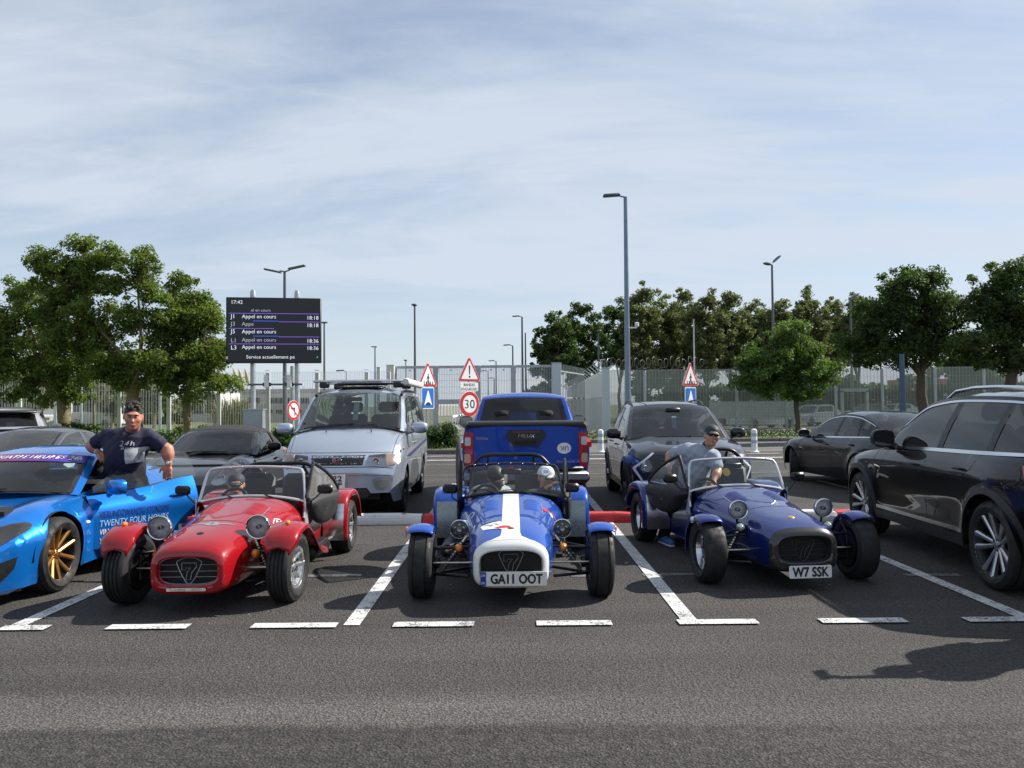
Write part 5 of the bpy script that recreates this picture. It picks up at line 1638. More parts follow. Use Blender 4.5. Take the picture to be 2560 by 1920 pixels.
def mirror(root, c, sx, w=.22, h=.15, d=.12, mat=None, arm=None, gm=None):
 mb = MB()
 k = len(mb.v)
 mb.ball((0, 0, 0), 1, 16, 10)
 for i in range(k, len(mb.v)):
  p = mb.v[i]
  f = lambda a: math.copysign(abs(a) ** .7, a)
  y = f(p[1]) * d / 2
  if y > d * .2: y = d * .2
  mb.v[i] = (c[0] + f(p[0]) * w / 2, c[1] + y, c[2] + f(p[2]) * h / 2)
 o = mb.obj('door_mirror', mat or BLACKP, root)
 if arm: MB().tube([arm, (arm[0] * .5 + c[0] * .5, arm[1], arm[2] * .6 + c[2] * .4 - .01), (c[0], c[1], c[2] - h * .2)], [.03, .024, .026], 8).obj('mirror_arm', mat or BLACKP, o)
 MB().prism(rrect(w * .82, h * .78, .03), (c[0], c[1] + d * .205, c[2]), (-1, 0, 0), (0, 0, 1), .003).obj('mirror_glass', gm or CHROME, o, 0)
 return o
def handle(root, S_, y, z, L=.2, mat=None, sx=1):
 h = S_.hit('L' if sx > 0 else 'R', y, z)
 if h is None: return
 x = h.x
 MB().tube([(x - sx * .005, y - L / 2, z), (x + sx * .03, y - L / 3, z + .004), (x + sx * .034, y, z + .006), (x + sx * .03, y + L / 3, z + .004), (x - sx * .005, y + L / 2, z)], [.008, .013, .014, .013, .008], 8).obj('door_handle', mat or BLACKP, root)
def wiper(root, pts, lift=.0, name='wiper'):
 mb = MB().tube(pts, [.007] * len(pts), 5)
 return mb.obj(name, BLACKP, root)
def lamp_unit(root, S_, poly, ax, name='headlight', bowl=None, lens=None, off=.006, reflect=None):
 b = S_.lay(name, poly, ax, bowl or pbr('lamp_bowl', (.10, .10, .11), .18, .8), root, off=.004, thick=.01, step=.03)
 S_.lay('lens', poly, ax, lens or LENS, b, off=off + .005, thick=0, step=.05)
 if reflect:
  d, f = S_.AX[ax]
  for (a, c_, r) in reflect:
   h = S_.hit(ax, a, c_)
   if h is None: continue
   M_ = Matrix.Translation(h - d * .006) @ (-d).to_track_quat('Z', 'Y').to_matrix().to_4x4()
   MB().lathe([(r, .002), (r * .95, .0045), (r * .8, .002), (r * .6, -.001), (.001, .0035)], 18).xf(M_).obj('projector', CHROME, b)
 return b
def glaze(root, G, paint_m, uA, uR, wins, front=None, rear=None, vt=.90, vb=.05, tA=.93, tR=.88, trim=None, roof_m=None, frame_m=None, sides=(1, -1), uend=None, rear_frame=True, pill=None, rear_u=None):
 """roof, pillars, windscreen, back window and side windows from the glasshouse curves"""
 n = uend or G.n
 front = front or GLASS_CAR; rear = rear or GLASS_CAR; frame_m = frame_m or paint_m
 G.top_patch('windscreen', -tA, tA, .05, uA - .06, front, root, 18, 10)
 G.top_patch('windscreen_header', -1, 1, uA - .07, uA + .02, roof_m or paint_m, root, 18, 2, off=-.004)
 G.top_patch('cowl', -1, 1, -.02, .06, BLACKP, root, 18, 2, off=-.004)
 for sx in (-1, 1):
  G.top_patch('windscreen_pillar', sx * tA * .985, sx, 0, uA, frame_m, root, 4, 12, off=-.003)
  G.top_patch('screen_edge', sx * tA * .95, sx * tA * .99, .05, uA - .06, BLACKP, root, 2, 10, off=.003)
 G.top_patch('roof', -1, 1, uA, uR, roof_m or paint_m, root, 20, 14)
 if rear:
  u0, u1 = rear_u or (uR + .08, n - .12)
  G.top_patch('back_window', -tR, tR, u0, u1, rear, root, 16, 8)
  G.top_patch('back_panel', -1, 1, u1, n, frame_m, root, 16, 3, off=-.002)
  G.top_patch('back_header', -1, 1, uR, u0, frame_m, root, 16, 2, off=-.002)
  for sx in (-1, 1): G.top_patch('rear_pillar', sx * tR, sx, u0, u1, frame_m, root, 4, 8, off=-.002)
 for sx in sides:
  G.side_patch('roof_rail', 0, n, vt, 1, frame_m, root, sx, 40, 3)
  G.side_patch('belt_trim', .05, n - .1, -.01, vb, trim or BLACKP, root, sx, 30, 2, off=.003)
  prev = 0.0
  for (u0, u1, gm) in wins:
   if u0 > prev + .01:
    G.side_patch('pillar', prev, u0, vb * .5, vt + .02, (pill or BLACKP) if prev > 0 else frame_m, root, sx, 4, 5, off=.001)
   G.side_patch('side_window', u0, u1, vb, vt, gm, root, sx, 14, 5, off=-.004)
   prev = u1
  G.side_patch('pillar', prev, n, vb * .5, vt + .02, frame_m, root, sx, 10, 5, off=.001)
def cabin(root, w, y_dash, y_seat, z_floor, z_belt, rhd=True, rows=1, seatmat=None, row_gap=.85, hs=.62):
 ib = MB()
 ib.box((0, y_dash + .15, z_belt - .10), (2 * w, .5, .22), bev=.06)
 ib.obj('dashboard', DASHM, root)
 d = -1 if rhd else 1
 wheel_of_steering(root, (d * w * .5, y_dash + .52, z_belt - .03))
 for r in range(rows):
  for sx in (-1, 1): seat(root, sx * w * .5, y_seat + r * row_gap, z_floor + .28, h=hs, w=.5, mat=seatmat)
 MB().box((0, y_seat + .4, z_floor + .04), (2 * w, 2.4, .06)).obj('cabin_floor', SEATM, root)
def seams(S_, root, sides, *lines, ax=('L', 'R'), **kw):
 for a in ax:
  for pts in lines: S_.seam('panel_gap', pts, a, GAP, root, **kw)
def arch_trim(S_, root, arches, w=.05, mat=None, name='arch_trim'):
 for (yc, zc, Ra) in arches:
  out = []
  for k in range(19):
   a = math.pi * k / 18
   out.append((yc + (Ra + w) * math.cos(a), zc + (Ra + w) * math.sin(a)))
  for k in range(18, -1, -1):
   a = math.pi * k / 18
   out.append((yc + (Ra + .004) * math.cos(a), zc + (Ra + .004) * math.sin(a)))
  for ax in 'LR': S_.lay(name, out, ax, mat or BLACKP, root, off=.008, thick=.03, step=.12)
# ================================================================== parked cars
GLASS_MID = glass('glass_mid', (.30, .34, .33), 1.52, dust=.008)
P_BLACK = paint('paint_black', (0.002, 0.002, 0.0028), .0, .3, dust=.0, ior=1.27)
MIR_D = pbr('mirror_dark', (.06, .06, .065), .05, 1.0)
P_NAVY = paint('paint_navy', (0.004, 0.005, 0.012), .2, .35, dust=.0, ior=1.30)
P_GREY = paint('paint_anthracite', (0.014, 0.013, 0.017), .4, .35, dust=.03, ior=1.45)
P_SILVER = paint('paint_silver', (0.42, 0.47, 0.55), .6, .32, dust=.02)
P_PICK = paint('paint_pickup_blue', (0.010, 0.060, 0.37), .3, .33, dust=.02)
P_ALP = paint('paint_coupe_blue', (0.006, 0.165, 0.58), .5, .30, dust=.01)
P_BOX = paint('paint_roadster_grey', (0.030, 0.030, 0.036), .5, .33, dust=.04)
P_COUPE = paint('paint_coupe_grey', (0.075, 0.08, 0.09), .5, .45, dust=.35)
TRIM_C = pbr('trim_chrome', (.70, .71, .73), .16, 1.0)
RIM_S = pbr('rim_silver', (.50, .51, .53), .3, .9, noise=.1)
RIM_K = pbr('rim_dark', (.02, .02, .022), .4, .5)
RIM_G = pbr('rim_gold', (.46, .24, .075), .34, .85, noise=.08)

def black_suv():
 t = thing('parked_suv', 'large black SUV at the right edge seen from behind its left side', 'car', (5.18, 9.72, 0), math.pi - R(3.2))
 ar = [(0, .36, .445), (2.95, .36, .445)]
 def crease(y, z): return .012 * math.exp(-((z - .93) / .05) ** 2) - .012 * math.exp(-((z - .56) / .10) ** 2) * (1 if .5 < y < 2.5 else .3)
 P = dict(y0=-.93, y1=3.88, arches=ar, n=70, zb=K(-.93, .36, -.7, .25, .6, .27, 2.4, .27, 3.5, .30, 3.88, .46), wb=K(-.93, .74, -.6, .90, 2.9, .92, 3.88, .8), zm=K(.70),
    wm=K(-.93, .78, -.7, .90, -.2, .965, .8, .955, 2.2, .955, 2.95, .98, 3.5, .95, 3.88, .85), zs=K(-.93, .60, -.85, .80, -.3, .97, .5, 1.05, 3.0, 1.13, 3.6, 1.14, 3.88, .9),
    ws=K(-.93, .68, -.7, .78, -.2, .86, .6, .885, 3, .88, 3.6, .84, 3.88, .72), zt=K(-.93, .62, -.88, .84, -.7, .95, -.2, 1.04, .5, 1.12, 3.2, 1.16, 3.6, 1.16, 3.88, .93),
    cab=(.45, 3.55), flare=.03, crease=crease, bow_f=.28, bow_r=.18, ps=4.5)
 ob, S_ = lower_body(t, P, P_BLACK)
 G = Glasshouse([(.865, .52, 1.06), (.88, .85, 1.085), (.885, 1.3, 1.10), (.885, 1.95, 1.115), (.88, 2.65, 1.13), (.86, 3.25, 1.15), (.78, 3.72, 1.17)],
     [(.865, .515, 1.065), (.775, 1.0, 1.385), (.70, 1.48, 1.60), (.685, 2.1, 1.65), (.675, 2.75, 1.64), (.655, 3.35, 1.585), (.76, 3.80, 1.17)],
     [(.28, 1.09), (.78, 1.40), (1.3, 1.655), (2.1, 1.715), (2.75, 1.705), (3.45, 1.63), (3.86, 1.16)])
 gt_ = glass('glass_suv', (.46, .52, .49), 1.52, dust=.012)
 glaze(t, G, P_BLACK, 2.0, 5.0, [(.62, 2.82, gt_), (2.98, 4.12, GLASS_MID), (4.28, 5.35, GLASS_MID)], trim=TRIM_C, vt=.905, vb=.055)
 for sx in (1, -1):
  G.side_patch('window_surround', .35, 5.55, .895, .935, TRIM_C, t, sx, 40, 2, off=.006)
  # roof rail bar
  pts = [G.rail(u) + Vector((-.05, 0, .0)) for u in (2.2, 2.5, 3.0, 3.6, 4.2, 4.7, 5.0)]
  zz = [.01, .065, .075, .08, .075, .06, .0]
  MB().tube([(sx * (p.x), p.y, p.z + z) for p, z in zip(pts, zz)], [.014, .02, .02, .02, .02, .02, .014], 8).obj('roof_bar', TRIM_C, t)
  mirror(t, (sx * 1.04, .92, 1.20), sx, .25, .2, .2, BLACKP, (sx * .90, .88, 1.09), MIR_D)
 arch_trim(S_, t, ar, .06, pbr('arch_black', (.011, .011, .012), .5))
 seams(S_, t, 0, [(.62, .42), (.60, .75), (.72, 1.06)], [(1.72, .36), (1.70, 1.0), (1.66, 1.11)], [(2.5, .93), (2.62, 1.0), (2.68, 1.12)], [(.62, .42), (1.72, .36), (2.44, .40)])
 for ax, sx in (('L', 1), ('R', -1)):
  handle(t, S_, 1.48, .96, .19, BLACKP, sx); handle(t, S_, 2.42, .985, .19, BLACKP, sx)
  S_.lay('side_strip', [(.50, .425), (2.46, .44), (2.46, .40), (.5, .385)], ax, TRIM_C, t, off=.008, step=.15)
  S_.lay('sill_cladding', [(.48, .37), (2.48, .385), (2.48, .28), (.48, .28)], ax, BLACKP, t, off=.012, step=.15)
  S_.lay('tail_light', [(3.72, .86), (3.72, 1.06), (3.35, 1.08), (3.5, .9)], ax, REDLENS, t, off=.006)
  S_.lay('fuel_flap', smooth_poly([(3.2, .93), (3.36, .93), (3.36, 1.03), (3.2, 1.03)], 3), ax, P_BLACK, t, off=.003)
  S_.seam('wing_crease', [(.55, .80), (.62, .86), (.46, .88)], ax, CHROME, t, w=.012)
 lamp_unit(t, S_, [(.45, .80), (.86, .86), (.84, .96), (.5, .92)], 'F', reflect=[(.62, .87, .05)])
 lamp_unit(t, S_, [(-.45, .80), (-.86, .86), (-.84, .96), (-.5, .92)], 'F', reflect=[(-.62, .87, .05)])
 S_.lay('grille', rrect(.8, .2, .03, 3, 0, .74), 'F', DARK, t)
 number_plate(t, (0, 3.90, .9), 1, .52, .11, 'W7 3SUV'.replace('3SUV', ''), None) if False else None
 put_wheels(t, .378, .26, .272, dict(kind='spokes', n=5, wi=.035, wo=.062, th=.03, pair=1, pi=.012, po=.062, dish=.45, rimx=.8, waist=.85), [RIM_S, RIM_K], 2.95, 1.68, 1.70)
 cabin(t, .74, .62, 1.5, .42, 1.1, rows=2, hs=.66)
 return t
black_suv()

def crossover(name, label, loc, rz, pm, glass_f, wheelmats, detail=True, full=True):
 t = thing(name, label, 'car', loc, rz)
 ar = [(0, .335, .405), (2.68, .335, .405)]
 P = dict(y0=-.9, y1=3.62, arches=ar, n=56, zb=K(-.9, .34, -.75, .22, .6, .25, 2.4, .25, 3.3, .28, 3.62, .42), wb=K(-.9, .70, -.6, .86, 2.7, .88, 3.62, .74), zm=K(.66),
    wm=K(-.9, .74, -.72, .86, -.3, .915, .8, .91, 2.68, .93, 3.3, .9, 3.62, .8), zs=K(-.9, .62, -.84, .80, -.4, .93, .4, 1.02, 2.6, 1.08, 3.2, 1.12, 3.62, .95),
    ws=K(-.9, .66, -.7, .76, -.2, .82, .6, .84, 2.7, .83, 3.3, .78, 3.62, .68), zt=K(-.9, .66, -.86, .84, -.72, .94, -.3, 1.02, .4, 1.10, 3.2, 1.14, 3.62, 1.0),
    cab=(.4, 3.3), flare=.025, bow_f=.27, bow_r=.2, clad=lambda y, z: z < .40)
 P['bulge'] = lambda x, y: .018 * (math.exp(-((abs(x) - .5) / .09) ** 2)) * (1 if y < .4 else 0) * min(1, max(0, (y + .85) / .3))
 ob, S_ = lower_body(t, P, pm, BLACKP)
 G = Glasshouse([(.82, .42, 1.03), (.835, .8, 1.055), (.84, 1.25, 1.065), (.84, 1.85, 1.08), (.83, 2.45, 1.10), (.80, 3.0, 1.15), (.72, 3.42, 1.16)],
     [(.82, .415, 1.035), (.735, .9, 1.33), (.655, 1.38, 1.545), (.64, 1.95, 1.60), (.63, 2.5, 1.58), (.60, 3.1, 1.50), (.70, 3.45, 1.16)],
     [(.18, 1.08), (.68, 1.35), (1.2, 1.60), (1.95, 1.66), (2.5, 1.645), (3.2, 1.55), (3.52, 1.15)])
 glaze(t, G, pm, 2.0, 5.0, [(.6, 2.75, glass_f), (2.9, 4.2, GLASS_TINT), (4.35, 4.95, GLASS_TINT)], front=glass_f, trim=TRIM_C if detail else None)
 for sx in (1, -1):
  pts = [G.rail(u) + Vector((-.05, 0, 0)) for u in (2.1, 2.5, 3.0, 3.6, 4.2, 4.8, 5.0)]
  MB().tube([(sx * p.x, p.y, p.z + z) for p, z in zip(pts, [.01, .055, .06, .06, .06, .05, .0])], .017, 8).obj('roof_bar', BLACKP, t)
  mirror(t, (sx * 1.0, .72, 1.13), sx, .24, .17, .18, pm, (sx * .85, .7, 1.04))
 arch_trim(S_, t, ar, .07, pbr('arch_black', (.011, .011, .012), .5))
 if detail:
  LEDW = pbr('led_bar', (.62, .66, .72), .2)
  for sx in (1, -1):
   # boomerang running light round the lamp
   S_.lay('running_light', [(sx * .56, .89), (sx * .585, .90), (sx * .85, .69), (sx * .86, .66), (sx * .74, .48), (sx * .72, .49), (sx * .82, .66), (sx * .81, .685)][:: 1 if sx > 0 else -1], 'F', LEDW, t, off=.012, step=.08)
   lamp_unit(t, S_, [(sx * .66, .62), (sx * .78, .66), (sx * .76, .74), (sx * .64, .80), (sx * .60, .70)], 'F', reflect=[(sx * .69, .69, .035), (sx * .70, .75, .025)])
  S_.lay('grille', [(-.56, .86), (.56, .86), (.60, .62), (.5, .52), (-.5, .52), (-.60, .62)], 'F', pbr('grille_black', (.008, .008, .009), .4), t, off=.004, step=.08)
  for k in range(6): S_.seam('grille_bar', [(-.5, .56 + k * .05), (.5, .56 + k * .05)], 'F', pbr('grille_bar', (.05, .05, .055), .3), t, w=.012, off=.008)
  S_.lay('lower_intake', [(-.55, .40), (.55, .40), (.5, .28), (-.5, .28)], 'F', DARK, t)
  S_.seam('bonnet_gap', [(-.62, .86), (0, .895), (.62, .86)], 'F', GAP, t, w=.01)
  seams(S_, t, 0, [(.55, .42), (.55, .8), (.62, 1.03)], [(1.62, .38), (1.6, 1.07)], [(2.36, .9), (2.45, 1.08)])
  for sx in (1, -1): handle(t, S_, 1.4, .93, .18, pm, sx); handle(t, S_, 2.28, .95, .18, pm, sx)
  MB().prism(rrect(.075, .2, .01), (-.02, .70, 1.30), (1, 0, 0), (0, .35, 1), .002).obj('hanging_permit', pbr('permit_pale', (.50, .62, .62), .6), t, 0)
  wiper(t, [(-.55, .36, 1.06), (-.2, .25, 1.085), (.15, .22, 1.10)]); wiper(t, [(.1, .24, 1.085), (.4, .28, 1.085), (.66, .38, 1.06)])
  cabin(t, .7, .5, 1.35, .42, 1.05, rows=2)
  MB().box((0, .92, 1.50), (.24, .05, .07), bev=.02).obj('inside_mirror', BLACKP, t)
 else:
  # rear of the far silver one: lights, plate, spoiler
  S_.lay('tail_band', [(-.78, .98), (.78, .98), (.78, .90), (-.78, .90)], 'B', pbr('tail_dark', (.05, .01, .02), .2), t, off=.006, step=.1)
  number_plate(t, (0, 3.66, .83), 1, .52, .12, 'RV72 FYT', PLATE_Y)
  MB().box((0, 3.28, 1.55), (1.15, .26, .05), Matrix.Rotation(R(-6), 3, 'X'), bev=.02).obj('roof_spoiler', BLACKP, t)
  cabin(t, .7, .5, 1.35, .42, 1.05, rows=2)
 put_wheels(t, .352, .235, .245, dict(kind='spokes', n=5, wi=.06, wo=.10, th=.03, dish=.4, rimx=.8), wheelmats, 2.68, 1.60, 1.62)
 return t
crossover('parked_crossover', 'dark grey crossover facing out behind the dark blue roadster', (2.62, 12.25, 0), R(-1.5), P_GREY, glass('glass_xover', (.42, .48, .48), 1.52, dust=.012), [RIM_S, RIM_K])
crossover('parked_suv', 'silver SUV with a yellow rear plate cut by the left edge', (-13.45, 21.6, 0), math.pi + R(30), paint('paint_far_silver', (.5, .51, .52), .6, .3), GLASS_TINT, [RIM_S, RIM_K], detail=False)

def saloon():
 t = thing('parked_saloon', 'navy saloon parked facing away with its front wheels turned', 'car', (6.66, 16.7, 0), math.pi + R(5))
 ar = [(0, .325, .395), (2.73, .325, .395)]
 P = dict(y0=-.95, y1=3.85, arches=ar, n=56, zb=K(-.95, .34, -.75, .2, 3.5, .22, 3.85, .4), wb=K(-.95, .68, -.5, .82, 2.7, .84, 3.85, .7), zm=K(.60),
    wm=K(-.95, .72, -.7, .83, -.1, .90, .9, .885, 2.7, .905, 3.4, .87, 3.85, .76), zs=K(-.95, .55, -.8, .68, -.1, .86, .5, .89, 2.7, .98, 3.4, 1.0, 3.85, .8),
    ws=K(-.95, .6, -.5, .74, 0, .80, .6, .81, 2.7, .78, 3.4, .72, 3.85, .62), zt=K(-.95, .6, -.86, .70, -.3, .84, .45, .95, 2.6, 1.0, 3.3, 1.04, 3.7, 1.03, 3.85, .85),
    ps=4.0, cab=(.42, 2.95), flare=.03, bow_f=.3, bow_r=.22, crease=lambda y, z: .012 * math.exp(-((z - .80) / .045) ** 2))
 ob, S_ = lower_body(t, P, P_NAVY)
 G = Glasshouse([(.80, .45, .905), (.81, .8, .925), (.81, 1.2, .935), (.80, 1.8, .95), (.78, 2.3, .965), (.74, 2.75, .985), (.66, 3.15, 1.01)],
     [(.80, .445, .91), (.71, .95, 1.16), (.62, 1.42, 1.345), (.60, 1.85, 1.385), (.59, 2.25, 1.36), (.585, 2.65, 1.25), (.655, 3.2, 1.015)],
     [(.2, .95), (.75, 1.2), (1.25, 1.40), (1.85, 1.445), (2.25, 1.42), (2.65, 1.32), (3.3, 1.04)])
 glaze(t, G, P_NAVY, 2.0, 4.2, [(.62, 2.75, GLASS_CAR), (2.92, 4.3, GLASS_CAR), (4.38, 4.95, GLASS_CAR)], trim=TRIM_C, vt=.90, rear_u=(4.35, 5.85))
 for sx in (1, -1):
  G.side_patch('window_surround', .3, 5.3, .885, .925, TRIM_C, t, sx, 40, 2, off=.006)
  mirror(t, (sx * .99, .82, 1.0), sx, .22, .15, .16, P_NAVY, (sx * .83, .78, .93), MIR_D)
 for ax, sx in (('L', 1), ('R', -1)):
  handle(t, S_, 1.5, .82, .18, P_NAVY, sx); handle(t, S_, 2.45, .85, .18, P_NAVY, sx)
  S_.lay('side_repeater', smooth_poly([(.40, .70), (.50, .695), (.5, .715), (.4, .72)], 3), ax, pbr('repeater', (.6, .5, .4), .2), t, off=.005)
  S_.lay('tail_light', [(3.5, .72), (3.72, .72), (3.72, .92), (3.4, .94)], ax, REDLENS, t, off=.006)
 seams(S_, t, 0, [(.6, .3), (.58, .6), (.7, .9)], [(1.72, .26), (1.7, .94)], [(2.4, .75), (2.52, .96)])
 number_plate(t, (0, 3.88, .62), 1, .52, .11, 'GK12 UHV', PLATE_Y)
 put_wheels(t, .335, .225, .22, dict(kind='spokes', n=7, wi=.04, wo=.07, th=.03, dish=.4, rimx=.8), [pbr('rim_dull', (.2, .2, .2), .5, .7), RIM_K], 2.73, 1.58, 1.58, steer=R(-26))
 cabin(t, .68, .5, 1.3, .3, .94, rows=1, hs=.5)
saloon()

def soft_top():
 t = thing('parked_roadster', 'dark grey soft-top roadster behind the red roadster', 'car', (-4.93, 12.55, 0), R(2))
 ar = [(0, .315, .385), (2.42, .315, .385)]
 P = dict(y0=-.92, y1=3.4, arches=ar, n=56, zb=K(-.92, .28, -.75, .17, 3.0, .18, 3.4, .35), wb=K(-.92, .66, -.5, .82, 2.4, .84, 3.4, .7), zm=K(.52),
    wm=K(-.92, .70, -.6, .84, 0, .90, .9, .87, 2.4, .92, 3, .88, 3.4, .74), zs=K(-.92, .46, -.75, .58, -.3, .74, 0, .79, .6, .78, 1.4, .80, 2.3, .86, 2.9, .82, 3.4, .62),
    ws=K(-.92, .58, -.5, .70, 0, .74, .6, .76, 2.4, .74, 3.4, .55), zt=K(-.92, .48, -.8, .58, -.3, .72, .2, .82, .55, .87, 2.3, .92, 2.9, .86, 3.4, .66),
    cab=(.5, 2.5), flare=.02, bow_f=.34, bow_r=.25)
 P['bulge'] = lambda x, y: .05 * math.exp(-((abs(x) - .62) / .10) ** 2) * max(0, 1 - ((y + .0) / .7) ** 2)
 ob, S_ = lower_body(t, P, P_BOX)
 SOFT = pbr('soft_top', (.022, .021, .021), .85, noise=.2, nscale=40, bump=.2, bscale=300)
 G = Glasshouse([(.76, .55, .82), (.78, .85, .83), (.78, 1.15, .835), (.77, 1.55, .84), (.74, 1.95, .85), (.70, 2.3, .87), (.6, 2.75, .88)],
     [(.755, .55, .825), (.68, .88, 1.03), (.615, 1.18, 1.18), (.60, 1.5, 1.225), (.60, 1.8, 1.20), (.61, 2.15, 1.08), (.6, 2.78, .885)],
     [(.30, .88), (.68, 1.08), (1.0, 1.235), (1.5, 1.30), (1.8, 1.285), (2.2, 1.16), (2.85, .90)])
 gz = glass('glass_soft', (.38, .43, .44), 1.52, dust=.012)
 glaze(t, G, P_BOX, 2.0, 4.0, [(.6, 3.5, gz)], front=gz, roof_m=SOFT, vt=.90, tR=.6, rear_u=(4.25, 5.4), frame_m=P_BOX)
 for sx in (1, -1):
  G.side_patch('soft_top_side', 2.0, 6, .86, 1.01, SOFT, t, sx, 20, 3, off=.006)
  G.side_patch('soft_top_quarter', 3.5, 6, .02, .9, SOFT, t, sx, 10, 4, off=.006)
  for u0, u1 in ((4.0, 6.0),): G.top_patch('soft_top_rear', sx * .6, sx * 1.0, u0, u1, SOFT, t, 5, 8, off=.004)
  mirror(t, (sx * .98, .80, .95), sx, .22, .14, .14, P_BLACK, (sx * .80, .74, .84))
  lamp_unit(t, S_, smooth_poly([(sx * .48, .50), (sx * .62, .47), (sx * .74, .60), (sx * .80, .76), (sx * .72, .80), (sx * .58, .68)], 4), 'F', bowl=pbr('lamp_bright', (.45, .45, .47), .15, .9), reflect=[(sx * .71, .69, .05), (sx * .60, .57, .045)])
 G.top_patch('soft_top_seam', -1, 1, 1.98, 2.06, SOFT, t, 16, 2, off=-.012)
 S_.seam('bonnet_gap', [(-.52, -.72), (-.55, 0), (-.62, .45)], 'T', GAP, t); S_.seam('bonnet_gap', [(.52, -.72), (.55, 0), (.62, .45)], 'T', GAP, t)
 S_.lay('intake', rrect(.36, .12, .04, 3, .52, .30), 'F', DARK, t); S_.lay('intake', rrect(.36, .12, .04, 3, -.52, .30), 'F', DARK, t); S_.lay('intake', rrect(.5, .12, .04, 3, 0, .28), 'F', DARK, t)
 seams(S_, t, 0, [(.62, .3), (.6, .6), (.7, .82)], [(1.72, .28), (1.74, .6), (1.66, .83)])
 handle(t, S_, 1.5, .72, .18, P_BOX, 1)
 wiper(t, [(-.55, .42, .875), (-.1, .29, .905), (.2, .30, .91)]); wiper(t, [(-.05, .31, .895), (.3, .36, .895), (.6, .50, .86)])
 put_wheels(t, .325, .235, .24, dict(kind='spokes', n=10, wi=.025, wo=.04, th=.03, dish=.4, rimx=.8), [RIM_S, RIM_K], 2.42, 1.54, 1.58)
 cabin(t, .62, .62, 1.25, .16, .86, rows=1, hs=.44)
soft_top()

def grey_coupe():
 t = thing('parked_coupe', 'dusty grey low coupe behind the bright blue coupe', 'car', (-8.25, 12.5, 0), R(0))
 ar = [(0, .32, .39), (2.45, .32, .39)]
 P = dict(y0=-.92, y1=3.45, arches=ar, n=40, zb=K(-.92, .28, -.75, .17, 3.0, .18, 3.45, .35), wb=K(-.92, .66, -.5, .82, 2.4, .84, 3.45, .7), zm=K(.52),
    wm=K(-.92, .70, -.6, .84, 0, .90, .9, .87, 2.4, .92, 3, .88, 3.45, .74), zs=K(-.92, .46, -.75, .60, -.3, .76, 0, .80, .6, .80, 2.3, .88, 3, .84, 3.45, .64),
    ws=K(-.92, .58, -.5, .70, 0, .74, .6, .76, 2.4, .74, 3.45, .55), zt=K(-.92, .48, -.8, .58, -.3, .74, .55, .88, 2.3, .94, 3, .88, 3.45, .68), cab=(.5, 2.7), bow_f=.32, bow_r=.25)
 ob, S_ = lower_body(t, P, P_COUPE)
 G = Glasshouse([(.77, .5, .83), (.78, .85, .84), (.78, 1.2, .85), (.77, 1.65, .86), (.74, 2.1, .875), (.70, 2.5, .90), (.6, 3.0, .92)],
     [(.765, .5, .835), (.68, .9, 1.05), (.61, 1.25, 1.19), (.59, 1.65, 1.23), (.58, 2.05, 1.19), (.57, 2.5, 1.07), (.6, 3.05, .925)],
     [(.25, .89), (.68, 1.1), (1.05, 1.245), (1.65, 1.30), (2.05, 1.265), (2.5, 1.14), (3.1, .94)])
 gz = glass('glass_coupe', (.45, .52, .50), 1.52, dust=.07)
 glaze(t, G, P_COUPE, 2.0, 4.0, [(.6, 2.9, gz), (3.15, 4.7, gz)], front=gz, rear=gz, pill=P_COUPE, rear_u=(4.15, 5.6))
 for sx in (1, -1):
  mirror(t, (sx * .98, .80, .96), sx, .22, .14, .14, P_COUPE, (sx * .80, .74, .85))
  lamp_unit(t, S_, smooth_poly([(sx * .5, .52), (sx * .7, .6), (sx * .78, .72), (sx * .6, .66)], 4), 'F', reflect=[(sx * .66, .63, .05)])
 seams(S_, t, 0, [(.62, .3), (.6, .6), (.7, .82)], [(1.72, .28), (1.74, .6), (1.66, .83)])
 put_wheels(t, .33, .24, .24, dict(kind='spokes', n=10, wi=.025, wo=.04, th=.03, dish=.4, rimx=.8), [RIM_S, RIM_K], 2.45, 1.54, 1.58, n=32)
 cabin(t, .62, .62, 1.25, .16, .86, rows=1, hs=.44)
grey_coupe()

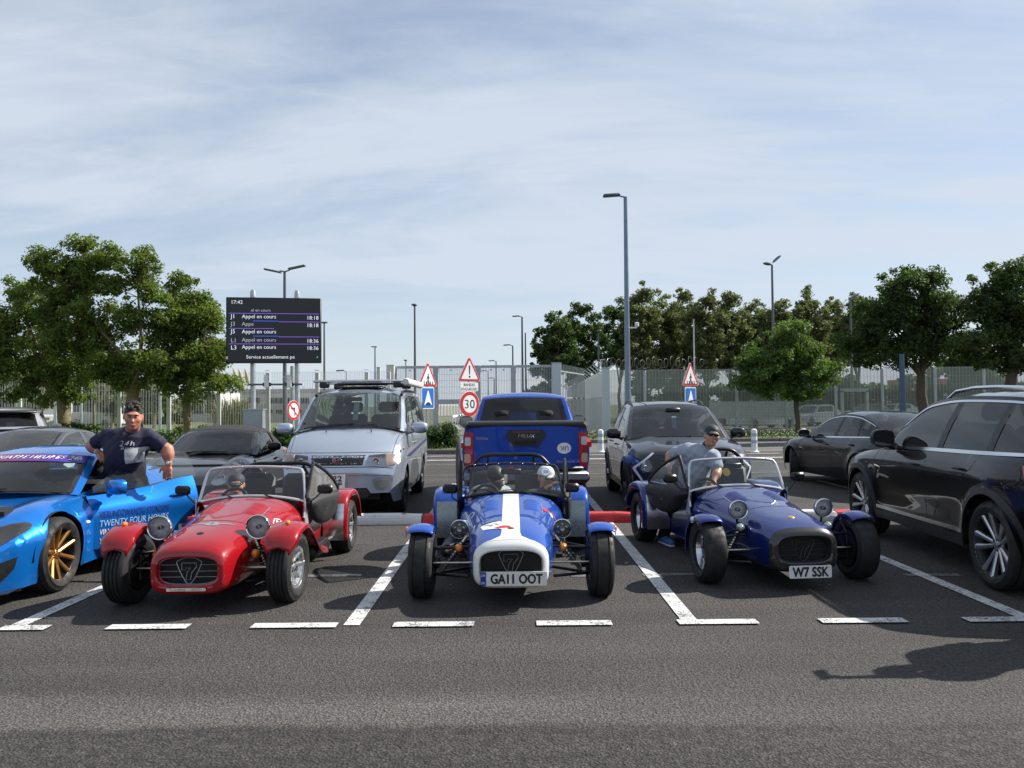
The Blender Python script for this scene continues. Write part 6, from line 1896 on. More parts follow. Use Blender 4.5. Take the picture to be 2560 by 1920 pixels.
def van():
 t = thing('parked_van', 'silver people carrier van with a rolled awning on its roof', 'van', (-2.52, 12.2, 0), R(1.0))
 ar = [(0, .33, .40), (2.72, .33, .40)]
 P = dict(y0=-.80, y1=3.9, arches=ar, n=60, zb=K(-.8, .36, -.7, .22, .5, .24, 3.6, .26, 3.9, .42), wb=K(-.8, .74, -.5, .85, 3.9, .84), zm=K(.80),
    wm=K(-.8, .80, -.6, .87, -.1, .90, 3.6, .90, 3.9, .87), zs=K(-.8, .60, -.74, .76, -.55, .90, .1, 1.15, .6, 1.19, 3.6, 1.18, 3.9, 1.15),
    ws=K(-.8, .74, -.5, .80, .1, .84, .6, .86, 3.6, .86, 3.9, .83), zt=K(-.8, .66, -.76, .82, -.62, .95, -.2, 1.17, .25, 1.325, .6, 1.34, 3.6, 1.2, 3.9, 1.17), cab=(.22, 3.8), flare=.015, bow_f=.26, bow_r=.08)
 ob, S_ = lower_body(t, P, P_SILVER)
 G = Glasshouse([(.845, .22, 1.205), (.86, .55, 1.19), (.865, .95, 1.17), (.865, 1.7, 1.165), (.865, 2.6, 1.165), (.86, 3.5, 1.17), (.84, 3.86, 1.17)],
     [(.845, .215, 1.21), (.80, .68, 1.51), (.745, 1.10, 1.765), (.73, 1.75, 1.835), (.73, 2.6, 1.84), (.73, 3.5, 1.81), (.82, 3.9, 1.18)],
     [(.02, 1.325), (.44, 1.59), (.86, 1.845), (1.7, 1.935), (2.6, 1.95), (3.6, 1.92), (3.95, 1.2)])
 gz = glass('glass_van', (.55, .62, .60), 1.5, dust=.015)
 glaze(t, G, P_SILVER, 2.0, 5.0, [(.55, 2.7, gz), (2.85, 3.75, GLASS_TINT), (3.82, 5.1, GLASS_TINT)], front=gz, rear=glass('glass_van_back', (.6, .66, .65), 1.5, dust=.015), vt=.91, tA=.94, tR=.8)
 for sx in (1, -1):
  mirror(t, (sx * 1.06, .46, 1.26), sx, .27, .18, .2, P_SILVER, (sx * .86, .5, 1.18))
  lamp_unit(t, S_, [(sx * .40, .74), (sx * .44, .90), (sx * .66, .915), (sx * .68, .74)][:: 1 if sx > 0 else -1], 'F', bowl=pbr('lamp_bright', (.45, .45, .47), .15, .9), reflect=[(sx * .54, .81, .055)])
  S_.lay('indicator', [(sx * .685, .74), (sx * .67, .915), (sx * .83, .90), (sx * .81, .76)][:: 1 if sx > 0 else -1], 'F', pbr('lens_orange_clear', (.30, .23, .19), .2, .3), t, off=.014, step=.03)
  S_.lay('fog_lamp_recess', smooth_poly([(sx * .50, .56), (sx * .76, .57), (sx * .74, .43), (sx * .56, .40)], 4), 'F', pbr('recess_grey', (.22, .23, .25), .4), t, off=.002)
  S_.lay('fog_lamp', smooth_poly([(sx * .54, .535), (sx * .71, .54), (sx * .70, .45), (sx * .57, .435)], 4), 'F', pbr('fog_glass', (.42, .40, .30), .12, .5), t, off=.008)
  MB().lathe([(.001, .022), (.02, .018), (.028, 0)], 10, 'x', (sx * .885, -.28, .97)).obj('side_repeater', AMBER, t)
 S_.lay('grille', [(-.39, .90), (.39, .90), (.36, .76), (-.36, .76)], 'F', pbr('grille_black', (.008, .008, .009), .4), t, off=.003, step=.06)
 gm = MB()
 for k in range(11):
  for s_ in (1, -1):
   a = S_.hit('F', -.36 + .072 * k, .77); b = S_.hit('F', max(-.37, min(.37, -.36 + .072 * k + s_ * .1)), .89)
   if a and b: gm.bar(a - Vector((0, .008, 0)), b - Vector((0, .008, 0)), .006, .006)
 o_ = gm.obj('grille_mesh', BLACKP, t, 0); o_['kind'] = 'stuff'
 h = S_.hit('F', 0, .83)
 em = MB()
 for rx, rz, cz in ((.062, .042, 0), (.02, .040, 0), (.046, .016, .016)):
  em.tube([(rx * math.cos(a), -.016, .83 + cz + rz * math.sin(a)) for a in [2 * math.pi * k / 24 for k in range(24)]], .0055, 5, closed=True)
 em.obj('oval_emblem', CHROME, t, loc=(0, h.y, 0))
 S_.lay('lower_grille', [(-.42, .44), (.42, .44), (.48, .36), (.42, .30), (-.42, .30), (-.48, .36)], 'F', DARK, t, off=.003)
 for k in range(3): S_.seam('grille_bar', [(-.42, .33 + .035 * k), (.42, .33 + .035 * k)], 'F', pbr('grille_bar', (.05, .05, .055), .3), t, w=.012, off=.01)
 S_.seam('bumper_gap', [(-.82, .70), (-.5, .735), (.5, .735), (.82, .70)], 'F', GAP, t, w=.01)
 S_.seam('bonnet_gap', [(-.80, .925), (-.4, .935), (.4, .935), (.80, .925)], 'F', GAP, t, w=.008)
 for x in (-.74, .74): S_.seam('bonnet_gap', [(x, -.55), (x * 1.04, -.2), (x * 1.07, .12)], 'T', GAP, t)
 S_.seam('bumper_crease', [(-.8, .60), (-.5, .615), (.5, .615), (.8, .60)], 'F', pbr('paint_crease', (.25, .28, .33), .3, .5), t, w=.014)
 number_plate(t, (-.02, -.835, .535), -1, .29, .20, 'R22\nGJF')
 seams(S_, t, 0, [(.52, .35), (.5, .8), (.45, 1.12)], [(1.45, .30), (1.45, 1.165)], [(2.3, .65), (2.5, .8), (2.6, 1.165)], [(.52, .35), (1.45, .3), (2.28, .35)])
 for ax in 'LR':
  S_.lay('side_stripe', [(.0, .84), (3.7, .99), (3.7, .94), (.5, .80)], ax, pbr('stripe_navy', (.03, .035, .10), .35), t, off=.003, step=.2)
  S_.lay('side_stripe', [(.3, .785), (3.7, .92), (3.7, .90), (.5, .765)], ax, pbr('stripe_steel', (.12, .14, .2), .35), t, off=.003, step=.2)
 for sx in (1, -1): handle(t, S_, 1.25, 1.0, .16, P_SILVER, sx)
 # roof: bars, rolled awning, antennas
 for y in (1.3, 2.5):
  MB().box((0, y, 2.03), (1.62, .06, .045), bev=.015).obj('roof_bar', ALU, t)
  for sx in (1, -1): MB().box((sx * .62, y, 1.965), (.16, .12, .1), bev=.02).obj('bar_foot', BLACKP, t)
 aw = MB().lathe([(.001, -1.25), (.05, -1.25), (.062, -1.22), (.062, 1.22), (.05, 1.25), (.001, 1.25)], 16, 'y', (.80, 2.1, 2.0)).obj('rolled_awning', pbr('awning_white', (.66, .65, .62), .5), t)
 MB().box((.80, 2.1, 2.045), (.07, 2.46, .03), bev=.01).obj('awning_rail', ALU, aw)
 for sx in (1, -1):
  pts = [G.rail(u) + Vector((-.045, 0, .03)) for u in (1.9, 2.1, 2.5, 3, 4, 4.8)]
  MB().tube([(sx * p.x, p.y, p.z) for p in pts], .026, 6).obj('roof_rail_strip', BLACKP, t)
 MB().box((.02, 2.0, 1.985), (1.0, .9, .05), bev=.03).obj('roof_hatch', P_BLACK, t)
 MB().box((0, 1.35, 1.925), (.75, .5, .03), bev=.02).obj('sunroof', GLASS_TINT, t)
 wiper(t, [(-.72, .16, 1.255), (-.3, .04, 1.31), (.1, .02, 1.345)]); wiper(t, [(.02, .03, 1.335), (.4, .08, 1.325), (.78, .2, 1.26)])
 for x in (-.3, .38): MB().tube([(x, -.06, 1.215), (x, -.09, 1.255)], .008, 5).obj('washer_nozzle', BLACKP, t)
 cabin(t, .72, .34, 1.25, .55, 1.17, rows=2, hs=.62, row_gap=1.1)
 MB().prism(rrect(.085, .27, .01), (.03, .62, 1.52), (1, 0, 0), (0, .6, 1), .002).obj('hanging_permit', pbr('permit_pale', (.50, .62, .62), .6), t, 0)
 text_on('permit_text', 'L3', INK, t, (.03, .60, 1.51), (1, 0, 0), (0, .6, 1), .06, height=.05, lift=.004, bold=.02)
 MB().box((.0, .78, 1.72), (.2, .04, .07), bev=.02).obj('inside_mirror', BLACKP, t)
 MB().ball((-.18, .75, 1.62), .035, 8, 6).obj('dangling_charm', ALU, t)
 MB().box((-.66, .32, 1.31), (.16, .05, .09), bev=.01).obj('sat_nav', BLACKP, t)
 put_wheels(t, .335, .215, .20, dict(kind='spokes', n=6, wi=.05, wo=.08, th=.03, dish=.3, rimx=.75), [pbr('rim_dull', (.2, .2, .2), .5, .7), RIM_K], 2.72, 1.57, 1.57)
van()

def pickup():
 t = thing('parked_pickup', 'blue double-cab pickup with its tailgate facing the camera', 'pickup truck', (.19, 15.55, 0), math.pi)
 ar = [(0, .40, .47), (3.085, .40, .47)]
 P = dict(y0=-.95, y1=4.22, arches=ar, n=60, zb=K(-.95, .45, -.7, .38, 3.8, .46, 4.22, .66), wb=K(-.95, .78, -.5, .88, 4.22, .86), zm=K(.90),
    wm=K(-.95, .80, -.6, .90, 0, .925, 3.1, .925, 4.0, .92, 4.22, .90), zs=K(-.95, .8, -.8, .98, -.2, 1.08, .5, 1.14, 2.2, 1.2, 2.4, 1.27, 4.0, 1.29, 4.22, 1.27),
    ws=K(-.95, .72, -.4, .82, .6, .86, 4.22, .865), zt=K(-.95, .85, -.85, 1.02, -.2, 1.13, .45, 1.2, 2.2, 1.22, 2.4, 1.29, 4.1, 1.31, 4.22, 1.30), cab=(.42, 2.2), flare=.03, bow_f=.2, bow_r=.06, pt=5)
 ob, S_ = lower_body(t, P, P_PICK)
 G = Glasshouse([(.85, .40, 1.15), (.865, .7, 1.165), (.87, 1.05, 1.175), (.87, 1.5, 1.185), (.865, 1.9, 1.2), (.855, 2.15, 1.22), (.83, 2.32, 1.26)],
     [(.85, .395, 1.155), (.775, .82, 1.46), (.71, 1.2, 1.70), (.695, 1.55, 1.755), (.69, 1.85, 1.755), (.69, 2.10, 1.715), (.81, 2.34, 1.265)],
     [(.15, 1.2), (.58, 1.5), (1.0, 1.755), (1.5, 1.815), (1.85, 1.815), (2.15, 1.75), (2.42, 1.27)])
 glaze(t, G, P_PICK, 2.0, 5.0, [(.6, 2.7, GLASS_CAR), (2.85, 4.4, GLASS_CAR)], rear=glass('glass_pick', (.30, .34, .36), 1.5, dust=.01), tR=.92, rear_u=(5.10, 5.93), vt=.9)
 G.top_patch('brake_light', -.12, .12, 5.03, 5.09, REDLENS, t, 4, 2, off=-.004)
 MB().prism(rrect(.17, .045, .006), (-.54, 2.37, 1.33), (-1, 0, 0), (0, -.35, 1), .004).obj('window_sticker', pbr('sticker_navy', (.02, .03, .10), .4), t, 0)
 # load cover, side caps
 MB().box((0, 3.28, 1.325), (1.66, 1.82, .05), bev=.02).obj('load_cover', pbr('cover_black', (.02, .02, .022), .5), t)
 MB().lathe([(.001, -.82), (.045, -.82), (.045, .82), (.001, .82)], 12, 'x', (0, 4.17, 1.325)).obj('tailgate_cap', pbr('cover_black', (.02, .02, .022), .5), t)
 for sx in (1, -1): MB().tube([(sx * .855, 2.4, 1.30), (sx * .865, 3.2, 1.315), (sx * .85, 4.1, 1.315), (sx * .82, 4.2, 1.29)], [.05, .045, .05, .04], 8).obj('bed_cap', pbr('cover_black', (.02, .02, .022), .5), t)
 # tailgate furniture (seen from behind: x mirrored)
 for x in (.765, -.765): S_.seam('tailgate_gap', [(x, 1.28), (x, .75)], 'B', GAP, t, w=.01)
 S_.seam('tailgate_gap', [(-.765, .76), (.765, .76)], 'B', GAP, t, w=.01)
 S_.lay('handle_plate', [(-.29, 1.17), (-.24, 1.25), (.24, 1.25), (.29, 1.17), (.18, 1.02), (-.18, 1.02)], 'B', BLACKP, t, off=.022, thick=.03, step=.2)
 S_.lay('handle_recess', [(-.17, 1.10), (.17, 1.10), (.14, 1.04), (-.14, 1.04)], 'B', DARK, t, off=.028, thick=.01, step=.2)
 S_.lay('high_brake_light', [(-.20, 1.238), (.20, 1.238), (.19, 1.208), (-.19, 1.208)], 'B', pbr('dark_red', (.08, .02, .025), .3), t, off=.028, thick=.01, step=.2)
 S_.text('emblem_text', 'HILUX', 'B', CHROME, t, (-.01, 1.165), .1, width=.24, height=.05, flip=True, off=.029, bold=.008, shear=.2)
 S_.text('emblem_text', 'TOYOTA', 'B', CHROME, t, (.625, 1.13), .06, width=.185, height=.036, flip=True, off=.009, bold=.01)
 S_.text('emblem_text', 'Invincible X', 'B', CHROME, t, (-.60, .80), .05, width=.34, height=.038, flip=True, off=.009, bold=.005, shear=.25)
 S_.lay('country_sticker', circ(1, 24, -.54, .985, .10, .078), 'B', SIGN_W, t, off=.006, thick=.006, step=.2)
 S_.text('sticker_text', 'UK', 'B', INK, t, (-.54, .985), .12, width=.125, height=.068, flip=True, off=.009, bold=.02, rot=math.pi)
 for sx in (1, -1):
  poly = [(sx * .745, 1.22), (sx * .755, .72), (sx * .90, .70), (sx * .93, .77), (sx * .93, 1.06), (sx * .88, 1.21)]
  b = S_.lay('tail_light', poly if sx < 0 else poly[::-1], 'B', REDLENS, t, off=.02, thick=.05, step=.08)
  S_.lay('reverse_lens', rrect(.085, .12, .02, 3, sx * .825, 1.09), 'B', pbr('lens_white', (.55, .55, .56), .15, .3), b, off=.026)
  S_.lay('indicator_lens', rrect(.09, .13, .02, 3, sx * .83, .85), 'B', pbr('lens_amberwhite', (.55, .38, .26), .15, .2), b, off=.026)
  mirror(t, (sx * 1.05, .62, 1.30), sx, .25, .21, .14, BLACKP, (sx * .88, .62, 1.2), pbr('mirror_mid', (.22, .25, .28), .08, 1.0))
 arch_trim(S_, t, ar, .07, pbr('arch_black', (.011, .011, .012), .5))
 MB().box((0, 4.24, .585), (1.78, .2, .17), bev=.05).obj('rear_bumper', BLACKP, t)
 MB().box((0, 4.36, .60), (1.74, .03, .10), bev=.012).obj('bumper_skin', pbr('bumper_steel', (.20, .21, .23), .35, .7), t)
 MB().box((0, 4.22, .70), (1.62, .12, .06), bev=.02).obj('bumper_step', BLACKP, t)
 MB().box((.0, 3.9, .42), (1.2, .1, .1)).obj('tow_bar', DARK, t)
 seams(S_, t, 0, [(.55, .5), (.5, 1.15)], [(1.35, .48), (1.35, 1.18)], [(2.15, .8), (2.2, 1.2)], [(2.3, .5), (2.3, 1.28)])
 for sx in (1, -1): handle(t, S_, 1.2, 1.08, .2, CHROME, sx)
 put_wheels(t, .395, .265, .235, dict(kind='spokes', n=6, wi=.06, wo=.10, th=.03, dish=.3, rimx=.75), [RIM_S, RIM_K], 3.085, 1.58, 1.58)
 cabin(t, .72, .5, 1.15, .46, 1.18, rows=2, hs=.54, row_gap=.7)
pickup()

def blue_coupe():
 t = thing('sports_coupe', 'bright blue sports coupe at the left edge with its door open', 'car', (-4.86, 7.06, 0), R(1.5))
 ar = [(0, .32, .375), (2.42, .32, .38)]
 def crease(y, z): return -.035 * math.exp(-((z - .42) / .13) ** 2) * math.exp(-((y - 1.75) / .55) ** 2) + .012 * math.exp(-((z - .62) / .06) ** 2) * (1 if .3 < y < 2 else .3)
 P = dict(y0=-.86, y1=3.33, arches=ar, n=84, extra=[.615, .62, 1.72, 1.725], zb=K(-.86, .20, -.78, .13, .5, .15, 3.0, .16, 3.33, .35), wb=K(-.86, .62, -.6, .80, .0, .83, 2.4, .86, 3.33, .66), zm=K(.50),
    wm=K(-.86, .66, -.7, .80, -.25, .875, 0, .89, .75, .85, 1.3, .845, 2.4, .91, 3, .86, 3.33, .70), zs=K(-.86, .40, -.78, .50, -.5, .64, -.1, .745, .15, .76, .6, .755, 1.2, .80, 1.7, .875, 2.3, .89, 2.9, .81, 3.33, .58),
    ws=K(-.86, .54, -.5, .66, 0, .74, .6, .74, 1.3, .735, 2.4, .74, 3.33, .5), zt=K(-.86, .43, -.82, .50, -.6, .60, -.2, .695, .4, .79, .62, .82, 2.2, .90, 2.9, .84, 3.33, .62), cab=(.58, 2.35), flare=.02, bow_f=.36, bow_r=.25, bow_len=1.0,
    crease=crease, hole=(.62, 1.72, .235))
 P['bulge'] = lambda x, y: .035 * math.exp(-((abs(x) - .62) / .10) ** 2) * max(0, 1 - ((y + .0) / .75) ** 2) + .008 * math.exp(-(x / .05) ** 2) * (y < .5)
 ob, S_ = lower_body(t, P, P_ALP)
 G = Glasshouse([(.735, .60, .775), (.75, .9, .785), (.75, 1.2, .80), (.745, 1.55, .845), (.73, 1.9, .875), (.68, 2.2, .885), (.58, 2.65, .89)],
     [(.73, .595, .78), (.665, .92, .97), (.59, 1.22, 1.105), (.57, 1.55, 1.15), (.565, 1.85, 1.12), (.57, 2.15, 1.03), (.58, 2.68, .885)],
     [(.30, .84), (.66, 1.03), (1.0, 1.155), (1.5, 1.215), (1.85, 1.19), (2.2, 1.09), (2.75, .90)])
 gz = glass('glass_alp', (.36, .42, .44), 1.52, dust=.02)
 glaze(t, G, P_ALP, 2.0, 4.0, [(.6, 3.75, gz)], front=gz, rear=GLASS_TINT, rear_u=(4.2, 5.6), sides=(-1,))
 G.side_patch('roof_rail', 0, 6, .93, 1, P_ALP, t, 1, 40, 2)
 G.side_patch('pillar', 3.85, 6, .02, .95, P_ALP, t, 1, 10, 4)
 # banner across the top of the windscreen
 bm_ = bpy.data.materials.new('banner_violet'); n, l = nodes_of(bm_); b = n['Principled BSDF']
 tc = n.new('ShaderNodeTexCoord'); sp = n.new('ShaderNodeSeparateXYZ'); l.new(tc.outputs['Object'], sp.inputs[0])
 rp_ = n.new('ShaderNodeValToRGB'); mr = n.new('ShaderNodeMapRange'); mr.inputs['From Min'].default_value = -.6; mr.inputs['From Max'].default_value = .6
 l.new(sp.outputs[0], mr.inputs['Value']); l.new(mr.outputs[0], rp_.inputs[0])
 rp_.color_ramp.elements[0].color = (.30, .02, .06, 1); rp_.color_ramp.elements[1].color = (.02, .03, .30, 1)
 e = rp_.color_ramp.elements.new(.55); e.color = (.12, .025, .16, 1)
 l.new(rp_.outputs[0], b.inputs['Base Color']); b.inputs['Roughness'].default_value = .25
 G.top_patch('banner', -.92, .92, 1.42, 1.93, bm_, t, 18, 5, off=.006)
 # lettering wrapped to the banner: fit text to (t,u)
 def banner_text(s_, t0, t1, u0, u1, **kw):
  V, F = text_data(s_, 1.0, **kw)
  xs = [v[0] for v in V]; ys_ = [v[1] for v in V]
  VV = []
  for v in V:
   a = t0 + (t1 - t0) * (v[0] - min(xs)) / (max(xs) - min(xs)); c = u0 + (u1 - u0) * (v[1] - min(ys_)) / (max(ys_) - min(ys_))
   p = G.top(a, c); nn = (G.top(a + .01, c) - G.top(a - .01, c)).cross(G.top(a, c + .01) - G.top(a, c - .01)).normalized()
   VV.append(p + nn * .010)
  MB().add(VV, F).obj('banner_text', SIGN_W, t, 0)
 banner_text('VINGT-QUATRE HEURES', -.86, .66, 1.53, 1.80, bold=.03, shear=.2)
 banner_text('24h', .70, .86, 1.53, 1.80, bold=.01, shear=.25)
 MB().prism(rrect(.11, .05, .008), G.top(.76, 1.22) + Vector((0, -.012, .008)), (1, .05, 0), (0, .55, .8), .002).obj('toll_tag', pbr('tag_pale', (.55, .72, .66), .4), t, 0)
 # door, swung open on its front hinge
 hx, hy = P['wm'](.62) - .03, .63
 dr = bpy.data.objects.new('door', None)
 V, F = [], []
 for q in P['hole_q']:
  i = len(V); V += [(p[0] - hx, p[1] - hy, p[2]) for p in q]; F.append((i, i + 1, i + 2, i + 3))
 # inner skin
 j0 = len(V); nf = len(F)
 V += [(v[0] - .07, v[1], v[2]) for v in V]
 F2 = [tuple(i + j0 for i in f[::-1]) for f in F]
 mb = MB(); mb.v, mb.f, mb.m = V, F + F2, [0] * nf + [1] * nf
 # close the rim
 me0 = bpy.data.meshes.new('d'); bmx = bmesh.new()
 vs = [bmx.verts.new(v) for v in V]
 for f in F: bmx.faces.new([vs[i] for i in f])
 bmesh.ops.remove_doubles(bmx, verts=bmx.verts, dist=1e-5)
 r = bmesh.ops.extrude_face_region(bmx, geom=bmx.faces[:])
 for e in r['geom']:
  if isinstance(e, bmesh.types.BMVert): e.co.x -= .07
 bmesh.ops.recalc_face_normals(bmx, faces=bmx.faces)
 bmx.to_mesh(me0); bmx.free(); me0.materials.append(P_ALP)
 me0.shade_smooth(); me0.set_sharp_from_angle(angle=R(40))
 door = link('door', me0, t, (hx, hy, 0), (0, 0, R(-40)))
 door['label'] = 'open door lettered in several languages'
 SD = Surf(me0)
 for i, (s_, z, mt, bd) in enumerate((('VIERUNDZWANZIG STUNDEN', .575, pbr('vinyl_navy', (.02, .03, .22), .3), .0), ('TWENTY FOUR HOURS', .49, pbr('vinyl_pale', (.34, .52, .80), .3), .0),
          ('VINGT-QUATRE HEURES 24h', .405, SIGN_W, .014), ('VENTIQUATTRO ORE', .32, pbr('vinyl_pale', (.34, .52, .80), .3), .0), ('VEINTICUATRO HORAS', .24, pbr('vinyl_pale', (.34, .52, .80), .3), .0))):
  SD.text('door_lettering', s_, 'L', mt, door, (.42, z), .08, width=.70, height=.062, off=.004, bold=bd, shear=.15)
 hp = SD.hit('L', .92, .70)
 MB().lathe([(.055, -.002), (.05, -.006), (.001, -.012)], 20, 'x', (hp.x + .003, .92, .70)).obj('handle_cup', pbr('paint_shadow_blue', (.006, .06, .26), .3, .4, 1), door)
 MB().tube([(hp.x, .80, .695), (hp.x + .022, .86, .70), (hp.x + .026, .94, .704), (hp.x + .012, 1.02, .708)], [.01, .014, .014, .008], 8).obj('door_handle', P_ALP, door)
 # frameless glass of the door
 rows = []
 for j in range(6):
  rr = []
  for i in range(19):
   u = .3 + (3.62 - .3) * i / 18; p = G.side(u, j / 5 * .95 + .0, 1)
   rr.append((p.x - hx - .012, p.y - hy, p.z - .0))
  rows.append(rr)
 MB().grid(rows).obj('door_window', glass('glass_door', (.80, .86, .84), 1.6, dust=.05), door, 40)
 mirror(door, (.15, .18, .845), 1, .25, .155, .17, P_ALP, (.02, .16, .76))
 MB().box((-.14, .55, .52), (.05, .9, .3), bev=.03).obj('door_card', SEATM, door)
 # front furniture
 for sx in (1, -1):
  lamp_unit(t, S_, smooth_poly([(sx * .50, .44), (sx * .70, .50), (sx * .80, .60), (sx * .74, .655), (sx * .60, .63), (sx * .50, .55)], 4), 'F', reflect=[(sx * .62, .535, .055)])
  S_.lay('side_intake', [(sx * .64, .33), (sx * .80, .40), (sx * .78, .30), (sx * .70, .18)][:: 1 if sx > 0 else -1], 'F', BLACKP, t, off=.004)
  S_.lay('running_lamp', circ(.085, 20, sx * .33, .44), 'F', pbr('lamp_bright', (.45, .45, .47), .15, .9), t, off=.01)
 S_.lay('lower_grille', [(-.52, .27), (.52, .27), (.46, .17), (-.46, .17)], 'F', DARK, t)
 S_.lay('front_badge', rrect(.14, .03, .01, 3, 0, .46), 'F', CHROME, t, off=.008)
 sp_ = []
 for k in range(17):
  x = -.80 + 1.6 * k / 16
  sp_.append((x, -.90 + .36 * (abs(x) / .88) ** 2.4))
 rows = [[(x, y - .02, .115) for x, y in sp_], [(x, y - .03, .128) for x, y in sp_], [(x, y + .15, .14) for x, y in sp_], [(x, y + .15, .11) for x, y in sp_]]
 MB().grid(rows).obj('front_splitter', pbr('splitter_black', (.02, .02, .022), .25), t)
 S_.lay('side_repeater', smooth_poly([(.46, .53), (.53, .525), (.53, .545), (.46, .55)], 3), 'L', SIGN_W, t, off=.006)
 for ax in 'LR': S_.seam('panel_gap', [(.42, .16), (.46, .30), (.42, .45)], ax, GAP, t, w=.004)
 S_.seam('bonnet_gap', [(-.5, -.5), (-.56, 0), (-.62, .5)], 'T', GAP, t); S_.seam('bonnet_gap', [(.5, -.5), (.56, 0), (.62, .5)], 'T', GAP, t)
 wiper(t, [(-.5, .42, .835), (-.1, .33, .865), (.2, .335, .87)]); wiper(t, [(.0, .345, .855), (.3, .39, .855), (.62, .50, .81)])
 mirror(t, (-.97, .82, .865), -1, .23, .14, .16, P_ALP, (-.80, .78, .79))
 put_wheels(t, .325, .235, .235, dict(kind='spokes', n=5, wi=.036, wo=.040, th=.03, pair=1, pi=.02, po=.066, dish=.35, rimx=.78, waist=.95, barrel=1), [RIM_G, RIM_K], 2.42, 1.57, 1.58, grooves=3)
 cabin(t, .58, .62, 1.3, .12, .80, rows=1, hs=.42)
 return t
ALP = blue_coupe()
# ================================================================== the three open roadsters
P_RED = paint('paint_red', (0.29, 0.004, 0.009), .0, .3, dust=.02)
P_BLUE = paint('paint_blue', (0.010, 0.070, 0.37), .15, .3, dust=.02)
P_DBLUE = paint('paint_dark_blue', (0.008, 0.022, 0.155), .4, .3, dust=.02)
P_WHITE = paint('paint_white', (0.72, 0.72, 0.70), .0, .35, dust=.03)
P_CARB = paint('paint_carbon', (0.022, 0.022, 0.024), .3, .35, dust=.1)
VINYL = pbr('black_vinyl', (.009, .009, .010), .6, noise=.2, nscale=10, bump=.25, bscale=18)
BLACKM = pbr('black_metal', (.012, .012, .013), .35, .2)
STEEL = pbr('steel_pipe', (.50, .46, .38), .3, 1.0, noise=.2)
GLASS_W = glass('glass_screen', (.86, .90, .89), 1.5, dust=.015)
GLASS_V = glass('window_vinyl', (.60, .63, .63), 1.45, rough=.12, dust=.26)
RADIATOR = pbr('radiator_black', (.010, .010, .011), .6)
def sect(w, zb, zc, zt, nt, nb, n=36):
 out = []
 for k in range(n):
  a = 2 * math.pi * k / n
  c, s_ = math.cos(a), math.sin(a)
  e = 2 / (nt if s_ >= 0 else nb)
  x = math.copysign(abs(c) ** e, c) * w
  z = zc + math.copysign(abs(s_) ** e, s_) * ((zt - zc) if s_ >= 0 else (zc - zb))
  out.append((x, z))
 return out
def seven_logo(root, y, zc, s, mat, r=.0035, lines=True, hw=.25):
 mb = MB()
 tri_ = smooth_poly([(-.80, .78), (-.35, .98), (.35, .98), (.80, .78), (.92, .55), (.45, -.55), (.12, -1.0), (-.12, -1.0), (-.45, -.55), (-.92, .55)], 4)
 mb.tube([(p[0] * s * 1.05, y, zc + p[1] * s) for p in tri_], r, 5, closed=True)
 sv = [(-.58, .60), (.55, .60), (.58, .30), (.22, -.15), (.10, -.72), (-.26, -.72), (-.14, -.12), (.12, .20), (-.30, .20), (-.30, .05), (-.58, .05)]
 mb.tube([(p[0] * s, y, zc + p[1] * s) for p in sv], r, 5, closed=True)
 if lines:
  for z in (.45, -.05, -.5):
   for sx in (-1, 1):
    e = .92 if z > .3 else (.72 if z > -.3 else .48)
    mb.tube([(sx * e * s, y, zc + z * s), (sx * hw, y, zc + z * s)], r * .8, 4)
  mb.tube([(0, y, zc + s), (0, y, zc + s * 1.2)], r * .8, 4); mb.tube([(0, y, zc - s), (0, y, zc - s * 1.15)], r * .8, 4)
 mb.obj('grille_emblem', mat, root)
def round_lamp(root, c, r, shell, led=False, name='headlight', depth=.12):
 b = MB().lathe([(r * 1.0, .0), (r * 1.04, .004), (r * 1.04, .02), (r * .98, .04), (r * .7, depth * .75), (r * .3, depth), (.001, depth * 1.02)], 24, 'y', c).obj(name, shell, root)
 MB().lathe([(r * .93, -.004), (r * 1.0, -.010), (r * 1.05, -.002), (r * 1.04, .012)], 24, 'y', c).obj('chrome_rim', CHROME, b)
 if led:
  MB().lathe([(r * .94, .010), (.001, .012)], 24, 'y', c).obj('reflector', pbr('led_back', (.03, .032, .036), .25, .6), b)
  bright = pbr('lamp_bright', (.45, .45, .47), .15, .9)
  MB().lathe([(r * .30, .0), (r * .26, -.004), (.001, .004)], 16, 'y', c).obj('led_lens', bright, b)
  k = 0
  for k in range(6):
   a = R(30 + 60 * k); rr = r * (.20 if k % 3 else .22)
   MB().lathe([(rr, .002), (rr * .85, -.003), (.001, .004)], 14, 'y', (c[0] + r * .60 * math.cos(a), c[1], c[2] + r * .60 * math.sin(a))).obj('led_lens', bright, b)
 else:
  MB().lathe([(r * .94, .004), (r * .75, .035), (r * .4, .06), (.001, .066)], 24, 'y', c).obj('reflector', pbr('reflector', (.82, .83, .85), .42, .12, noise=.2, nscale=45), b)
  MB().lathe([(.018, .0), (.018, .05)], 10, 'y', c).obj('bulb_shield', BLACKM, b)
 MB().lathe([(r * .95, -.002), (r * .7, -.012), (r * .35, -.018), (.001, -.02)], 24, 'y', c).obj('lens', LENS, b)
 return b
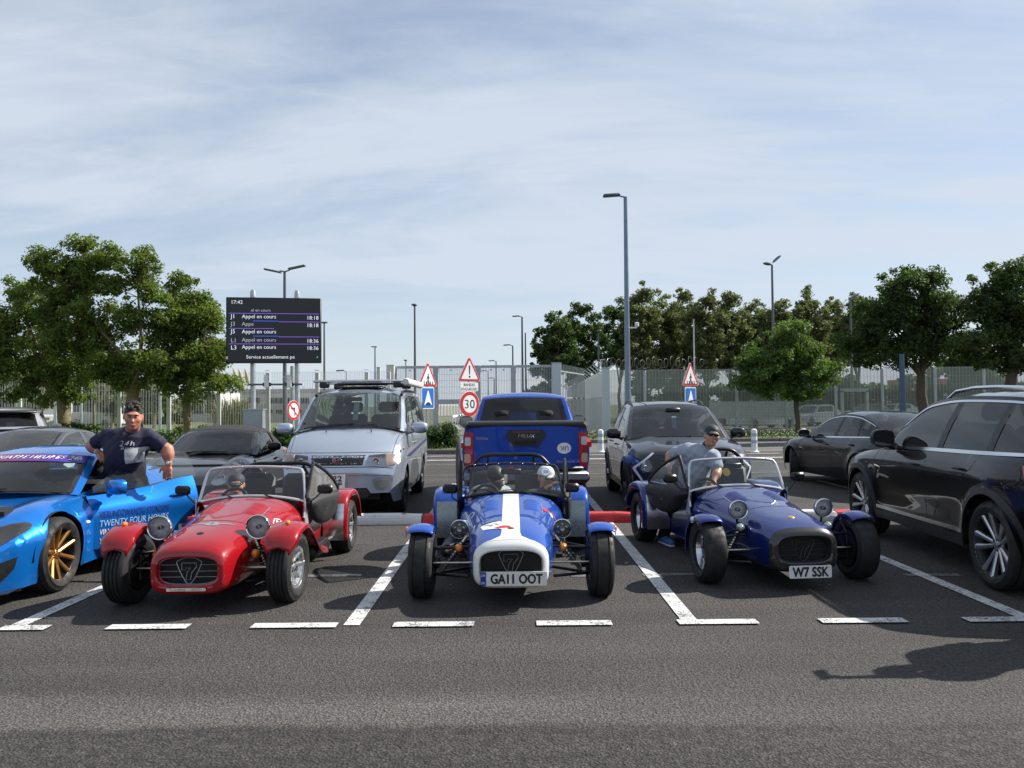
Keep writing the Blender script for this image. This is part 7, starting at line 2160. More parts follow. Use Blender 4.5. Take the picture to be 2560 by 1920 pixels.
def seven(cfg):
 t = thing('roadster', cfg['label'], 'sports car', cfg['loc'], cfg['rz'], 'low open roadsters in the front row')
 pm = cfg['paint']
 trk = cfg.get('trk', 1.49); dx_ = (trk - 1.49) / 2
 ring = cfg.get('ring', pm)
 # --- nose and bonnet
 ST = [(-.47, .272, .190, .36, .495), (-.455, .286, .172, .36, .516), (-.42, .300, .162, .36, .540), (-.30, .325, .157, .37, .577), (-.12, .350, .155, .38, .607), (.06, .362, .155, .39, .632), (.16, .370, .155, .40, .645),
   (.165, .372, .155, .40, .647), (.4, .405, .155, .41, .672), (.7, .455, .155, .42, .705), (.92, .492, .155, .43, .728), (1.04, .508, .155, .43, .74)]
 def secat(i):
  y, w, zb, zc_, zt = ST[i]
  nt = 2.9 if y < .1 else 2.7
  return [(x, y, z) for x, z in sect(w, zb, zc_, zt, nt, 4.5)]
 def loft_(name, i0, i1, mat, extra=None):
  rows = [secat(i) for i in range(i0, i1 + 1)]
  if extra: rows = extra + rows
  return MB().grid(rows, close_u=True).obj(name, mat, t, 40)
 op_w, op_zb, op_zt = cfg.get('open', (.245, .235, .455))
 hole = [[(x, -.40, z) for x, z in sect(op_w - .01, op_zb, (op_zb + op_zt) / 2, op_zt, 3.4, 3.4)], [(x, -.468, z) for x, z in sect(op_w, op_zb, (op_zb + op_zt) / 2, op_zt, 3.4, 3.4)], [(x, -.476, z) for x, z in sect(op_w + .012, op_zb - .01, (op_zb + op_zt) / 2, op_zt + .012, 3.2, 3.4)]]
 if ring is pm: nose = loft_('nose_cone', 0, 6, pm, hole)
 else:
  loft_('nose_band', 0, cfg.get('ring_n', 1), ring, hole); nose = loft_('nose_cone', cfg.get('ring_n', 1), 6, pm)
 bon = loft_('bonnet', 7, 10, pm)
 scu = loft_('scuttle', 10, 11, pm)
 SB = Surf(nose.data, bon.data, scu.data)
 S_ = SB
 MB().prism(sect(op_w + .02, op_zb - .02, (op_zb + op_zt) / 2, op_zt + .02, 3.4, 3.4), (0, -.36, 0), X1, Z1, .01).obj('radiator', RADIATOR, t, 0)
 gm = MB()
 for k in range(1, 20):
  z = op_zb + (op_zt - op_zb) * k / 20; gm.bar((-op_w * .97, -.405, z), (op_w * .97, -.405, z), .002, .002)
 for k in range(1, 40):
  x = -op_w + 2 * op_w * k / 40; gm.bar((x, -.407, op_zb + .01), (x, -.407, op_zt - .01), .002, .002)
 o = gm.obj('grille_mesh', pbr('mesh_black', (.03, .03, .032), .5, .4), t, 0); o['kind'] = 'stuff'
 seven_logo(t, -.425, (op_zb + op_zt) / 2 + cfg.get('logo_dz', 0), .098, cfg['logo'], .0032, cfg.get('logo_lines', True), op_w * .96)
 MB().tube([(x, -.43, z) for x, z in sect(op_w * .985, op_zb + .004, (op_zb + op_zt) / 2, op_zt - .004, 3.4, 3.4)], .003, 5, closed=True).obj('grille_edge', cfg['logo'], t)
 S_.seam('bonnet_gap', [(-.36, .163), (-.2, .163), (.2, .163), (.36, .163)], 'T', GAP, t, w=.006)
 for ax in 'LR': S_.seam('bonnet_gap', [(.165, .2), (.165, .64)], ax, GAP, t, w=.006); S_.seam('bonnet_gap', [(.165, .46), (.92, .46)], ax, GAP, t, w=.006); S_.seam('bonnet_gap', [(.92, .46), (.92, .70)], ax, GAP, t, w=.006)
 S_.seam('bonnet_gap', [(-.45, .92), (0, .92), (.45, .92)], 'T', GAP, t, w=.005)
 # louvres
 if cfg.get('louvres', True):
  for sx in (-1, 1):
   for k in range(3):
    y = .42 + k * .105
    rows = []
    for q in range(7):
     x = sx * (.115 + .16 * q / 6)
     h0 = S_.hit('T', x, y); h1 = S_.hit('T', x, y + .09)
     e = math.sin(math.pi * min(1, max(0, q / 6))) ** .3
     rows.append([h0 + Vector((0, 0, .0005)), h0.lerp(h1, .55) + Vector((0, 0, .020 * e)), h1 + Vector((0, 0, .028 * e)), h1 + Vector((0, .001, .0005))])
    MB().grid(rows).obj('louvre', pm, t, 30)
    S_.lay('louvre_slot', [(sx * .12, y + .091), (sx * .27, y + .091), (sx * .27, y + .103), (sx * .12, y + .103)][::sx], 'T', GAP, t, off=.0015, thick=0)
   S_.seam('louvre_edge', [(sx * .285, .40), (sx * .285, .74)], 'T', pbr('rivet_silver', (.5, .52, .56), .3, .8), t, w=.006, off=.003)
 # nose badge
 h = S_.hit('T', 0, -.20)
 nb_ = MB().lathe([(.001, .007), (.022, .006), (.028, .002), (.029, -.002)], 18).xf(Matrix.Translation(h) @ Matrix.Rotation(R(12), 4, 'X')).obj('nose_badge', cfg.get('badge', BLACKM), t)
 # --- tub: cockpit sides, floor, rear
 for sx in (-1, 1):
  rows = []
  for y, zt in ((1.04, .705), (1.10, .66), (1.2, .60), (1.5, .565), (1.85, .58), (2.05, .66), (2.2, .69), (2.62, .66)):
   w = .508 + .012 * min(1, (y - 1.04) / .4)
   rows.append([(sx * (w - .02), y, .155), (sx * w, y, .19), (sx * (w + .004), y, (zt + .2) / 2), (sx * w, y, zt - .03), (sx * (w - .012), y, zt - .005), (sx * (w - .035), y, zt), (sx * (w - .06), y, zt - .02), (sx * (w - .065), y, .2)])
  MB().grid(rows).obj('cockpit_side', cfg.get('side_paint', pm), t, 45)
 MB().box((0, 1.75, .165), (.98, 1.7, .03)).obj('floor_pan', DARK, t)
 MB().box((0, 1.45, .30), (.2, 1.0, .28), bev=.05).obj('tunnel', VINYL, t)
 MB().box((0, 2.36, .62), (.96, .62, .10), bev=.03).obj('boot_cover', VINYL, t)
 MB().box((0, 2.64, .42), (1.0, .06, .48), bev=.02).obj('rear_panel', pm, t)
 dp = [(x, 1.06, z - .012) for x, z in sect(.49, .45, .46, .735, 2.7, 4)]
 MB().add([(x, y, z) for x, y, z in dp], [tuple(range(len(dp)))]).add([(x, y + .03, z) for x, y, z in dp], [tuple(range(len(dp)))]).obj('dashboard', pbr('dash_black', (.02, .02, .02), .6), t, 0)
 for x in (-.25, .25): MB().box((x, 1.72, .30), (.42, .5, .12), bev=.05).obj('seat_cushion', cfg.get('seat', VINYL), t); MB().box((x, 2.0, .58), (.42, .11, .62), Matrix.Rotation(R(-12), 3, 'X'), bev=.05).obj('seat_back', cfg.get('seat', VINYL), t)
 wheel_of_steering(t, (-.25, 1.34, .665), .135, 20, BLACKM)
 # --- windscreen
 fc = cfg['frame']
 tilt = R(24)
 yb, zb_ = 1.045, .665
 def ws(x, h): return Vector((x, yb + math.sin(tilt) * h + .055 * (x / .5) ** 2, zb_ + math.cos(tilt) * h))
 path = [ws(-.515, -.14), ws(-.512, 0), ws(-.495, .15), ws(-.475, .28), ws(-.455, .335), ws(-.41, .365), ws(-.2, .385), ws(0, .39), ws(.2, .385), ws(.41, .365), ws(.455, .335), ws(.475, .28), ws(.495, .15), ws(.512, 0), ws(.515, -.14)]
 wsob = MB().tube(catmull(path, 4), .0135, 8).obj('windscreen_frame', fc, t)
 lowp = [ws(-.508, .02), ws(-.40, .052), ws(-.2, .082), ws(0, .09), ws(.2, .082), ws(.40, .052), ws(.508, .02)]
 MB().tube(catmull(lowp, 4), .016, 8).obj('screen_rail', fc, wsob)
 rows = []
 for k in range(25):
  x = -.497 + .994 * k / 24
  a = abs(x) / .5
  lo = .088 - .066 * a ** 2; hi = .388 - .025 * a ** 2.5 - max(0, a - .82) * .25
  sc = 1 - .0 * a
  rows.append([ws(x * (1 - .085 * (lo + (hi - lo) * j / 4) / .36 * (a)), lo + (hi - lo) * j / 4) for j in range(5)])
 MB().grid(rows).obj('windscreen_glass', GLASS_W, wsob, 60)
 for k in range(7):
  p = ws(-.36 + .12 * k, .388 - .02 * abs(k - 3) / 3)
  MB().ball(p + Vector((0, -.008, .008)), .0075, 8, 6).obj('press_stud', CHROME, wsob)
 for sx in (-1, 1):
  MB().prism([(0, 0), (.13, 0), (.0, .26)], (sx * .517, 1.06, .47), (0, 1, 0), (0, 0, 1), .008 * sx).obj('screen_stanchion', fc if cfg.get('stanchion', True) else BLACKM, wsob, 0)
 wp = MB()
 for (x0, x1) in cfg.get('wipers', ((-.15, -.42), (.23, -.05))):
  a = ws(x0, .07) + Vector((0, -.03, 0)); b_ = ws((x0 + x1) / 2, .125) + Vector((0, -.025, 0)); c_ = ws(x1, .085 + .03) + Vector((0, -.018, 0))
  MB().tube([a, b_, c_], [.008, .005, .004], 5).obj('wiper', BLACKM, wsob)
  MB().lathe([(.014, 0), (.012, .03), (.001, .032)], 8, 'z', a - Vector((0, .01, .04))).obj('wiper_spindle', BLACKM, wsob)
 MB().box(ws(0, .30) + Vector((0, .06, 0)), (.2, .02, .055), bev=.01).obj('inside_mirror', BLACKM, wsob)
 for sx in (-1, 1):
  c = Vector((sx * cfg.get('mirror_x', .69), 1.17, cfg.get('mirror_z', .80)))
  MB().tube([(sx * .525, 1.12, .66), (sx * .58, 1.13, .70), c + Vector((-sx * .02, -.01, -.02))], .008, 6).obj('mirror_stalk', BLACKM, t)
  m_ = MB().box(c, (.15, .05, .09), bev=.022).obj('side_mirror', BLACKM, t)
  MB().prism(rrect(.13, .07, .015), c + Vector((0, .026, 0)), (-1, 0, 0), (0, 0, 1), .002).obj('mirror_glass', CHROME, m_, 0)
 # --- roll bar
 hw = .43; zr = cfg.get('roll', 1.10); yr = 2.08
 pts = [(-hw, yr, .45), (-hw, yr, zr - .18), (-hw + .05, yr, zr - .07), (-hw + .16, yr, zr), (0, yr, zr + .004), (hw - .16, yr, zr), (hw - .05, yr, zr - .07), (hw, yr, zr - .18), (hw, yr, .45)]
 MB().tube(catmull(pts, 4), .021, 10).obj('roll_bar', BLACKM, t)
 for sx in (-1, 1): MB().tube([(sx * .25, yr + .01, zr - .03), (sx * .30, yr + .42, .66)], .016, 8).obj('roll_bar_stay', BLACKM, t)
 # --- wheels
 put_wheels(t, .285, .195, cfg.get('rimr', .185), cfg['wheel'], cfg['rims'], 2.25, trk, cfg.get('trk_r', 1.44), steer=cfg.get('steer', 0), grooves=cfg.get('grooves', 4), wr=.215, n=64, camber=R(1.2))
 # --- front suspension
 for sx in (-1, 1):
  up = Vector((sx * (.655 + dx_), 0, .40)); lo = Vector((sx * (.66 + dx_), .0, .19))
  sb = MB()
  sb.tube([(sx * .35, -.16, .20), lo], .013, 6); sb.tube([(sx * .36, .20, .20), lo], .013, 6)
  sb.tube([(sx * .35, -.02, .42), up], .012, 6); sb.tube([(sx * .36, .24, .42), up], .012, 6)
  sb.tube([lo, (sx * (.675 + dx_), 0, .29), up], [.022, .03, .02], 8)
  sb.obj('wishbones', BLACKM, t)
  MB().tube([(sx * .30, -.10, .30), (sx * (.645 + dx_), -.10, .30)], .009, 6).obj('steering_rod', STEEL, t)
  MB().lathe([(.05, 0), (.05, .03), (.02, .05)], 14, 'x', (sx * (.64 + dx_) - (.05 if sx > 0 else 0), 0, .285)).obj('upright', BLACKM, t)
  a, b_ = Vector((sx * .37, .03, .50)), Vector((sx * (.585 + dx_), .02, .21))
  MB().tube([a, b_], .018, 8).obj('damper', STEEL, t)
  MB().tube([a.lerp(b_, .15 + .6 * k / 80) + Matrix.Rotation(k / 80 * 2 * math.pi * 8, 3, (b_ - a).normalized()) @ Vector((0, .034, 0)) for k in range(81)], .0055, 4).obj('spring', BLACKM, t)
 # --- lamps
 lr = cfg.get('lamp_r', .08); lx = cfg.get('lamp_x', .435); lz = cfg.get('lamp_z', .555); ly = cfg.get('lamp_y', .03)
 for sx in (-1, 1):
  round_lamp(t, (sx * lx, ly, lz), lr, cfg.get('lamp_shell', CHROME), cfg.get('led', False))
  MB().tube([(sx * .355, ly + .08, .44), (sx * (lx - .01), ly + .06, .46), (sx * lx, ly + .05, lz - lr * .8)], .011, 6).obj('lamp_bracket', BLACKM, t)
  ix, iy, iz = sx * cfg.get('ind_x', .43), ly - .05, cfg.get('ind_z', .40)
  i_ = MB().lathe([(.001, -.038), (.02, -.034), (.034, -.016), (.037, 0)], 16, 'y', (ix, iy, iz)).obj('indicator', cfg.get('ind', AMBER), t)
  MB().lathe([(.037, 0), (.034, .03), (.026, .07), (.001, .072)], 12, 'y', (ix, iy, iz)).obj('indicator_body', BLACKM, i_)
  MB().tube([(ix, iy + .05, iz), (sx * .36, iy + .07, iz + .02)], .012, 6).obj('indicator_stalk', BLACKM, i_)
 # --- front wings
 for sx in (-1, 1):
  if cfg['wings'] == 'cycle':
   Rw = .312; w = .225; st = cfg.get('steer', 0)
   rows = []
   for k in range(19):
    a = R(30 - (30 + 98) * k / 18)        # 0 = straight up, + to the front
    prof = [(-w / 2, -.045), (-w / 2 + .004, -.012), (-w / 2 + .03, .004), (-w * .15, .014), (w * .15, .014), (w / 2 - .03, .004), (w / 2 - .004, -.012), (w / 2, -.045)]
    rows.append([(px_, -math.sin(a) * (Rw + pz_), math.cos(a) * (Rw + pz_)) for px_, pz_ in prof])
   M_ = Matrix.Translation((sx * (.755 + dx_), .0, .285)) @ Matrix.Rotation(st, 4, 'Z')
   f_ = MB().grid(rows).xf(M_).obj('front_wing', pm, t, 50)
   f_.data.materials[0] = pm
   sm = f_.modifiers.new('thickness', 'SOLIDIFY'); sm.thickness = .004
   MB().tube([(sx * (.66 + dx_), .0, .42), (sx * (.63 + dx_), .05, .52), (sx * (.68 + dx_), .06, .585)], .009, 6).obj('wing_stay', BLACKM, f_)
   if cfg.get('wing_lamp'):
    MB().ball((sx * (.875 + dx_), .02, .555), 1, 10, 8, (.022, .035, .03)).obj('side_repeater', cfg['wing_lamp'], f_)
  else:
   path = [(-.29, .475), (-.25, .555), (-.16, .615), (-.02, .645), (.12, .635), (.28, .575), (.46, .475), (.64, .375), (.82, .305), (1.0, .27), (1.12, .262)]
   pp = catmull([(0, a, b_) for a, b_ in path], 3)
   rows = []
   K_ = len(pp)
   for k, p in enumerate(pp):
    f = k / (K_ - 1)
    xi = .60 + dx_ * max(0, 1 - 1.8 * f) - .075 * min(1, f * 1.8); xo = .875 + dx_ * (1 - .6 * f) - .10 * max(0, (f - .35) / .65)
    if f < .12: xi += .05 * (1 - f / .12); xo -= .05 * (1 - f / .12)
    cr_ = .022
    rows.append([(sx * xi, p.y, p.z - .05), (sx * (xi + .01), p.y, p.z - .012), (sx * (xi + .05), p.y, p.z), (sx * (xi + xo) / 2, p.y, p.z + cr_ * .6), (sx * (xo - .05), p.y, p.z), (sx * (xo - .012), p.y, p.z - .018), (sx * xo, p.y, p.z - .055)])
   f_ = MB().grid(rows).obj('front_wing', pm, t, 50)
   sm = f_.modifiers.new('thickness', 'SOLIDIFY'); sm.thickness = .004
   # inner skirt joining the wing to the body
   sk = [[(sx * .525, p.y, p.z - .03), (sx * .50, p.y, .22)] for p in pp if p.y > .3]
   MB().grid(sk).obj('wing_skirt', pm, f_, 40)
   MB().ball((sx * (.76 + dx_), -.07, .655), 1, 10, 8, (.022, .03, .022)).obj('side_repeater', AMBER, f_)
 # --- rear wings
 for sx in (-1, 1):
  path = [(1.78, .20), (1.765, .35), (1.785, .50), (1.84, .61), (1.95, .678), (2.15, .70), (2.36, .685), (2.53, .61), (2.64, .48), (2.69, .33)]
  pp = catmull([(0, a, b_) for a, b_ in path], 3)
  cen = Vector((0, 2.25, .30))
  rows = []
  for p in pp:
   d = (cen - p); d.x = 0; d.normalize()
   r_ = []
   for x, q in ((.50, 0), (.60, -.0), (.76, 0), (.80, .006), (.825, .022), (.835, .05), (.835, .075)):
    v = p + d * q; x = .50 + (x - .50) * cfg.get('rw', 1.0); r_.append((sx * x, v.y, v.z))
   rows.append(r_)
  f_ = MB().grid(rows).obj('rear_wing', pm, t, 50)
  sm = f_.modifiers.new('thickness', 'SOLIDIFY'); sm.thickness = .004
  g = []
  for p in pp:
   if p.z > .58 or p.y > 2.0: continue
   g.append([(sx * (.53 + .26 * cfg.get('rw', 1.0) * k / 4), p.y - .006, p.z) for k in range(5)])
  MB().grid(g).obj('stone_guard', cfg.get('guard', ALU), f_, 40)
  inner = [[(sx * .515, p.y, p.z), (sx * .515, p.y, .2)] for p in pp]
  MB().grid(inner).obj('wing_inner', pm, f_, 40)
  MB().lathe([(.04, 0), (.04, .02), (.02, .04), (.001, .042)], 14, 'y', (sx * .7, 2.68, .44)).obj('rear_lamp', REDLENS, f_)
 # --- exhaust
 es = cfg.get('exhaust', 0)
 if es:
  MB().tube([(es * .40, .55, .36), (es * .52, .62, .30), (es * .585, .72, .245), (es * .60, .85, .225)], .026, 10).obj('exhaust_pipe', STEEL, t)
  sil = MB().lathe([(.02, 0), (.068, .015), (.072, .03), (.072, .60), (.066, .62), (.02, .64)], 20, 'y', (es * .605, .85, .225)).obj('silencer', BLACKM, t)
  hl = MB()
  for k in range(16):
   for j in range(3):
    a = R(20 + 22 * j); hl.box((es * (.605 + .0725 * math.cos(a)), .93 + k * .032, .225 + .0725 * math.sin(a)), (.004, .01, .006))
  o = hl.obj('perforations', DARK, sil, 0); o['kind'] = 'stuff'
  MB().tube([(es * .605, 1.48, .225), (es * .61, 1.62, .23), (es * .63, 1.80, .235), (es * .64, 1.86, .235)], .025, 10).obj('tail_pipe', STEEL, sil)
 cfg['S'] = S_; cfg['ws'] = ws; cfg['root'] = t
 return t
def side_screen(t, sx, hinge_y, ang, tall=True, name='side_screen', bag=.04, lift=0.0, tiltx=0.0, label=None):
 """soft door: clear vinyl window over a bulging black panel, turning about the windscreen edge"""
 o = bpy.data.objects.new(name, None);
 frame = [(0.0, .70), (.035, .80), (.14, 1.02), (.20, 1.035), (.50, .93), (.74, .80), (.80, .70)]
 lower = [(0.0, .70), (.80, .70), (.76, .56), (.62, .46), (.40, .42), (.2, .46), (.06, .58)]
 mb = MB()
 P = catmull([(0, a, b) for a, b in frame + [(.4, .695)]], 5, True)
 hub = MB().tube(P, .017, 8, closed=True)
 main = hub.obj(name, VINYL, t, 40, (sx * .525, hinge_y, lift), (0, tiltx, ang))
 win = [(a, b) for a, b in frame]
 k = 6; rows = []
 ctr = Vector((0, .38, .82))
 ring = [Vector((0, a, b)) for a, b in smooth_poly(frame + [(.4, .695)], 5)]
 V = [tuple(ctr + Vector((sx * .012, 0, 0)))] + [tuple(p) for p in ring]
 MB().add(V, [(0, i + 1, (i + 1) % len(ring) + 1) for i in range(len(ring))]).obj('vinyl_window', GLASS_V, main, 60)
 ring = [Vector((0, a, b)) for a, b in smooth_poly(lower, 5)]
 c2 = Vector((0, .40, .57)); V = []; F = []; n_ = len(ring)
 for q, bul in ((1, 0), (.93, .7), (.7, .95), (.35, 1), (0.02, 1)):
  V += [tuple(c2.lerp(p, q) + Vector((sx * bag * bul, 0, 0))) for p in ring]
 for a in range(4):
  for i in range(n_): F.append((a * n_ + i, a * n_ + (i + 1) % n_, (a + 1) * n_ + (i + 1) % n_, (a + 1) * n_ + i))
 b_ = MB().add(V, F)
 k0 = len(b_.v)
 b_.add([(v[0] - 2 * sx * .012 - sx * bag * .0, v[1], v[2]) for v in V[:n_]], [])
 b_.obj('lower_panel', VINYL, main, 60)
 MB().box((sx * .0, .40, .705), (.03, .78, .03), bev=.01).obj('cross_strip', VINYL, main)
 return main
# ---- red roadster
C_RED = dict(label='red roadster with long flowing wings, driver in a cap at the wheel', loc=(-2.51, 6.64, 0), rz=R(0.5), paint=P_RED, logo=pbr('logo_grey', (.42, .42, .42), .35, .6), frame=pbr('screen_alloy', (.62, .63, .64), .35, .6),
    wheel=dict(kind='minilite', n=8, dish=.30, rimx=.72, barrel=0), rims=[pbr('rim_bright', (.60, .60, .60), .28, .85, noise=.1), RIM_K], wings='long', trk=1.30, trk_r=1.30, rw=.84, lamp_r=.097, lamp_x=.405, lamp_z=.615, lamp_y=-.02, ind_x=.40, ind_z=.405,
    exhaust=1, steer=R(-5), badge=BLACKM, open=(.235, .238, .452), guard=pbr('guard_bright', (.72, .73, .75), .2, 1.0), louvres=True, seat=pbr('seat_black_red', (.012, .006, .006), .6), roll=.985)
T_RED = seven(C_RED)
S_ = C_RED['S']
MB().prism(rrect(.30, .024, .006), (.0, -.484, .212), (1, 0, 0), (0, 0, 1), .004).obj('name_strip', pbr('strip_white', (.60, .58, .54), .5, noise=.3, nscale=60), T_RED, 0)
text_on('strip_text', 'ST. PANCRAS . COVENTRY', pbr('strip_ink', (.30, .12, .10), .5), T_RED, (0, -.490, .212), X1, Z1, .014, width=.25, height=.013)
wg = MB()
h = S_.hit('T', 0, .09)
S_.lay('winged_badge', circ(1, 20, 0, .06, .058, .05), 'T', pbr('badge_grey', (.36, .40, .42), .35, .5), T_RED, off=.003, thick=.002)
for sx in (-1, 1): S_.lay('winged_badge', [(sx * .058, .075), (sx * .20, .085), (sx * .16, .06), (sx * .058, .045)][:: sx], 'T', pbr('badge_grey', (.36, .40, .42), .35, .5), T_RED, off=.003, thick=.002)
S_.text('badge_text', '7', 'T', INK, T_RED, (0, .06), .06, height=.05, off=.006, bold=.02)
for k, (a, b) in enumerate(((.52, .545), (.57, .565), (.62, .55))):
 S_.lay('car_sticker', circ(.020, 12, a, b), 'L', SIGN_W, T_RED, off=.003, thick=.001)
 S_.lay('car_sticker', circ(.011, 12, a, b), 'L', P_RED, T_RED, off=.005, thick=.001)
S_.seam('car_sticker', [(.48, .54), (.50, .575), (.57, .60), (.63, .585), (.66, .55), (.60, .535), (.54, .53)], 'L', SIGN_W, T_RED, w=.007, off=.003)
side_screen(T_RED, 1, 1.13, R(-9), bag=.05)
# ---- white-striped roadster
C_MID = dict(label='blue roadster with a white stripe and white nose band, two people aboard', loc=(-.02, 6.76, 0), rz=R(0), paint=P_BLUE, ring=P_WHITE, ring_n=2, logo=pbr('logo_dim', (.20, .20, .20), .4, .4), logo_lines=False, frame=BLACKM,
    wheel=dict(kind='minilite', n=8, dish=.3, rimx=.72), rims=[RIM_K, RIM_K], wings='cycle', led=True, lamp_r=.078, lamp_x=.435, lamp_z=.553, lamp_y=.04, ind_x=.437, ind_z=.405, badge=pbr('badge_bronze', (.20, .16, .08), .3, .8),
    roll=1.05, guard=pbr('guard_grey', (.26, .30, .31), .35, .6, noise=.2), open=(.250, .205, .462), logo_dz=.035, wing_lamp=AMBER, grooves=2, stanchion=False, mirror_x=.60, mirror_z=.78, wipers=((-.11, -.40), (.20, -.08)), exhaust=-1)
T_MID = seven(C_MID)
S_ = C_MID['S']
st = [(-.075, 1.03), (-.075, -.30), (-.085, -.36), (-.15, -.405), (-.24, -.42), (.24, -.42), (.15, -.405), (.085, -.36), (.075, -.30), (.075, 1.03)]
S_.lay('bonnet_stripe', st, 'T', P_WHITE, T_MID, off=.0025, thick=.002, step=.05)
number_plate(T_MID, (.02, -.50, .252), -1, .52, .112, 'GA11 OOT', tilt=R(6), band='UK')
S_.lay('bonnet_sticker', [(-.255, -.05), (-.10, .0), (.0, -.09), (.01, -.17), (-.06, -.22), (-.23, -.17)], 'T', SIGN_W, T_MID, off=.005, thick=.002)
S_.lay('bonnet_sticker', [(-.06, -.13), (-.0, -.145), (-.005, -.185), (-.10, -.205), (-.14, -.18)], 'T', SIGN_R, T_MID, off=.007, thick=.001)
S_.lay('bonnet_sticker', [(-.26, -.045), (-.22, .0), (-.12, .015), (-.10, -.005)], 'T', INK, T_MID, off=.006, thick=.001)
for (x, y, r_) in ((-.20, -.07, .01), (-.17, -.09, .008), (-.13, -.07, .01), (-.16, -.12, .008), (-.11, -.10, .008)):
 S_.lay('sticker_mark', rrect(.035, .008, .002, 2, x, y), 'T', INK, T_MID, off=.008, thick=.001)
S_.lay('bonnet_sticker', smooth_poly([(-.43, .42), (-.36, .44), (-.33, .54), (-.36, .60), (-.42, .55), (-.45, .48)], 3), 'T', pbr('vinyl_pale2', (.55, .60, .68), .35), T_MID, off=.003, thick=.002)
S_.lay('bonnet_sticker', [(.33, .60), (.42, .55), (.46, .38), (.43, .36), (.37, .50)], 'T', SIGN_W, T_MID, off=.003, thick=.002)
S_.lay('bonnet_sticker', [(.33, .62), (.42, .57), (.41, .545), (.335, .592)], 'T', SIGN_R, T_MID, off=.006, thick=.001)
S_.lay('bonnet_sticker', smooth_poly([(.30, .52), (.34, .56), (.33, .62), (.29, .60)], 3), 'T', SIGN_R, T_MID, off=.004, thick=.001)
pt_ = C_MID['ws'](.345, .30) + Vector((0, -.012, 0))
MB().prism(circ(.042, 24), pt_, (1, .1, 0), (0, math.sin(R(24)), math.cos(R(24))), .002).obj('screen_sticker', pbr('sticker_pale', (.62, .70, .76), .4), T_MID, 0)
text_on('sticker_text', '50', INK, T_MID, pt_ + Vector((0, -.006, 0)), (1, .1, 0), (0, math.sin(R(24)), math.cos(R(24))), .04, width=.045, height=.026, lift=.004)
MB().prism(rrect(.04, .018, .003), C_MID['ws'](0.0, .345) + Vector((0, -.014, 0)), X1, (0, math.sin(R(24)), math.cos(R(24))), .002).obj('screen_sticker', SIGN_R, T_MID, 0)
side_screen(T_MID, 1, 1.13, R(-6), bag=.05)
o_ = side_screen(T_MID, -1, 1.10, R(62), bag=.03)
_th = R(38); o_.rotation_euler = (_th, 0, R(6)); o_.location = (-.535, 1.10 + .70 * math.sin(_th), .70 - .70 * math.cos(_th))
# ---- dark blue roadster
C_DRK = dict(label='dark blue roadster with a black nose band, plate W7 SSK', loc=(2.43, 7.27, 0), rz=R(4.8), paint=P_DBLUE, ring=P_CARB, ring_n=2, logo=pbr('logo_dark', (.055, .055, .055), .45, .3), frame=pbr('screen_alloy', (.62, .63, .64), .35, .6),
    wheel=dict(kind='deep', n=8), rims=[pbr('rim_polished', (.55, .56, .58), .2, .95), RIM_K], wings='cycle', lamp_shell=BLACKM, trk=1.38, trk_r=1.40, lamp_r=.083, lamp_x=.40, lamp_z=.64, lamp_y=.0, ind=pbr('clear_lens', (.55, .57, .6), .1, .6), ind_x=.405, ind_z=.49,
    badge=pbr('badge_gold', (.65, .42, .10), .3, .7), open=(.23, .245, .465), grooves=0, rimr=.195, wing_lamp=pbr('clear_lens', (.55, .57, .6), .1, .6), guard=pbr('guard_bright', (.72, .73, .75), .2, 1.0), mirror_z=.82, roll=1.06)
T_DRK = seven(C_DRK)
S_ = C_DRK['S']
number_plate(T_DRK, (.03, -.49, .175), -1, .37, .105, 'W7 SSK', ch=.079)
pt_ = C_DRK['ws'](-.09, .235) + Vector((0, .02, 0))
MB().prism(circ(.045, 20, 0, 0, .9, 1), pt_, X1, (0, math.sin(R(24)), math.cos(R(24))), .003).obj('air_freshener', pbr('yellow_tag', (.60, .42, .06), .6), T_DRK, 0)
side_screen(T_DRK, -1, 1.12, R(14), bag=.08)
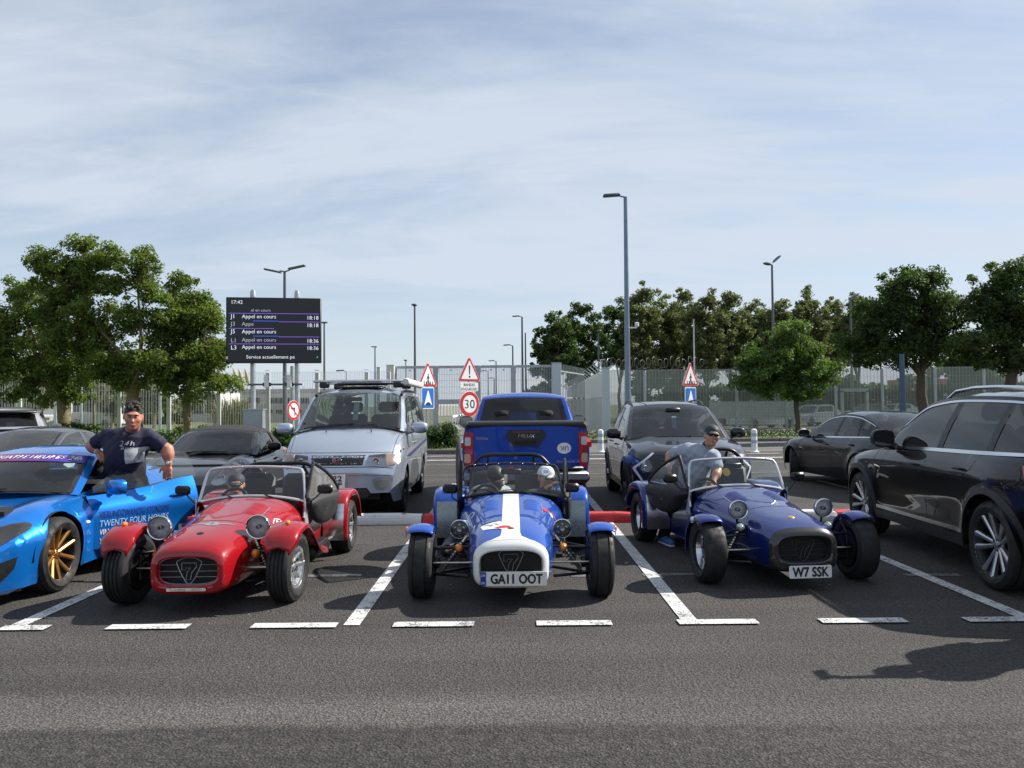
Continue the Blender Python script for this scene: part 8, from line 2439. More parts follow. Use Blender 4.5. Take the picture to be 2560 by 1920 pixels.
# ================================================================== people
def surface_nets(F, org, h):
 """vertices and quads of the zero level of a sampled field"""
 nx, ny, nz = F.shape
 S3 = F < 0
 c = np.zeros((nx - 1, ny - 1, nz - 1), np.int8)
 for i in (0, 1):
  for j in (0, 1):
   for k in (0, 1): c += S3[i:nx - 1 + i, j:ny - 1 + j, k:nz - 1 + k]
 act = (c > 0) & (c < 8)
 idx = -np.ones(act.shape, np.int64)
 cells = np.argwhere(act); idx[act] = np.arange(len(cells))
 acc = np.zeros((len(cells), 3)); cnt = np.zeros(len(cells))
 corners = [(0, 0, 0), (1, 0, 0), (0, 1, 0), (1, 1, 0), (0, 0, 1), (1, 0, 1), (0, 1, 1), (1, 1, 1)]
 edges = [(0, 1), (2, 3), (4, 5), (6, 7), (0, 2), (1, 3), (4, 6), (5, 7), (0, 4), (1, 5), (2, 6), (3, 7)]
 val = [F[cells[:, 0] + a, cells[:, 1] + b, cells[:, 2] + d] for a, b, d in corners]
 for a, b in edges:
  fa, fb = val[a], val[b]; m = (fa < 0) != (fb < 0)
  t = np.where(m, fa / np.where(m, fa - fb, 1), 0)
  p = np.array(corners[a]) + t[:, None] * (np.array(corners[b]) - np.array(corners[a]))
  acc[m] += p[m]; cnt[m] += 1
 V = (cells + acc / cnt[:, None]) * h + org
 Q = []
 for ax in range(3):
  o = [a for a in range(3) if a != ax]
  A = [slice(None)] * 3; B = [slice(None)] * 3
  A[ax] = slice(0, -1); B[ax] = slice(1, None)
  ch = S3[tuple(A)] != S3[tuple(B)]
  e = np.argwhere(ch)
  ok = (e[:, o[0]] > 0) & (e[:, o[1]] > 0) & (e[:, o[0]] < F.shape[o[0]] - 1) & (e[:, o[1]] < F.shape[o[1]] - 1)
  e = e[ok]
  def gi(d0, d1):
   q = e.copy(); q[:, o[0]] += d0; q[:, o[1]] += d1
   return idx[q[:, 0], q[:, 1], q[:, 2]]
  q = np.stack([gi(-1, -1), gi(0, -1), gi(0, 0), gi(-1, 0)], 1)
  ins = S3[e[:, 0], e[:, 1], e[:, 2]]
  flip = ins if ax != 1 else ~ins
  q[~flip] = q[~flip][:, ::-1]
  Q.append(q)
 return V, np.concatenate(Q)
class Flesh:
 """smooth union of tapered capsules and ellipsoids -> one continuous skin"""
 def __init__(s): s.p = []
 def cap(s, a, b, ra, rb, mat=0, k=.03, flat=None):
  s.p.append(('c', Vector(a), Vector(b), ra, rb, mat, k, flat)); return s
 def ell(s, c, r, mat=0, k=.02, rot=None, sub=False):
  s.p.append(('e', Vector(c), r, rot, mat, k, sub)); return s
 def build(s, name, mats, parent, voxel=.012, wrinkle=0.0, seed=0, cut=None):
  lo = np.full(3, 1e9); hi = -lo
  for q in s.p:
   if q[0] == 'c':
    for p, r in ((q[1], q[3]), (q[2], q[4])):
     lo = np.minimum(lo, np.array(p) - r * 1.5 - .05); hi = np.maximum(hi, np.array(p) + r * 1.5 + .05)
   elif not q[6]:
    m = max(q[2]) + .05
    lo = np.minimum(lo, np.array(q[1]) - m); hi = np.maximum(hi, np.array(q[1]) + m)
  n = np.ceil((hi - lo) / voxel).astype(int) + 1
  F = np.full(n, .2, np.float32); Mi = np.zeros(n, np.int8); Dm = np.full(n, 9., np.float32)
  ax = [lo[i] + voxel * np.arange(n[i]) for i in range(3)]
  for q in s.p:
   if q[0] == 'c':
    r = max(q[3], q[4]) * 1.6 + .07
    a0 = np.minimum(np.array(q[1]), np.array(q[2])) - r; a1 = np.maximum(np.array(q[1]), np.array(q[2])) + r
   else:
    r = max(q[2]) + .07; a0 = np.array(q[1]) - r; a1 = np.array(q[1]) + r
   i0 = np.maximum(0, ((a0 - lo) / voxel).astype(int)); i1 = np.minimum(n, ((a1 - lo) / voxel).astype(int) + 2)
   sl = tuple(slice(i0[i], i1[i]) for i in range(3))
   X, Y, Z = np.meshgrid(ax[0][sl[0]], ax[1][sl[1]], ax[2][sl[2]], indexing='ij')
   P = np.stack([X, Y, Z], -1)
   if q[0] == 'c':
    a, b = np.array(q[1]), np.array(q[2]); ra, rb, mat, k, flat = q[3:8]
    d = b - a; L2 = max(1e-9, d @ d)
    t = np.clip(((P - a) @ d) / L2, 0, 1)
    w = P - (a + t[..., None] * d)
    if flat is not None:       # flat = (direction, factor): squeeze along a direction
     f, fac = np.array(Vector(flat[0]).normalized()), flat[1]
     w = w + (w @ f)[..., None] * f * (fac - 1)
    D = np.sqrt((w ** 2).sum(-1)) - (ra + (rb - ra) * t)
    sub = False
   else:
    c_, rr, rot, mat, k, sub = np.array(q[1]), np.array(q[2]), q[3], q[4], q[5], q[6]
    w = P - c_
    if rot is not None: w = w @ np.array(rot)
    g = w / rr
    ln = np.sqrt((g ** 2).sum(-1)) + 1e-9
    D = ln * (ln - 1) / (np.sqrt(((g / rr) ** 2).sum(-1)) + 1e-9)
   f0 = F[sl]
   if sub:
    hh = np.maximum(k - np.abs(f0 + D), 0) / k
    F[sl] = np.maximum(f0, -D) + hh * hh * k * .25
   else:
    hh = np.maximum(k - np.abs(f0 - D), 0) / k
    F[sl] = np.minimum(f0, D) - hh * hh * k * .25
    m = D < Dm[sl]
    Mi[sl] = np.where(m, mat, Mi[sl]); Dm[sl] = np.where(m, D, Dm[sl])
  if wrinkle:
   X, Y, Z = np.meshgrid(*ax, indexing='ij')
   F += (wrinkle * (np.sin(X * 31 + Z * 47 + seed) * np.sin(Y * 37 - Z * 23 + 1.7 * seed) + .6 * np.sin(X * 71 - Z * 61 + Y * 20))).astype(np.float32)
  if cut is not None:
   X, Y, Z = np.meshgrid(*ax, indexing='ij')
   P = np.stack([X, Y, Z], -1)
   for (o, nn) in cut: F = np.maximum(F, ((P - np.array(o)) @ np.array(Vector(nn).normalized())).astype(np.float32))
  V, Q = surface_nets(F, lo, voxel)
  me = bpy.data.meshes.new(name)
  me.from_pydata(V.tolist(), [], Q.tolist())
  for m in mats: me.materials.append(m)
  if len(mats) > 1:
   cen = V[Q].mean(1); ii = np.clip(np.round((cen - lo) / voxel).astype(int), 0, n - 1)
   me.polygons.foreach_set('material_index', Mi[ii[:, 0], ii[:, 1], ii[:, 2]].astype(np.int32))
  bm = bmesh.new(); bm.from_mesh(me)
  bmesh.ops.smooth_vert(bm, verts=bm.verts, factor=.5, use_axis_x=True, use_axis_y=True, use_axis_z=True)
  bmesh.ops.recalc_face_normals(bm, faces=bm.faces)
  bm.to_mesh(me); bm.free()
  me.shade_smooth()
  return link(name, me, parent)
SKIN = pbr('skin', (.46, .24, .165), .5, noise=.12, nscale=22)
SKIN_R = pbr('skin_ruddy', (.44, .19, .125), .5, noise=.15, nscale=22)
HAIR = pbr('hair_dark', (.016, .013, .011), .7)
HAIR_G = pbr('hair_grey', (.22, .21, .20), .6, noise=.4, nscale=60, bump=.6, bscale=90)
LIP = pbr('lip', (.30, .10, .08), .5)
EYEW = pbr('eye_white', (.36, .33, .30), .4)
def frame_of(face, up=(0, 0, 1)):
 f = Vector(face).normalized(); u = Vector(up); r_ = f.cross(u).normalized(); u = r_.cross(f).normalized()
 # columns: right(picture right when facing viewer = person's left), back, up
 return Matrix((-r_, -f, u)).transposed()
def head_prims(fl, c, M, s=1.0, mat=0):
 """c centre of the head, M columns (person's left, back, up); head height .235*s"""
 def p(x, y, z): return Vector(c) + M @ (Vector((x, y, z)) * s)
 Mr = np.array(M)
 fl.ell(p(0, .012, .025), np.array((.075, .094, .092)) * s, mat, .02, Mr)
 fl.ell(p(0, -.030, -.035), np.array((.060, .066, .082)) * s, mat, .03, Mr)
 fl.ell(p(0, -.062, -.094), np.array((.030, .026, .022)) * s, mat, .025, Mr)      # chin
 for sx in (-1, 1):
  fl.ell(p(sx * .042, -.055, -.02), np.array((.026, .026, .024)) * s, mat, .02, Mr)   # cheek
  fl.ell(p(sx * .077, .015, -.008), np.array((.010, .020, .032)) * s, mat, .008, Mr)  # ear
  fl.ell(p(sx * .030, -.098, .012), np.array((.020, .016, .013)) * s, mat, .012, Mr, sub=True)
 fl.ell(p(0, -.088, .035), np.array((.052, .016, .014)) * s, mat, .02, Mr)        # brow
 fl.cap(p(0, -.088, .018), p(0, -.116, -.024), .009 * s, .016 * s, mat, .010)      # nose
 fl.ell(p(0, -.094, -.058), np.array((.026, .008, .006)) * s, mat, .008, Mr)       # mouth swell
 return p
def face_bits(root, p, s, M, shades=False, mat_lip=None, moustache=False):
 mb = MB()
 mb.ball((0, 0, 0), 1, 12, 8)
 def blob(name, x, y, z, r, mat):
  b = MB().ball((0, 0, 0), 1, 12, 8)
  b.v = [tuple(p(x + v[0] * r[0], y + v[1] * r[1], z + v[2] * r[2])) for v in b.v]
  return b.obj(name, mat, root)
 blob('mouth', 0, -.0985, -.060, (.024, .006, .0055), LIP)
 if shades:
  for sx in (-1, 1): blob('sunglass_lens', sx * .033, -.094, .016, (.030, .016, .019), pbr('shades', (.008, .008, .009), .12))
  b = MB().tube([p(-.078, 0, .02), p(-.07, -.07, .024), p(0, -.105, .024), p(.07, -.07, .024), p(.078, 0, .02)], .004 * s, 5).obj('sunglass_frame', BLACKP, root)
 else:
  for sx in (-1, 1):
   blob('eye', sx * .030, -.084, .012, (.010, .009, .0055), EYEW); blob('pupil', sx * .030, -.0925, .012, (.005, .004, .005), INK)
   blob('eyebrow', sx * .031, -.101, .034, (.018, .006, .005), HAIR)
def hand_prims(fl, w, d, n, s=1.0, mat=0, curl=.5, side=1):
 """w wrist, d direction of the fingers, n back-of-hand normal, side +1: thumb towards d x n"""
 d, n = Vector(d).normalized(), Vector(n); n = (n - d * n.dot(d)).normalized(); t = d.cross(n) * side
 w = Vector(w)
 k0 = w + d * .085 * s
 fl.cap(w, w + d * .05 * s + t * .012 * s, .024 * s, .028 * s, mat, .02, (n, 1.5))
 fl.cap(w + d * .045 * s + t * .022 * s, k0 + t * .022 * s, .020 * s, .018 * s, mat, .015); fl.cap(w + d * .045 * s - t * .022 * s, k0 - t * .022 * s, .020 * s, .016 * s, mat, .015)
 for i, L in enumerate((.066, .075, .070, .055)):
  o = k0 + t * (.030 - .021 * i) * s
  a = curl * .9; d1 = (d * math.cos(a * .6) - n * math.sin(a * .6)); d2 = (d * math.cos(a * 1.5) - n * math.sin(a * 1.5)); d3 = (d * math.cos(a * 2.2) - n * math.sin(a * 2.2))
  p1 = o + d1 * L * .48 * s; p2 = p1 + d2 * L * .34 * s; p3 = p2 + d3 * L * .26 * s
  fl.cap(o, p1, .0100 * s, .0092 * s, mat, .006); fl.cap(p1, p2, .0092 * s, .0085 * s, mat, .004); fl.cap(p2, p3, .0085 * s, .0074 * s, mat, .004)
 o = w + d * .03 * s + t * .026 * s
 p1 = o + (d * .6 + t * .75).normalized() * .042 * s; p2 = p1 + (d * .9 + t * .3 - n * .3).normalized() * .034 * s
 fl.cap(o, p1, .015 * s, .0115 * s, mat, .01); fl.cap(p1, p2, .0115 * s, .009 * s, mat, .005)
def baseball_cap(root, p, M, s, mat, brim_mat=None, dz=0.0, name='cap', panel=None):
 rows = []
 for i in range(9):
  a = math.pi / 2 * i / 8
  r_ = []
  for k in range(28):
   q = 2 * math.pi * k / 28
   rx, ry, rz = .088, .106, .090
   r_.append(p(rx * math.cos(a) * math.cos(q), .012 + ry * math.cos(a) * math.sin(q), .040 + dz + rz * math.sin(a) ** .9))
  rows.append(r_)
 mats = [mat] + ([panel] if panel else [])
 mb = MB().grid(rows, close_u=True)
 if panel:
  for i, f in enumerate(mb.f):
   k = i % 28
   if 3 < k < 11: mb.m[i] = 1
 c = mb.obj(name, mats, root, 60)
 rows = []
 for i in range(6):
  f = i / 5
  rows.append([p(.078 * (1 - .18 * f * f) * math.sin(q), -.088 * math.cos(q) * 1.0 - (.075 * f) * math.cos(q) ** .5 if math.cos(q) > 0 else -.0, .046 + dz - .020 * f - .018 * (math.sin(q)) ** 2) for q in [R(-75 + 150 * k / 12) for k in range(13)]])
 b = MB().grid(rows).obj('brim', brim_mat or mat, c, 60)
 sm = b.modifiers.new('thickness', 'SOLIDIFY'); sm.thickness = .005
 MB().ball(p(0, .012, .131 + dz), .008 * s, 8, 6).obj('button', mat, c)
 return c
def hair_cap(root, p, M, s, c, mat, front=.055, thick=.012, curl=True):
 fl = Flesh(); Mr = np.array(M)
 rnd = random.Random(3)
 fl.ell(p(0, .016, .036), np.array((.078 + thick, .097 + thick, .086 + thick)) * s, 0, .02, Mr)
 if curl:
  for k in range(90):
   a = rnd.uniform(0, 6.28); e = rnd.uniform(.35, 1.5)
   fl.ell(p(.084 * math.cos(e) * math.cos(a), .016 + .103 * math.cos(e) * math.sin(a), .040 + .092 * math.sin(e)), np.array((.011, .011, .009)) * s * rnd.uniform(.7, 1.3), 0, .01, Mr)
 fl.ell(p(.006, -.150, -.004), np.array((.072, .100, .085)) * s, 0, .008, Mr, sub=True)
 fl.ell(p(0, -.070, -.10), np.array((.13, .088, .098)) * s, 0, .008, Mr, sub=True)
 fl.ell(p(0, .06, -.14), np.array((.13, .12, .085)) * s, 0, .008, Mr, sub=True)
 return fl.build('hair', [mat], root, .0065)
def arm(fl, sh, el, wr, r=(.055, .042, .030), mat=0, k=.03):
 sh, el, wr = Vector(sh), Vector(el), Vector(wr)
 fl.cap(sh, el, r[0], r[1], mat, k); fl.cap(el, el.lerp(wr, .35), r[1] * 1.0, r[1] * 1.06, mat, k); fl.cap(el.lerp(wr, .35), wr, r[1] * 1.06, r[2] * .85, mat, k)
def leg(fl, hip, kn, an, toe, mat=0, r=(.088, .060, .042), shoe=1):
 hip, kn, an, toe = map(Vector, (hip, kn, an, toe))
 fl.cap(hip, kn, r[0], r[1], mat, .04); fl.cap(kn, kn.lerp(an, .35), r[1], r[1] * .98, mat, .03); fl.cap(kn.lerp(an, .35), an, r[1] * .98, r[2], mat, .03)
def shoe(root, an, toe, mat, sole=None):
 fl = Flesh(); an, toe = Vector(an), Vector(toe)
 heel = an - (toe - an) * .28
 fl.cap((heel.x, heel.y, heel.z * .0 + .045), (toe.x, toe.y, .040), .043, .038, 0, .02); fl.cap(an, (an.x, an.y, .06), .045, .05, 0, .03)
 fl.cap(an.lerp(toe, .3) + Vector((0, 0, -.02)), (toe.x, toe.y, .045), .042, .036, 0, .02)
 o = fl.build('shoe', [mat], root, .010, cut=[((0, 0, .012), (0, 0, -1))])
 fl = Flesh(); fl.cap((heel.x, heel.y, .012), (toe.x, toe.y, .012), .046, .042, 0, .02)
 fl.build('sole', [sole or WHITEP], o, .010, cut=[((0, 0, .002), (0, 0, -1)), ((0, 0, .026), (0, 0, 1))])
 return o
def A_(px, py, Y): return at(px, py, Y)

# ---- man in navy T-shirt standing in the open door of the blue coupe
def man_navy():
 base = Vector((-3.78, 8.42, 0))
 t = thing('person', 'man in a navy printed T-shirt leaning on the open blue door', 'person', base)
 rel = lambda px, py, Y: A_(px, py, Y) - base
 hd = rel(333, 1041, 8.02); s = 1.10
 M = frame_of(Vector((.42, -1, -.22)), (.06, 0, 1))
 nk = rel(328, 1076, 8.14); ch = rel(318, 1112, 8.22); wa = rel(312, 1162, 8.32); pe = rel(316, 1205, 8.40)
 shR, elR, wrR = rel(268, 1090, 8.20), rel(228, 1114, 8.30), rel(246, 1130, 8.26)
 shL, elL, wrL = rel(372, 1090, 8.20), rel(419, 1124, 8.22), rel(422, 1160, 8.20)
 fl = Flesh()
 p = head_prims(fl, hd, M, s, 0)
 fl.cap(nk + Vector((0, .02, -.02)), hd + Vector((0, .02, -.04)), .068, .064, 0, .03)
 fl.cap(ch + Vector((-.10, 0, .03)), ch + Vector((.10, 0, .03)), .115, .115, 0, .05); fl.cap(ch, pe, .15, .16, 0, .05)
 arm(fl, shR, elR, wrR, (.064, .050, .036)); arm(fl, shL, elL, wrL, (.064, .052, .036))
 hand_prims(fl, wrR, Vector((.075, -.06, -.05)), Vector((.1, -.6, .8)), 1.08, 0, .55, -1)
 hand_prims(fl, wrL, Vector((-.012, -.01, -.09)), Vector((.15, -1, .1)), 1.1, 0, .45, 1)
 hipL, hipR = pe + Vector((.10, 0, -.03)), pe + Vector((-.10, 0, -.03))
 leg(fl, hipL, Vector((.10, -.02, .44)), Vector((.06, .02, .08)), Vector((.10, -.18, .03)), 0)
 leg(fl, hipR, Vector((-.22, -.06, .46)), Vector((-.20, .0, .10)), Vector((-.24, -.2, .06)), 0)
 fl.build('body', [SKIN_R], t, .0085)
 face_bits(t, p, s, M)
 hair_cap(t, p, M, s, hd, HAIR, thick=-.001)
 sh = Flesh()
 sh.cap(ch + Vector((-.11, .0, .0)), ch + Vector((.11, .0, .0)), .125, .125, 0, .08); sh.cap(nk + Vector((0, .03, -.06)), shR + Vector((.03, 0, -.0)), .075, .07, 0, .06); sh.cap(nk + Vector((0, .03, -.06)), shL + Vector((-.03, 0, 0)), .075, .07, 0, .06); sh.cap(ch, wa, .175, .19, 0, .06); sh.cap(wa, pe + Vector((0, 0, .02)), .19, .19, 0, .05)
 sh.cap(nk + Vector((0, .03, -.03)), nk + Vector((0, .02, -.08)), .085, .12, 0, .05)
 sh.ell(ch + Vector((0, -.06, -.10)), np.array((.17, .15, .16)), 0, .08)
 for a, b in ((shR, elR), (shL, elL)): sh.cap(a, a.lerp(b, .62), .072, .074, 0, .05)
 NAVY = pbr('shirt_navy', (.012, .014, .042), .85, noise=.2, nscale=12)
 sob = sh.build('t_shirt', [NAVY], t, .012, wrinkle=.0035, seed=2)
 # print on the chest, laid on the cloth
 SS = Surf(sob.data)
 q = rel(318, 1118, 8.0)
 pc = rel(327, 1118, 8.0)
 SS.lay('shirt_print', [(pc.x - .07, pc.z - .02), (pc.x + .10, pc.z + .0), (pc.x + .09, pc.z - .15), (pc.x - .07, pc.z - .17)], 'F', pbr('print_grey', (.42, .47, .48), .8, noise=.25, nscale=14), sob, off=.012, thick=.004, step=.02)
 SS.text('shirt_print', '24h', 'F', pbr('print_white', (.6, .6, .62), .8), sob, (pc.x - .055, pc.z + .035), .09, width=.13, height=.055, off=.012, bold=.03, shear=.2)
 SS.text('shirt_print', 'LE MANS', 'F', pbr('print_white', (.6, .6, .62), .8), sob, (pc.x - .045, pc.z - .012), .03, width=.11, height=.022, off=.012, bold=.02)
 jn = Flesh()
 for h0, kn, an in ((hipL, Vector((.10, -.02, .44)), Vector((.06, .02, .08))), (hipR, Vector((-.22, -.06, .46)), Vector((-.20, .0, .10)))): leg(jn, h0, kn, an, an, 0, (.105, .078, .066))
 jn.cap(pe + Vector((-.06, 0, 0)), pe + Vector((.06, 0, 0)), .15, .15, 0, .05)
 jn.build('trousers', [pbr('denim', (.03, .045, .09), .85, noise=.2)], t, .014)
 shoe(t, (.06, .02, .08), (.10, -.18, .03), pbr('shoe_dark', (.03, .03, .03), .6))
 # wrist watch and wristband
 for w0, e0, mt, nm in ((wrL, elL, ALU, 'wrist_watch'), (wrR, elR, WHITEP, 'wristband')):
  d = (e0 - w0).normalized(); c = w0 + d * .015
  Mw = Matrix.Translation(c) @ d.to_track_quat('Z', 'Y').to_matrix().to_4x4()
  b = MB().lathe([(.034, -.009), (.037, -.006), (.037, .006), (.034, .009)], 18).xf(Mw).obj(nm, mt, t)
  if mt is ALU: MB().lathe([(.017, 0), (.017, .006), (.001, .007)], 14, 'y', c + Vector((0, -.04, 0))).obj('watch_face', PLATE_W, b)
 # sunglasses hung at the collar
 MB().ball(rel(312, 1086, 7.98), 1, 10, 8, (.018, .010, .028)).obj('hung_sunglasses', pbr('shades_brown', (.10, .06, .05), .2), t)
man_navy()

# ---- man in grey T-shirt lowering himself into the dark blue roadster
def man_grey():
 base = Vector((1.80, 9.12, 0))
 t = thing('person', 'man in grey T-shirt, dark cap and sunglasses climbing into the dark blue roadster', 'person', base)
 rel = lambda px, py, Y: A_(px, py, Y) - base
 hd = rel(1780, 1090, 8.95); s = 1.0
 M = frame_of(Vector((-.06, -1, .04)), (.10, 0, 1))
 nk = rel(1768, 1120, 9.02); ch = rel(1746, 1144, 9.05); wa = rel(1736, 1180, 9.1); pe = rel(1722, 1218, 9.12)
 shR, elR, wrR = rel(1712, 1126, 9.12), rel(1674, 1138, 9.26), rel(1673, 1172, 9.22)
 shL, elL, wrL = rel(1787, 1142, 8.98), rel(1794, 1178, 8.86), rel(1784, 1202, 8.74)
 fl = Flesh()
 p = head_prims(fl, hd, M, s, 0)
 fl.cap(nk + Vector((0, .02, -.02)), hd + Vector((0, .02, -.04)), .058, .055, 0, .03)
 fl.cap(ch + Vector((-.09, 0, .04)), ch + Vector((.09, 0, .0)), .10, .10, 0, .05); fl.cap(ch, pe, .125, .135, 0, .05)
 arm(fl, shR, elR, wrR); arm(fl, shL, elL, wrL)
 hand_prims(fl, wrR, Vector((.01, .02, -.09)), Vector((-.6, .1, 0)), 1, 0, .4, 1); hand_prims(fl, wrL, Vector((-.02, -.06, -.05)), Vector((0, -.4, .8)), 1, 0, .6, 1)
 kR, aR, tR_ = rel(1684, 1262, 8.98), Vector((-.075, .10, .10)), Vector((-.03, -.11, .03))
 hR, hL = pe + Vector((-.10, 0, -.03)), pe + Vector((.10, -.02, -.03))
 kL, aL = Vector((.46, -.42, .46)), Vector((.52, -.75, .30))
 leg(fl, hR, kR, aR, tR_); leg(fl, hL, kL, aL, aL)
 fl.build('body', [SKIN], t, .0085)
 face_bits(t, p, s, M, shades=True)
 baseball_cap(t, p, M, s, pbr('cap_navy', (.022, .030, .042), .7, noise=.2), pbr('cap_navy', (.022, .030, .042), .7))
 sh = Flesh()
 sh.cap(ch + Vector((-.105, .0, .055)), ch + Vector((.105, .0, .005)), .112, .112, 0, .06); sh.cap(ch, wa, .15, .16, 0, .06); sh.cap(wa, pe, .158, .155, 0, .05)
 for a, b in ((shR, elR), (shL, elL)): sh.cap(a, a.lerp(b, .62), .068, .072, 0, .05)
 sob = sh.build('t_shirt', [pbr('shirt_grey', (.30, .34, .42), .85, noise=.12, nscale=14)], t, .012, wrinkle=.005, seed=5)
 sc = Flesh(); sc.cap(nk + Vector((-.01, .02, -.035)), nk + Vector((.005, .01, .02)), .082, .066, 0, .03)
 sc.build('neck_buff', [pbr('buff_black', (.02, .018, .018), .9, noise=.3)], t, .010, wrinkle=.003)
 tr = Flesh()
 leg(tr, hR, kR, aR, tR_, 0, (.10, .080, .066)); leg(tr, hL, kL, aL, aL, 0, (.10, .076, .06)); tr.cap(pe + Vector((-.05, 0, 0)), pe + Vector((.05, 0, 0)), .135, .135, 0, .05)
 tr.build('trousers', [pbr('trousers_black', (.010, .010, .012), .9, noise=.2)], t, .013, wrinkle=.003)
 shoe(t, aR, tR_, pbr('shoe_blue', (.05, .16, .38), .7, noise=.2), WHITEP)
man_grey()

# ---- drivers and passenger sitting in the roadsters
def sitter(label, rootcar, base, hd, face, s, shirt, cap=None, shades=False, up=(0, 0, 1), hands=None, panel=None, brim=None, hairmat=None, skin=None, dark=False):
 base = Vector(base)
 t = thing('person', label, 'person', base)
 hd = Vector(hd) - base
 M = frame_of(Vector(face), up)
 fl = Flesh()
 p = head_prims(fl, hd, M, s, 0)
 nk = hd + M @ Vector((0, .03, -.125)) * s
 ch = Vector((nk.x * .6, nk.y * .5 + .04, nk.z - .17)); pe = Vector((0, -.02, .10))
 fl.cap(nk, hd + M @ Vector((0, .02, -.06)), .056, .054, 0, .03); fl.cap(ch + Vector((-.09, 0, .05)), ch + Vector((.09, 0, .05)), .09, .09, 0, .05); fl.cap(ch, pe, .115, .13, 0, .05)
 sh = Flesh()
 sh.cap(ch + Vector((-.10, 0, .055)), ch + Vector((.10, 0, .055)), .102, .102, 0, .05); sh.cap(ch, pe, .14, .15, 0, .05)
 sh.cap(nk + Vector((0, .01, -.02)), ch, .068, .10, 0, .05)
 for i, sx in enumerate((-1, 1)):
  s0 = ch + Vector((sx * .17, 0, .05))
  if hands and hands[i]: el, wr = Vector(hands[i][0]) - base, Vector(hands[i][1]) - base
  else: el, wr = s0 + Vector((sx * .05, -.10, -.24)), s0 + Vector((-sx * .06, -.32, -.16))
  arm(fl, s0, el, wr, (.05, .042, .03))
  hand_prims(fl, wr, (wr - el).normalized(), Vector((0, -.3, 1)), .95, 0, .7, -sx)
  sh.cap(s0, el, .066, .058, 0, .04)
  if dark: sh.cap(el, el.lerp(wr, .8), .056, .046, 0, .03)
  kn = Vector((sx * .12, -.52, .26)); an = Vector((sx * .12, -.95, .16))
  leg(fl, pe + Vector((sx * .09, 0, -.0)), kn, an, an, 0, (.078, .056, .042))
 fl.build('body', [skin or SKIN], t, .0095)
 face_bits(t, p, s, M, shades=shades)
 tr = Flesh()
 for sx in (-1, 1): leg(tr, pe + Vector((sx * .09, 0, 0)), Vector((sx * .12, -.52, .26)), Vector((sx * .12, -.95, .16)), Vector((0, 0, 0)), 0, (.09, .07, .056))
 tr.build('trousers', [pbr('denim', (.03, .045, .09), .85, noise=.2)], t, .016)
 sh.build('jacket' if dark else 't_shirt', [shirt], t, .013, wrinkle=.004, seed=7)
 if cap: baseball_cap(t, p, M, s, cap, brim, panel=panel, dz=-.004)
 hair_cap(t, p, M, s, hd, hairmat or HAIR_G, thick=.002, curl=False) if not cap else None
 return t, p
sitter('smiling driver in a dark cap and sunglasses inside the red roadster', T_RED, (-2.80, 8.42, .22), A_(591, 1212, 8.22), (.25, -1, -.05), .98, pbr('jacket_dark', (.03, .035, .035), .8), cap=pbr('cap_charcoal', (.022, .024, .030), .7), shades=True, dark=True, skin=SKIN_R)
sitter('person in a white and red cap and sunglasses, right seat of the striped roadster', T_MID, (.26, 8.58, .22), A_(1366, 1194, 8.38), (.42, -1, -.08), 1.0, pbr('jacket_dark', (.03, .035, .035), .8), cap=pbr('cap_white', (.62, .64, .68), .7), brim=pbr('cap_white', (.62, .64, .68), .7), panel=None, shades=True, dark=True,
  hands=(((.12, 8.35, .56), A_(1372, 1218, 8.2)), None))
sitter('person in black cap and grey top bending in the left seat of the striped roadster', T_MID, (-.30, 8.58, .22), A_(1240, 1194, 8.30), (.55, -.9, -.75), 1.0, pbr('top_grey', (.30, .33, .36), .8), cap=pbr('cap_black', (.012, .012, .014), .5), brim=pbr('cap_black', (.012, .012, .014), .5), up=(-.35, .1, 1), dark=True,
  hands=(None, ((-.02, 8.42, .60), (.10, 8.22, .60))))

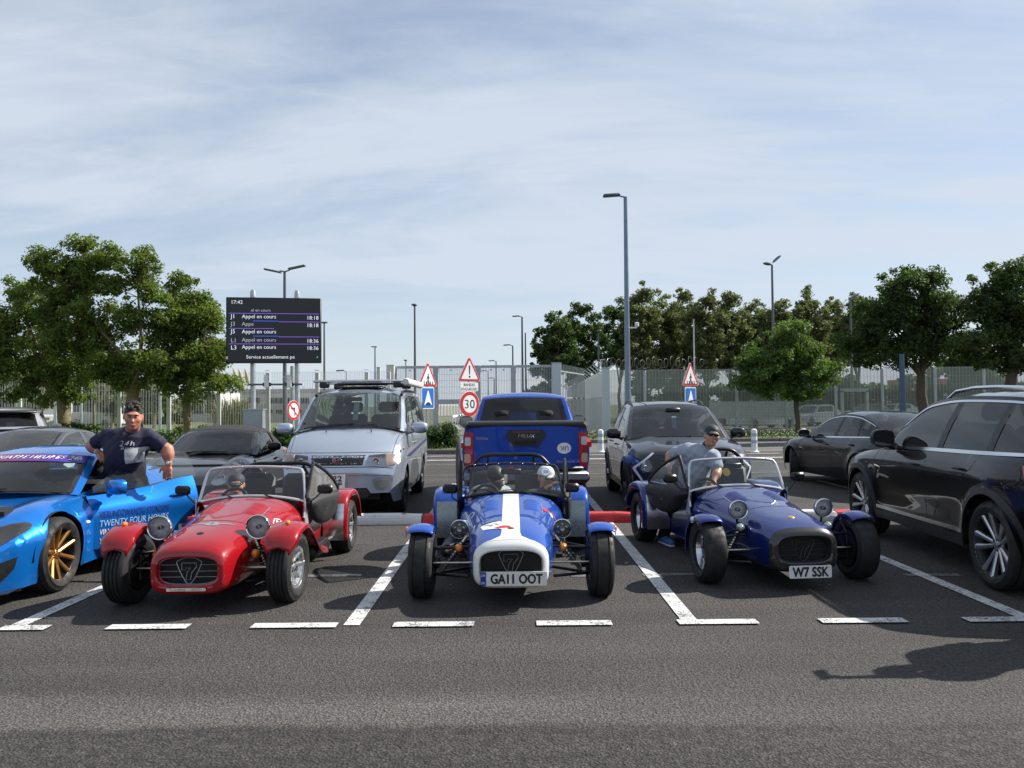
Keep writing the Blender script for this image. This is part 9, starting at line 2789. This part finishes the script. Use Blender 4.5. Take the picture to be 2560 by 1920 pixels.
# ---- someone standing just outside the right of the picture, whose shadow falls across the asphalt
def bystander():
 base = Vector((4.16, 5.50, 0))
 t = thing('person', 'bystander outside the right edge casting the long shadow', 'person', base)
 fl = Flesh()
 M = frame_of(Vector((-1, -.3, 0)))
 hd = Vector((-.06, .0, 1.62))
 p = head_prims(fl, hd, M, 1.0, 0)
 fl.cap((-.03, .02, 1.46), hd, .06, .055, 0, .03)
 ch, pe = Vector((0, 0, 1.30)), Vector((0, 0, .93))
 fl.cap(ch + Vector((0, -.1, .05)), ch + Vector((0, .1, .05)), .11, .11, 0, .05); fl.cap(ch, pe, .14, .15, 0, .05)
 arm(fl, (-.02, -.2, 1.38), (-.28, -.22, 1.30), (-.52, -.18, 1.46)); arm(fl, (.02, .2, 1.38), (.06, .28, 1.12), (-.16, .18, 1.02))
 hand_prims(fl, (-.52, -.18, 1.46), (-.8, .1, .3), (0, -1, 0), 1, 0, .5, 1); hand_prims(fl, (-.16, .18, 1.02), (-.8, -.3, .0), (0, 1, 0), 1, 0, .5, 1)
 for sx in (-1, 1): leg(fl, (0, sx * .10, .90), (-.03, sx * .12, .48), (0, sx * .13, .08), (0, 0, 0))
 fl.build('body', [SKIN], t, .012)
 face_bits(t, p, 1.0, M)
 baseball_cap(t, p, M, 1.0, pbr('cap_navy', (.022, .030, .042), .7, noise=.2))
 sh = Flesh(); sh.cap(ch + Vector((0, -.14, .04)), ch + Vector((0, .14, .04)), .15, .15, 0, .05); sh.cap(ch + Vector((0, -.06, 0)), pe + Vector((0, -.06, 0)), .18, .18, 0, .05); sh.cap(ch + Vector((0, .06, 0)), pe + Vector((0, .06, 0)), .18, .18, 0, .05)
 sh.cap((-.02, -.2, 1.38), (-.18, -.21, 1.33), .09, .095, 0, .05); sh.cap((.02, .2, 1.38), (.05, .25, 1.20), .075, .08, 0, .05)
 sh.build('t_shirt', [pbr('shirt_olive', (.08, .09, .06), .85)], t, .014, wrinkle=.004)
 tr = Flesh()
 for sx in (-1, 1): leg(tr, (0, sx * .10, .90), (-.03, sx * .12, .48), (0, sx * .13, .10), (0, 0, 0), 0, (.11, .085, .075))
 tr.cap((-.05, 0, .93), (.05, 0, .93), .15, .15, 0, .05)
 tr.build('trousers', [pbr('denim', (.03, .045, .09), .85, noise=.2)], t, .014)
 MB().box((-.66, -.11, 1.52), (.012, .16, .08), bev=.004).obj('phone', BLACKP, t)
 for sx in (-1, 1): shoe(t, (0, sx * .13, .08), (-.20, sx * .16, .03), pbr('shoe_dark', (.03, .03, .03), .6))
bystander()
# ================================================================== vehicles beyond the fences
def far_car(label, px, Y, rz, col, L=4.2, H=1.48):
 p = gp(px, Y)
 t = thing('far_car', label, 'car', p, rz, 'cars parked beyond the right fence')
 pm = paint('paint_far_%d' % int(px), col, .5, .35)
 P = [(-L / 2, .25), (-L / 2, .62), (-L / 2 + .3, .78), (-L * .22, .88), (-L * .08, H - .08), (L * .06, H), (L * .24, H - .06), (L * .42, .95), (L / 2, .9), (L / 2, .25)]
 body = MB()
 rows = []
 for x, ins in ((-.86, .06), (-.84, 0), (.84, 0), (.86, .06)):
  rows.append([(x * (1 - .16 * max(0, (b - .9) / .6)), a * (1 - ins * .3), b) for a, b in P])
 body.grid(rows, close_u=True)
 for r_ in (rows[0], rows[-1]): body.add(r_, [tuple(range(len(r_)))])
 body.obj('body', pm, t, 30)
 for sx in (-1, 1):
  for y0, y1 in ((-.75, .1), (.2, .95)):
   MB().prism([(y0, .93), (y1, .93), (y1 - .08, H - .12), (max(y0, -.3) if y0 < 0 else y0, H - .12)], (sx * .80, 0, 0), (0, 1, 0), (0, 0, 1), .04 * sx).obj('side_window', GLASS_TINT if False else BGL, t, 0)
  for y in (-L * .31, L * .31):
   MB().lathe([(.001, -.1), (.30, -.1), (.32, -.06), (.32, .06), (.30, .1), (.001, .1)], 16, 'x', (sx * .76, y, .32)).obj('wheel', RUBBER, t)
  MB().box((sx * .6, -L / 2 - .01, .66), (.3, .03, .14)).obj('headlight', pbr('lamp_bright', (.45, .45, .47), .15, .9), t, 0)
 MB().prism([(-.66, 0), (.66, 0), (.58, .58), (-.58, .58)], (0, -L * .215, .90), X1, (0, .8, .75), .02).obj('windscreen', BGL, t, 0)
 MB().box((0, -L / 2 - .02, .45), (.52, .02, .12)).obj('number_plate', PLATE_W, t, 0)
far_car('pale green-silver hatchback behind the fence right of the dark crossover', 1905, 50, R(-68), (.45, .52, .50))
far_car('silver car behind the fence right of the young maple trunk', 2035, 56, R(-60), (.42, .43, .44))
far_car('dark car behind the fence left of the pale hatchback', 1845, 58, R(-80), (.06, .06, .07))
far_car('white car far behind the fence under the tall dark maple', 2240, 75, R(-75), (.6, .6, .6))
far_car('grey car far behind the fence above the navy saloon roof', 2165, 72, R(-85), (.2, .2, .22))
def minibus(label, px, Y, rz, L=6.4, H=2.5, col=(.62, .62, .60), nwin=5, name='minibus', group='vans beyond the left fence'):
 p = gp(px, Y)
 t = thing(name, label, 'minibus', p, rz, group)
 pm = paint('paint_bus', col, 0, .4)
 P = [(-L / 2, .35), (-L / 2, 1.05), (-L / 2 + .35, 1.2), (-L / 2 + .95, H - .1), (-L / 2 + 1.3, H), (L / 2 - .1, H), (L / 2, H - .15), (L / 2, .35)]
 rows = [[(x, a, b) for a, b in P] for x in (-.98, -.94, .94, .98)]
 for r_ in (rows[0], rows[3]):
  for i in range(len(r_)): r_[i] = (r_[i][0], r_[i][1] * .995, r_[i][2])
 b = MB().grid(rows, close_u=True)
 for r_ in (rows[0], rows[3]): b.add(r_, [tuple(range(len(r_)))])
 b.obj('body', pm, t, 30)
 for sx in (-1, 1):
  for k in range(nwin):
   y0 = -L / 2 + 1.3 + k * (L - 1.6) / nwin
   MB().box((sx * .985, y0 + (L - 1.6) / nwin / 2 - .04, H * .68), (.03, (L - 1.6) / nwin - .1, H * .28), bev=.01).obj('side_window', BGL, t, 0)
  for y in (-L * .32, L * .32): MB().lathe([(.001, -.12), (.34, -.12), (.36, -.06), (.36, .06), (.34, .12), (.001, .12)], 16, 'x', (sx * .88, y, .36)).obj('wheel', RUBBER, t)
  MB().box((sx * .7, -L / 2 - .01, .85), (.34, .04, .2)).obj('headlight', pbr('lamp_bright', (.45, .45, .47), .15, .9), t, 0)
 MB().prism([(-.82, 0), (.82, 0), (.76, 1.28), (-.76, 1.28)], (0, -L / 2 + .34, 1.2), X1, (0, .45, .9), .02).obj('windscreen', BGL, t, 0)
minibus('white minibus behind the left fence between the birch trunks', 225, 68, R(82))
minibus('white camper van behind the left fence left of the dark trunk', 92, 66, R(60), 5.4, 2.6, (.55, .56, .55), 3, 'camper_van')
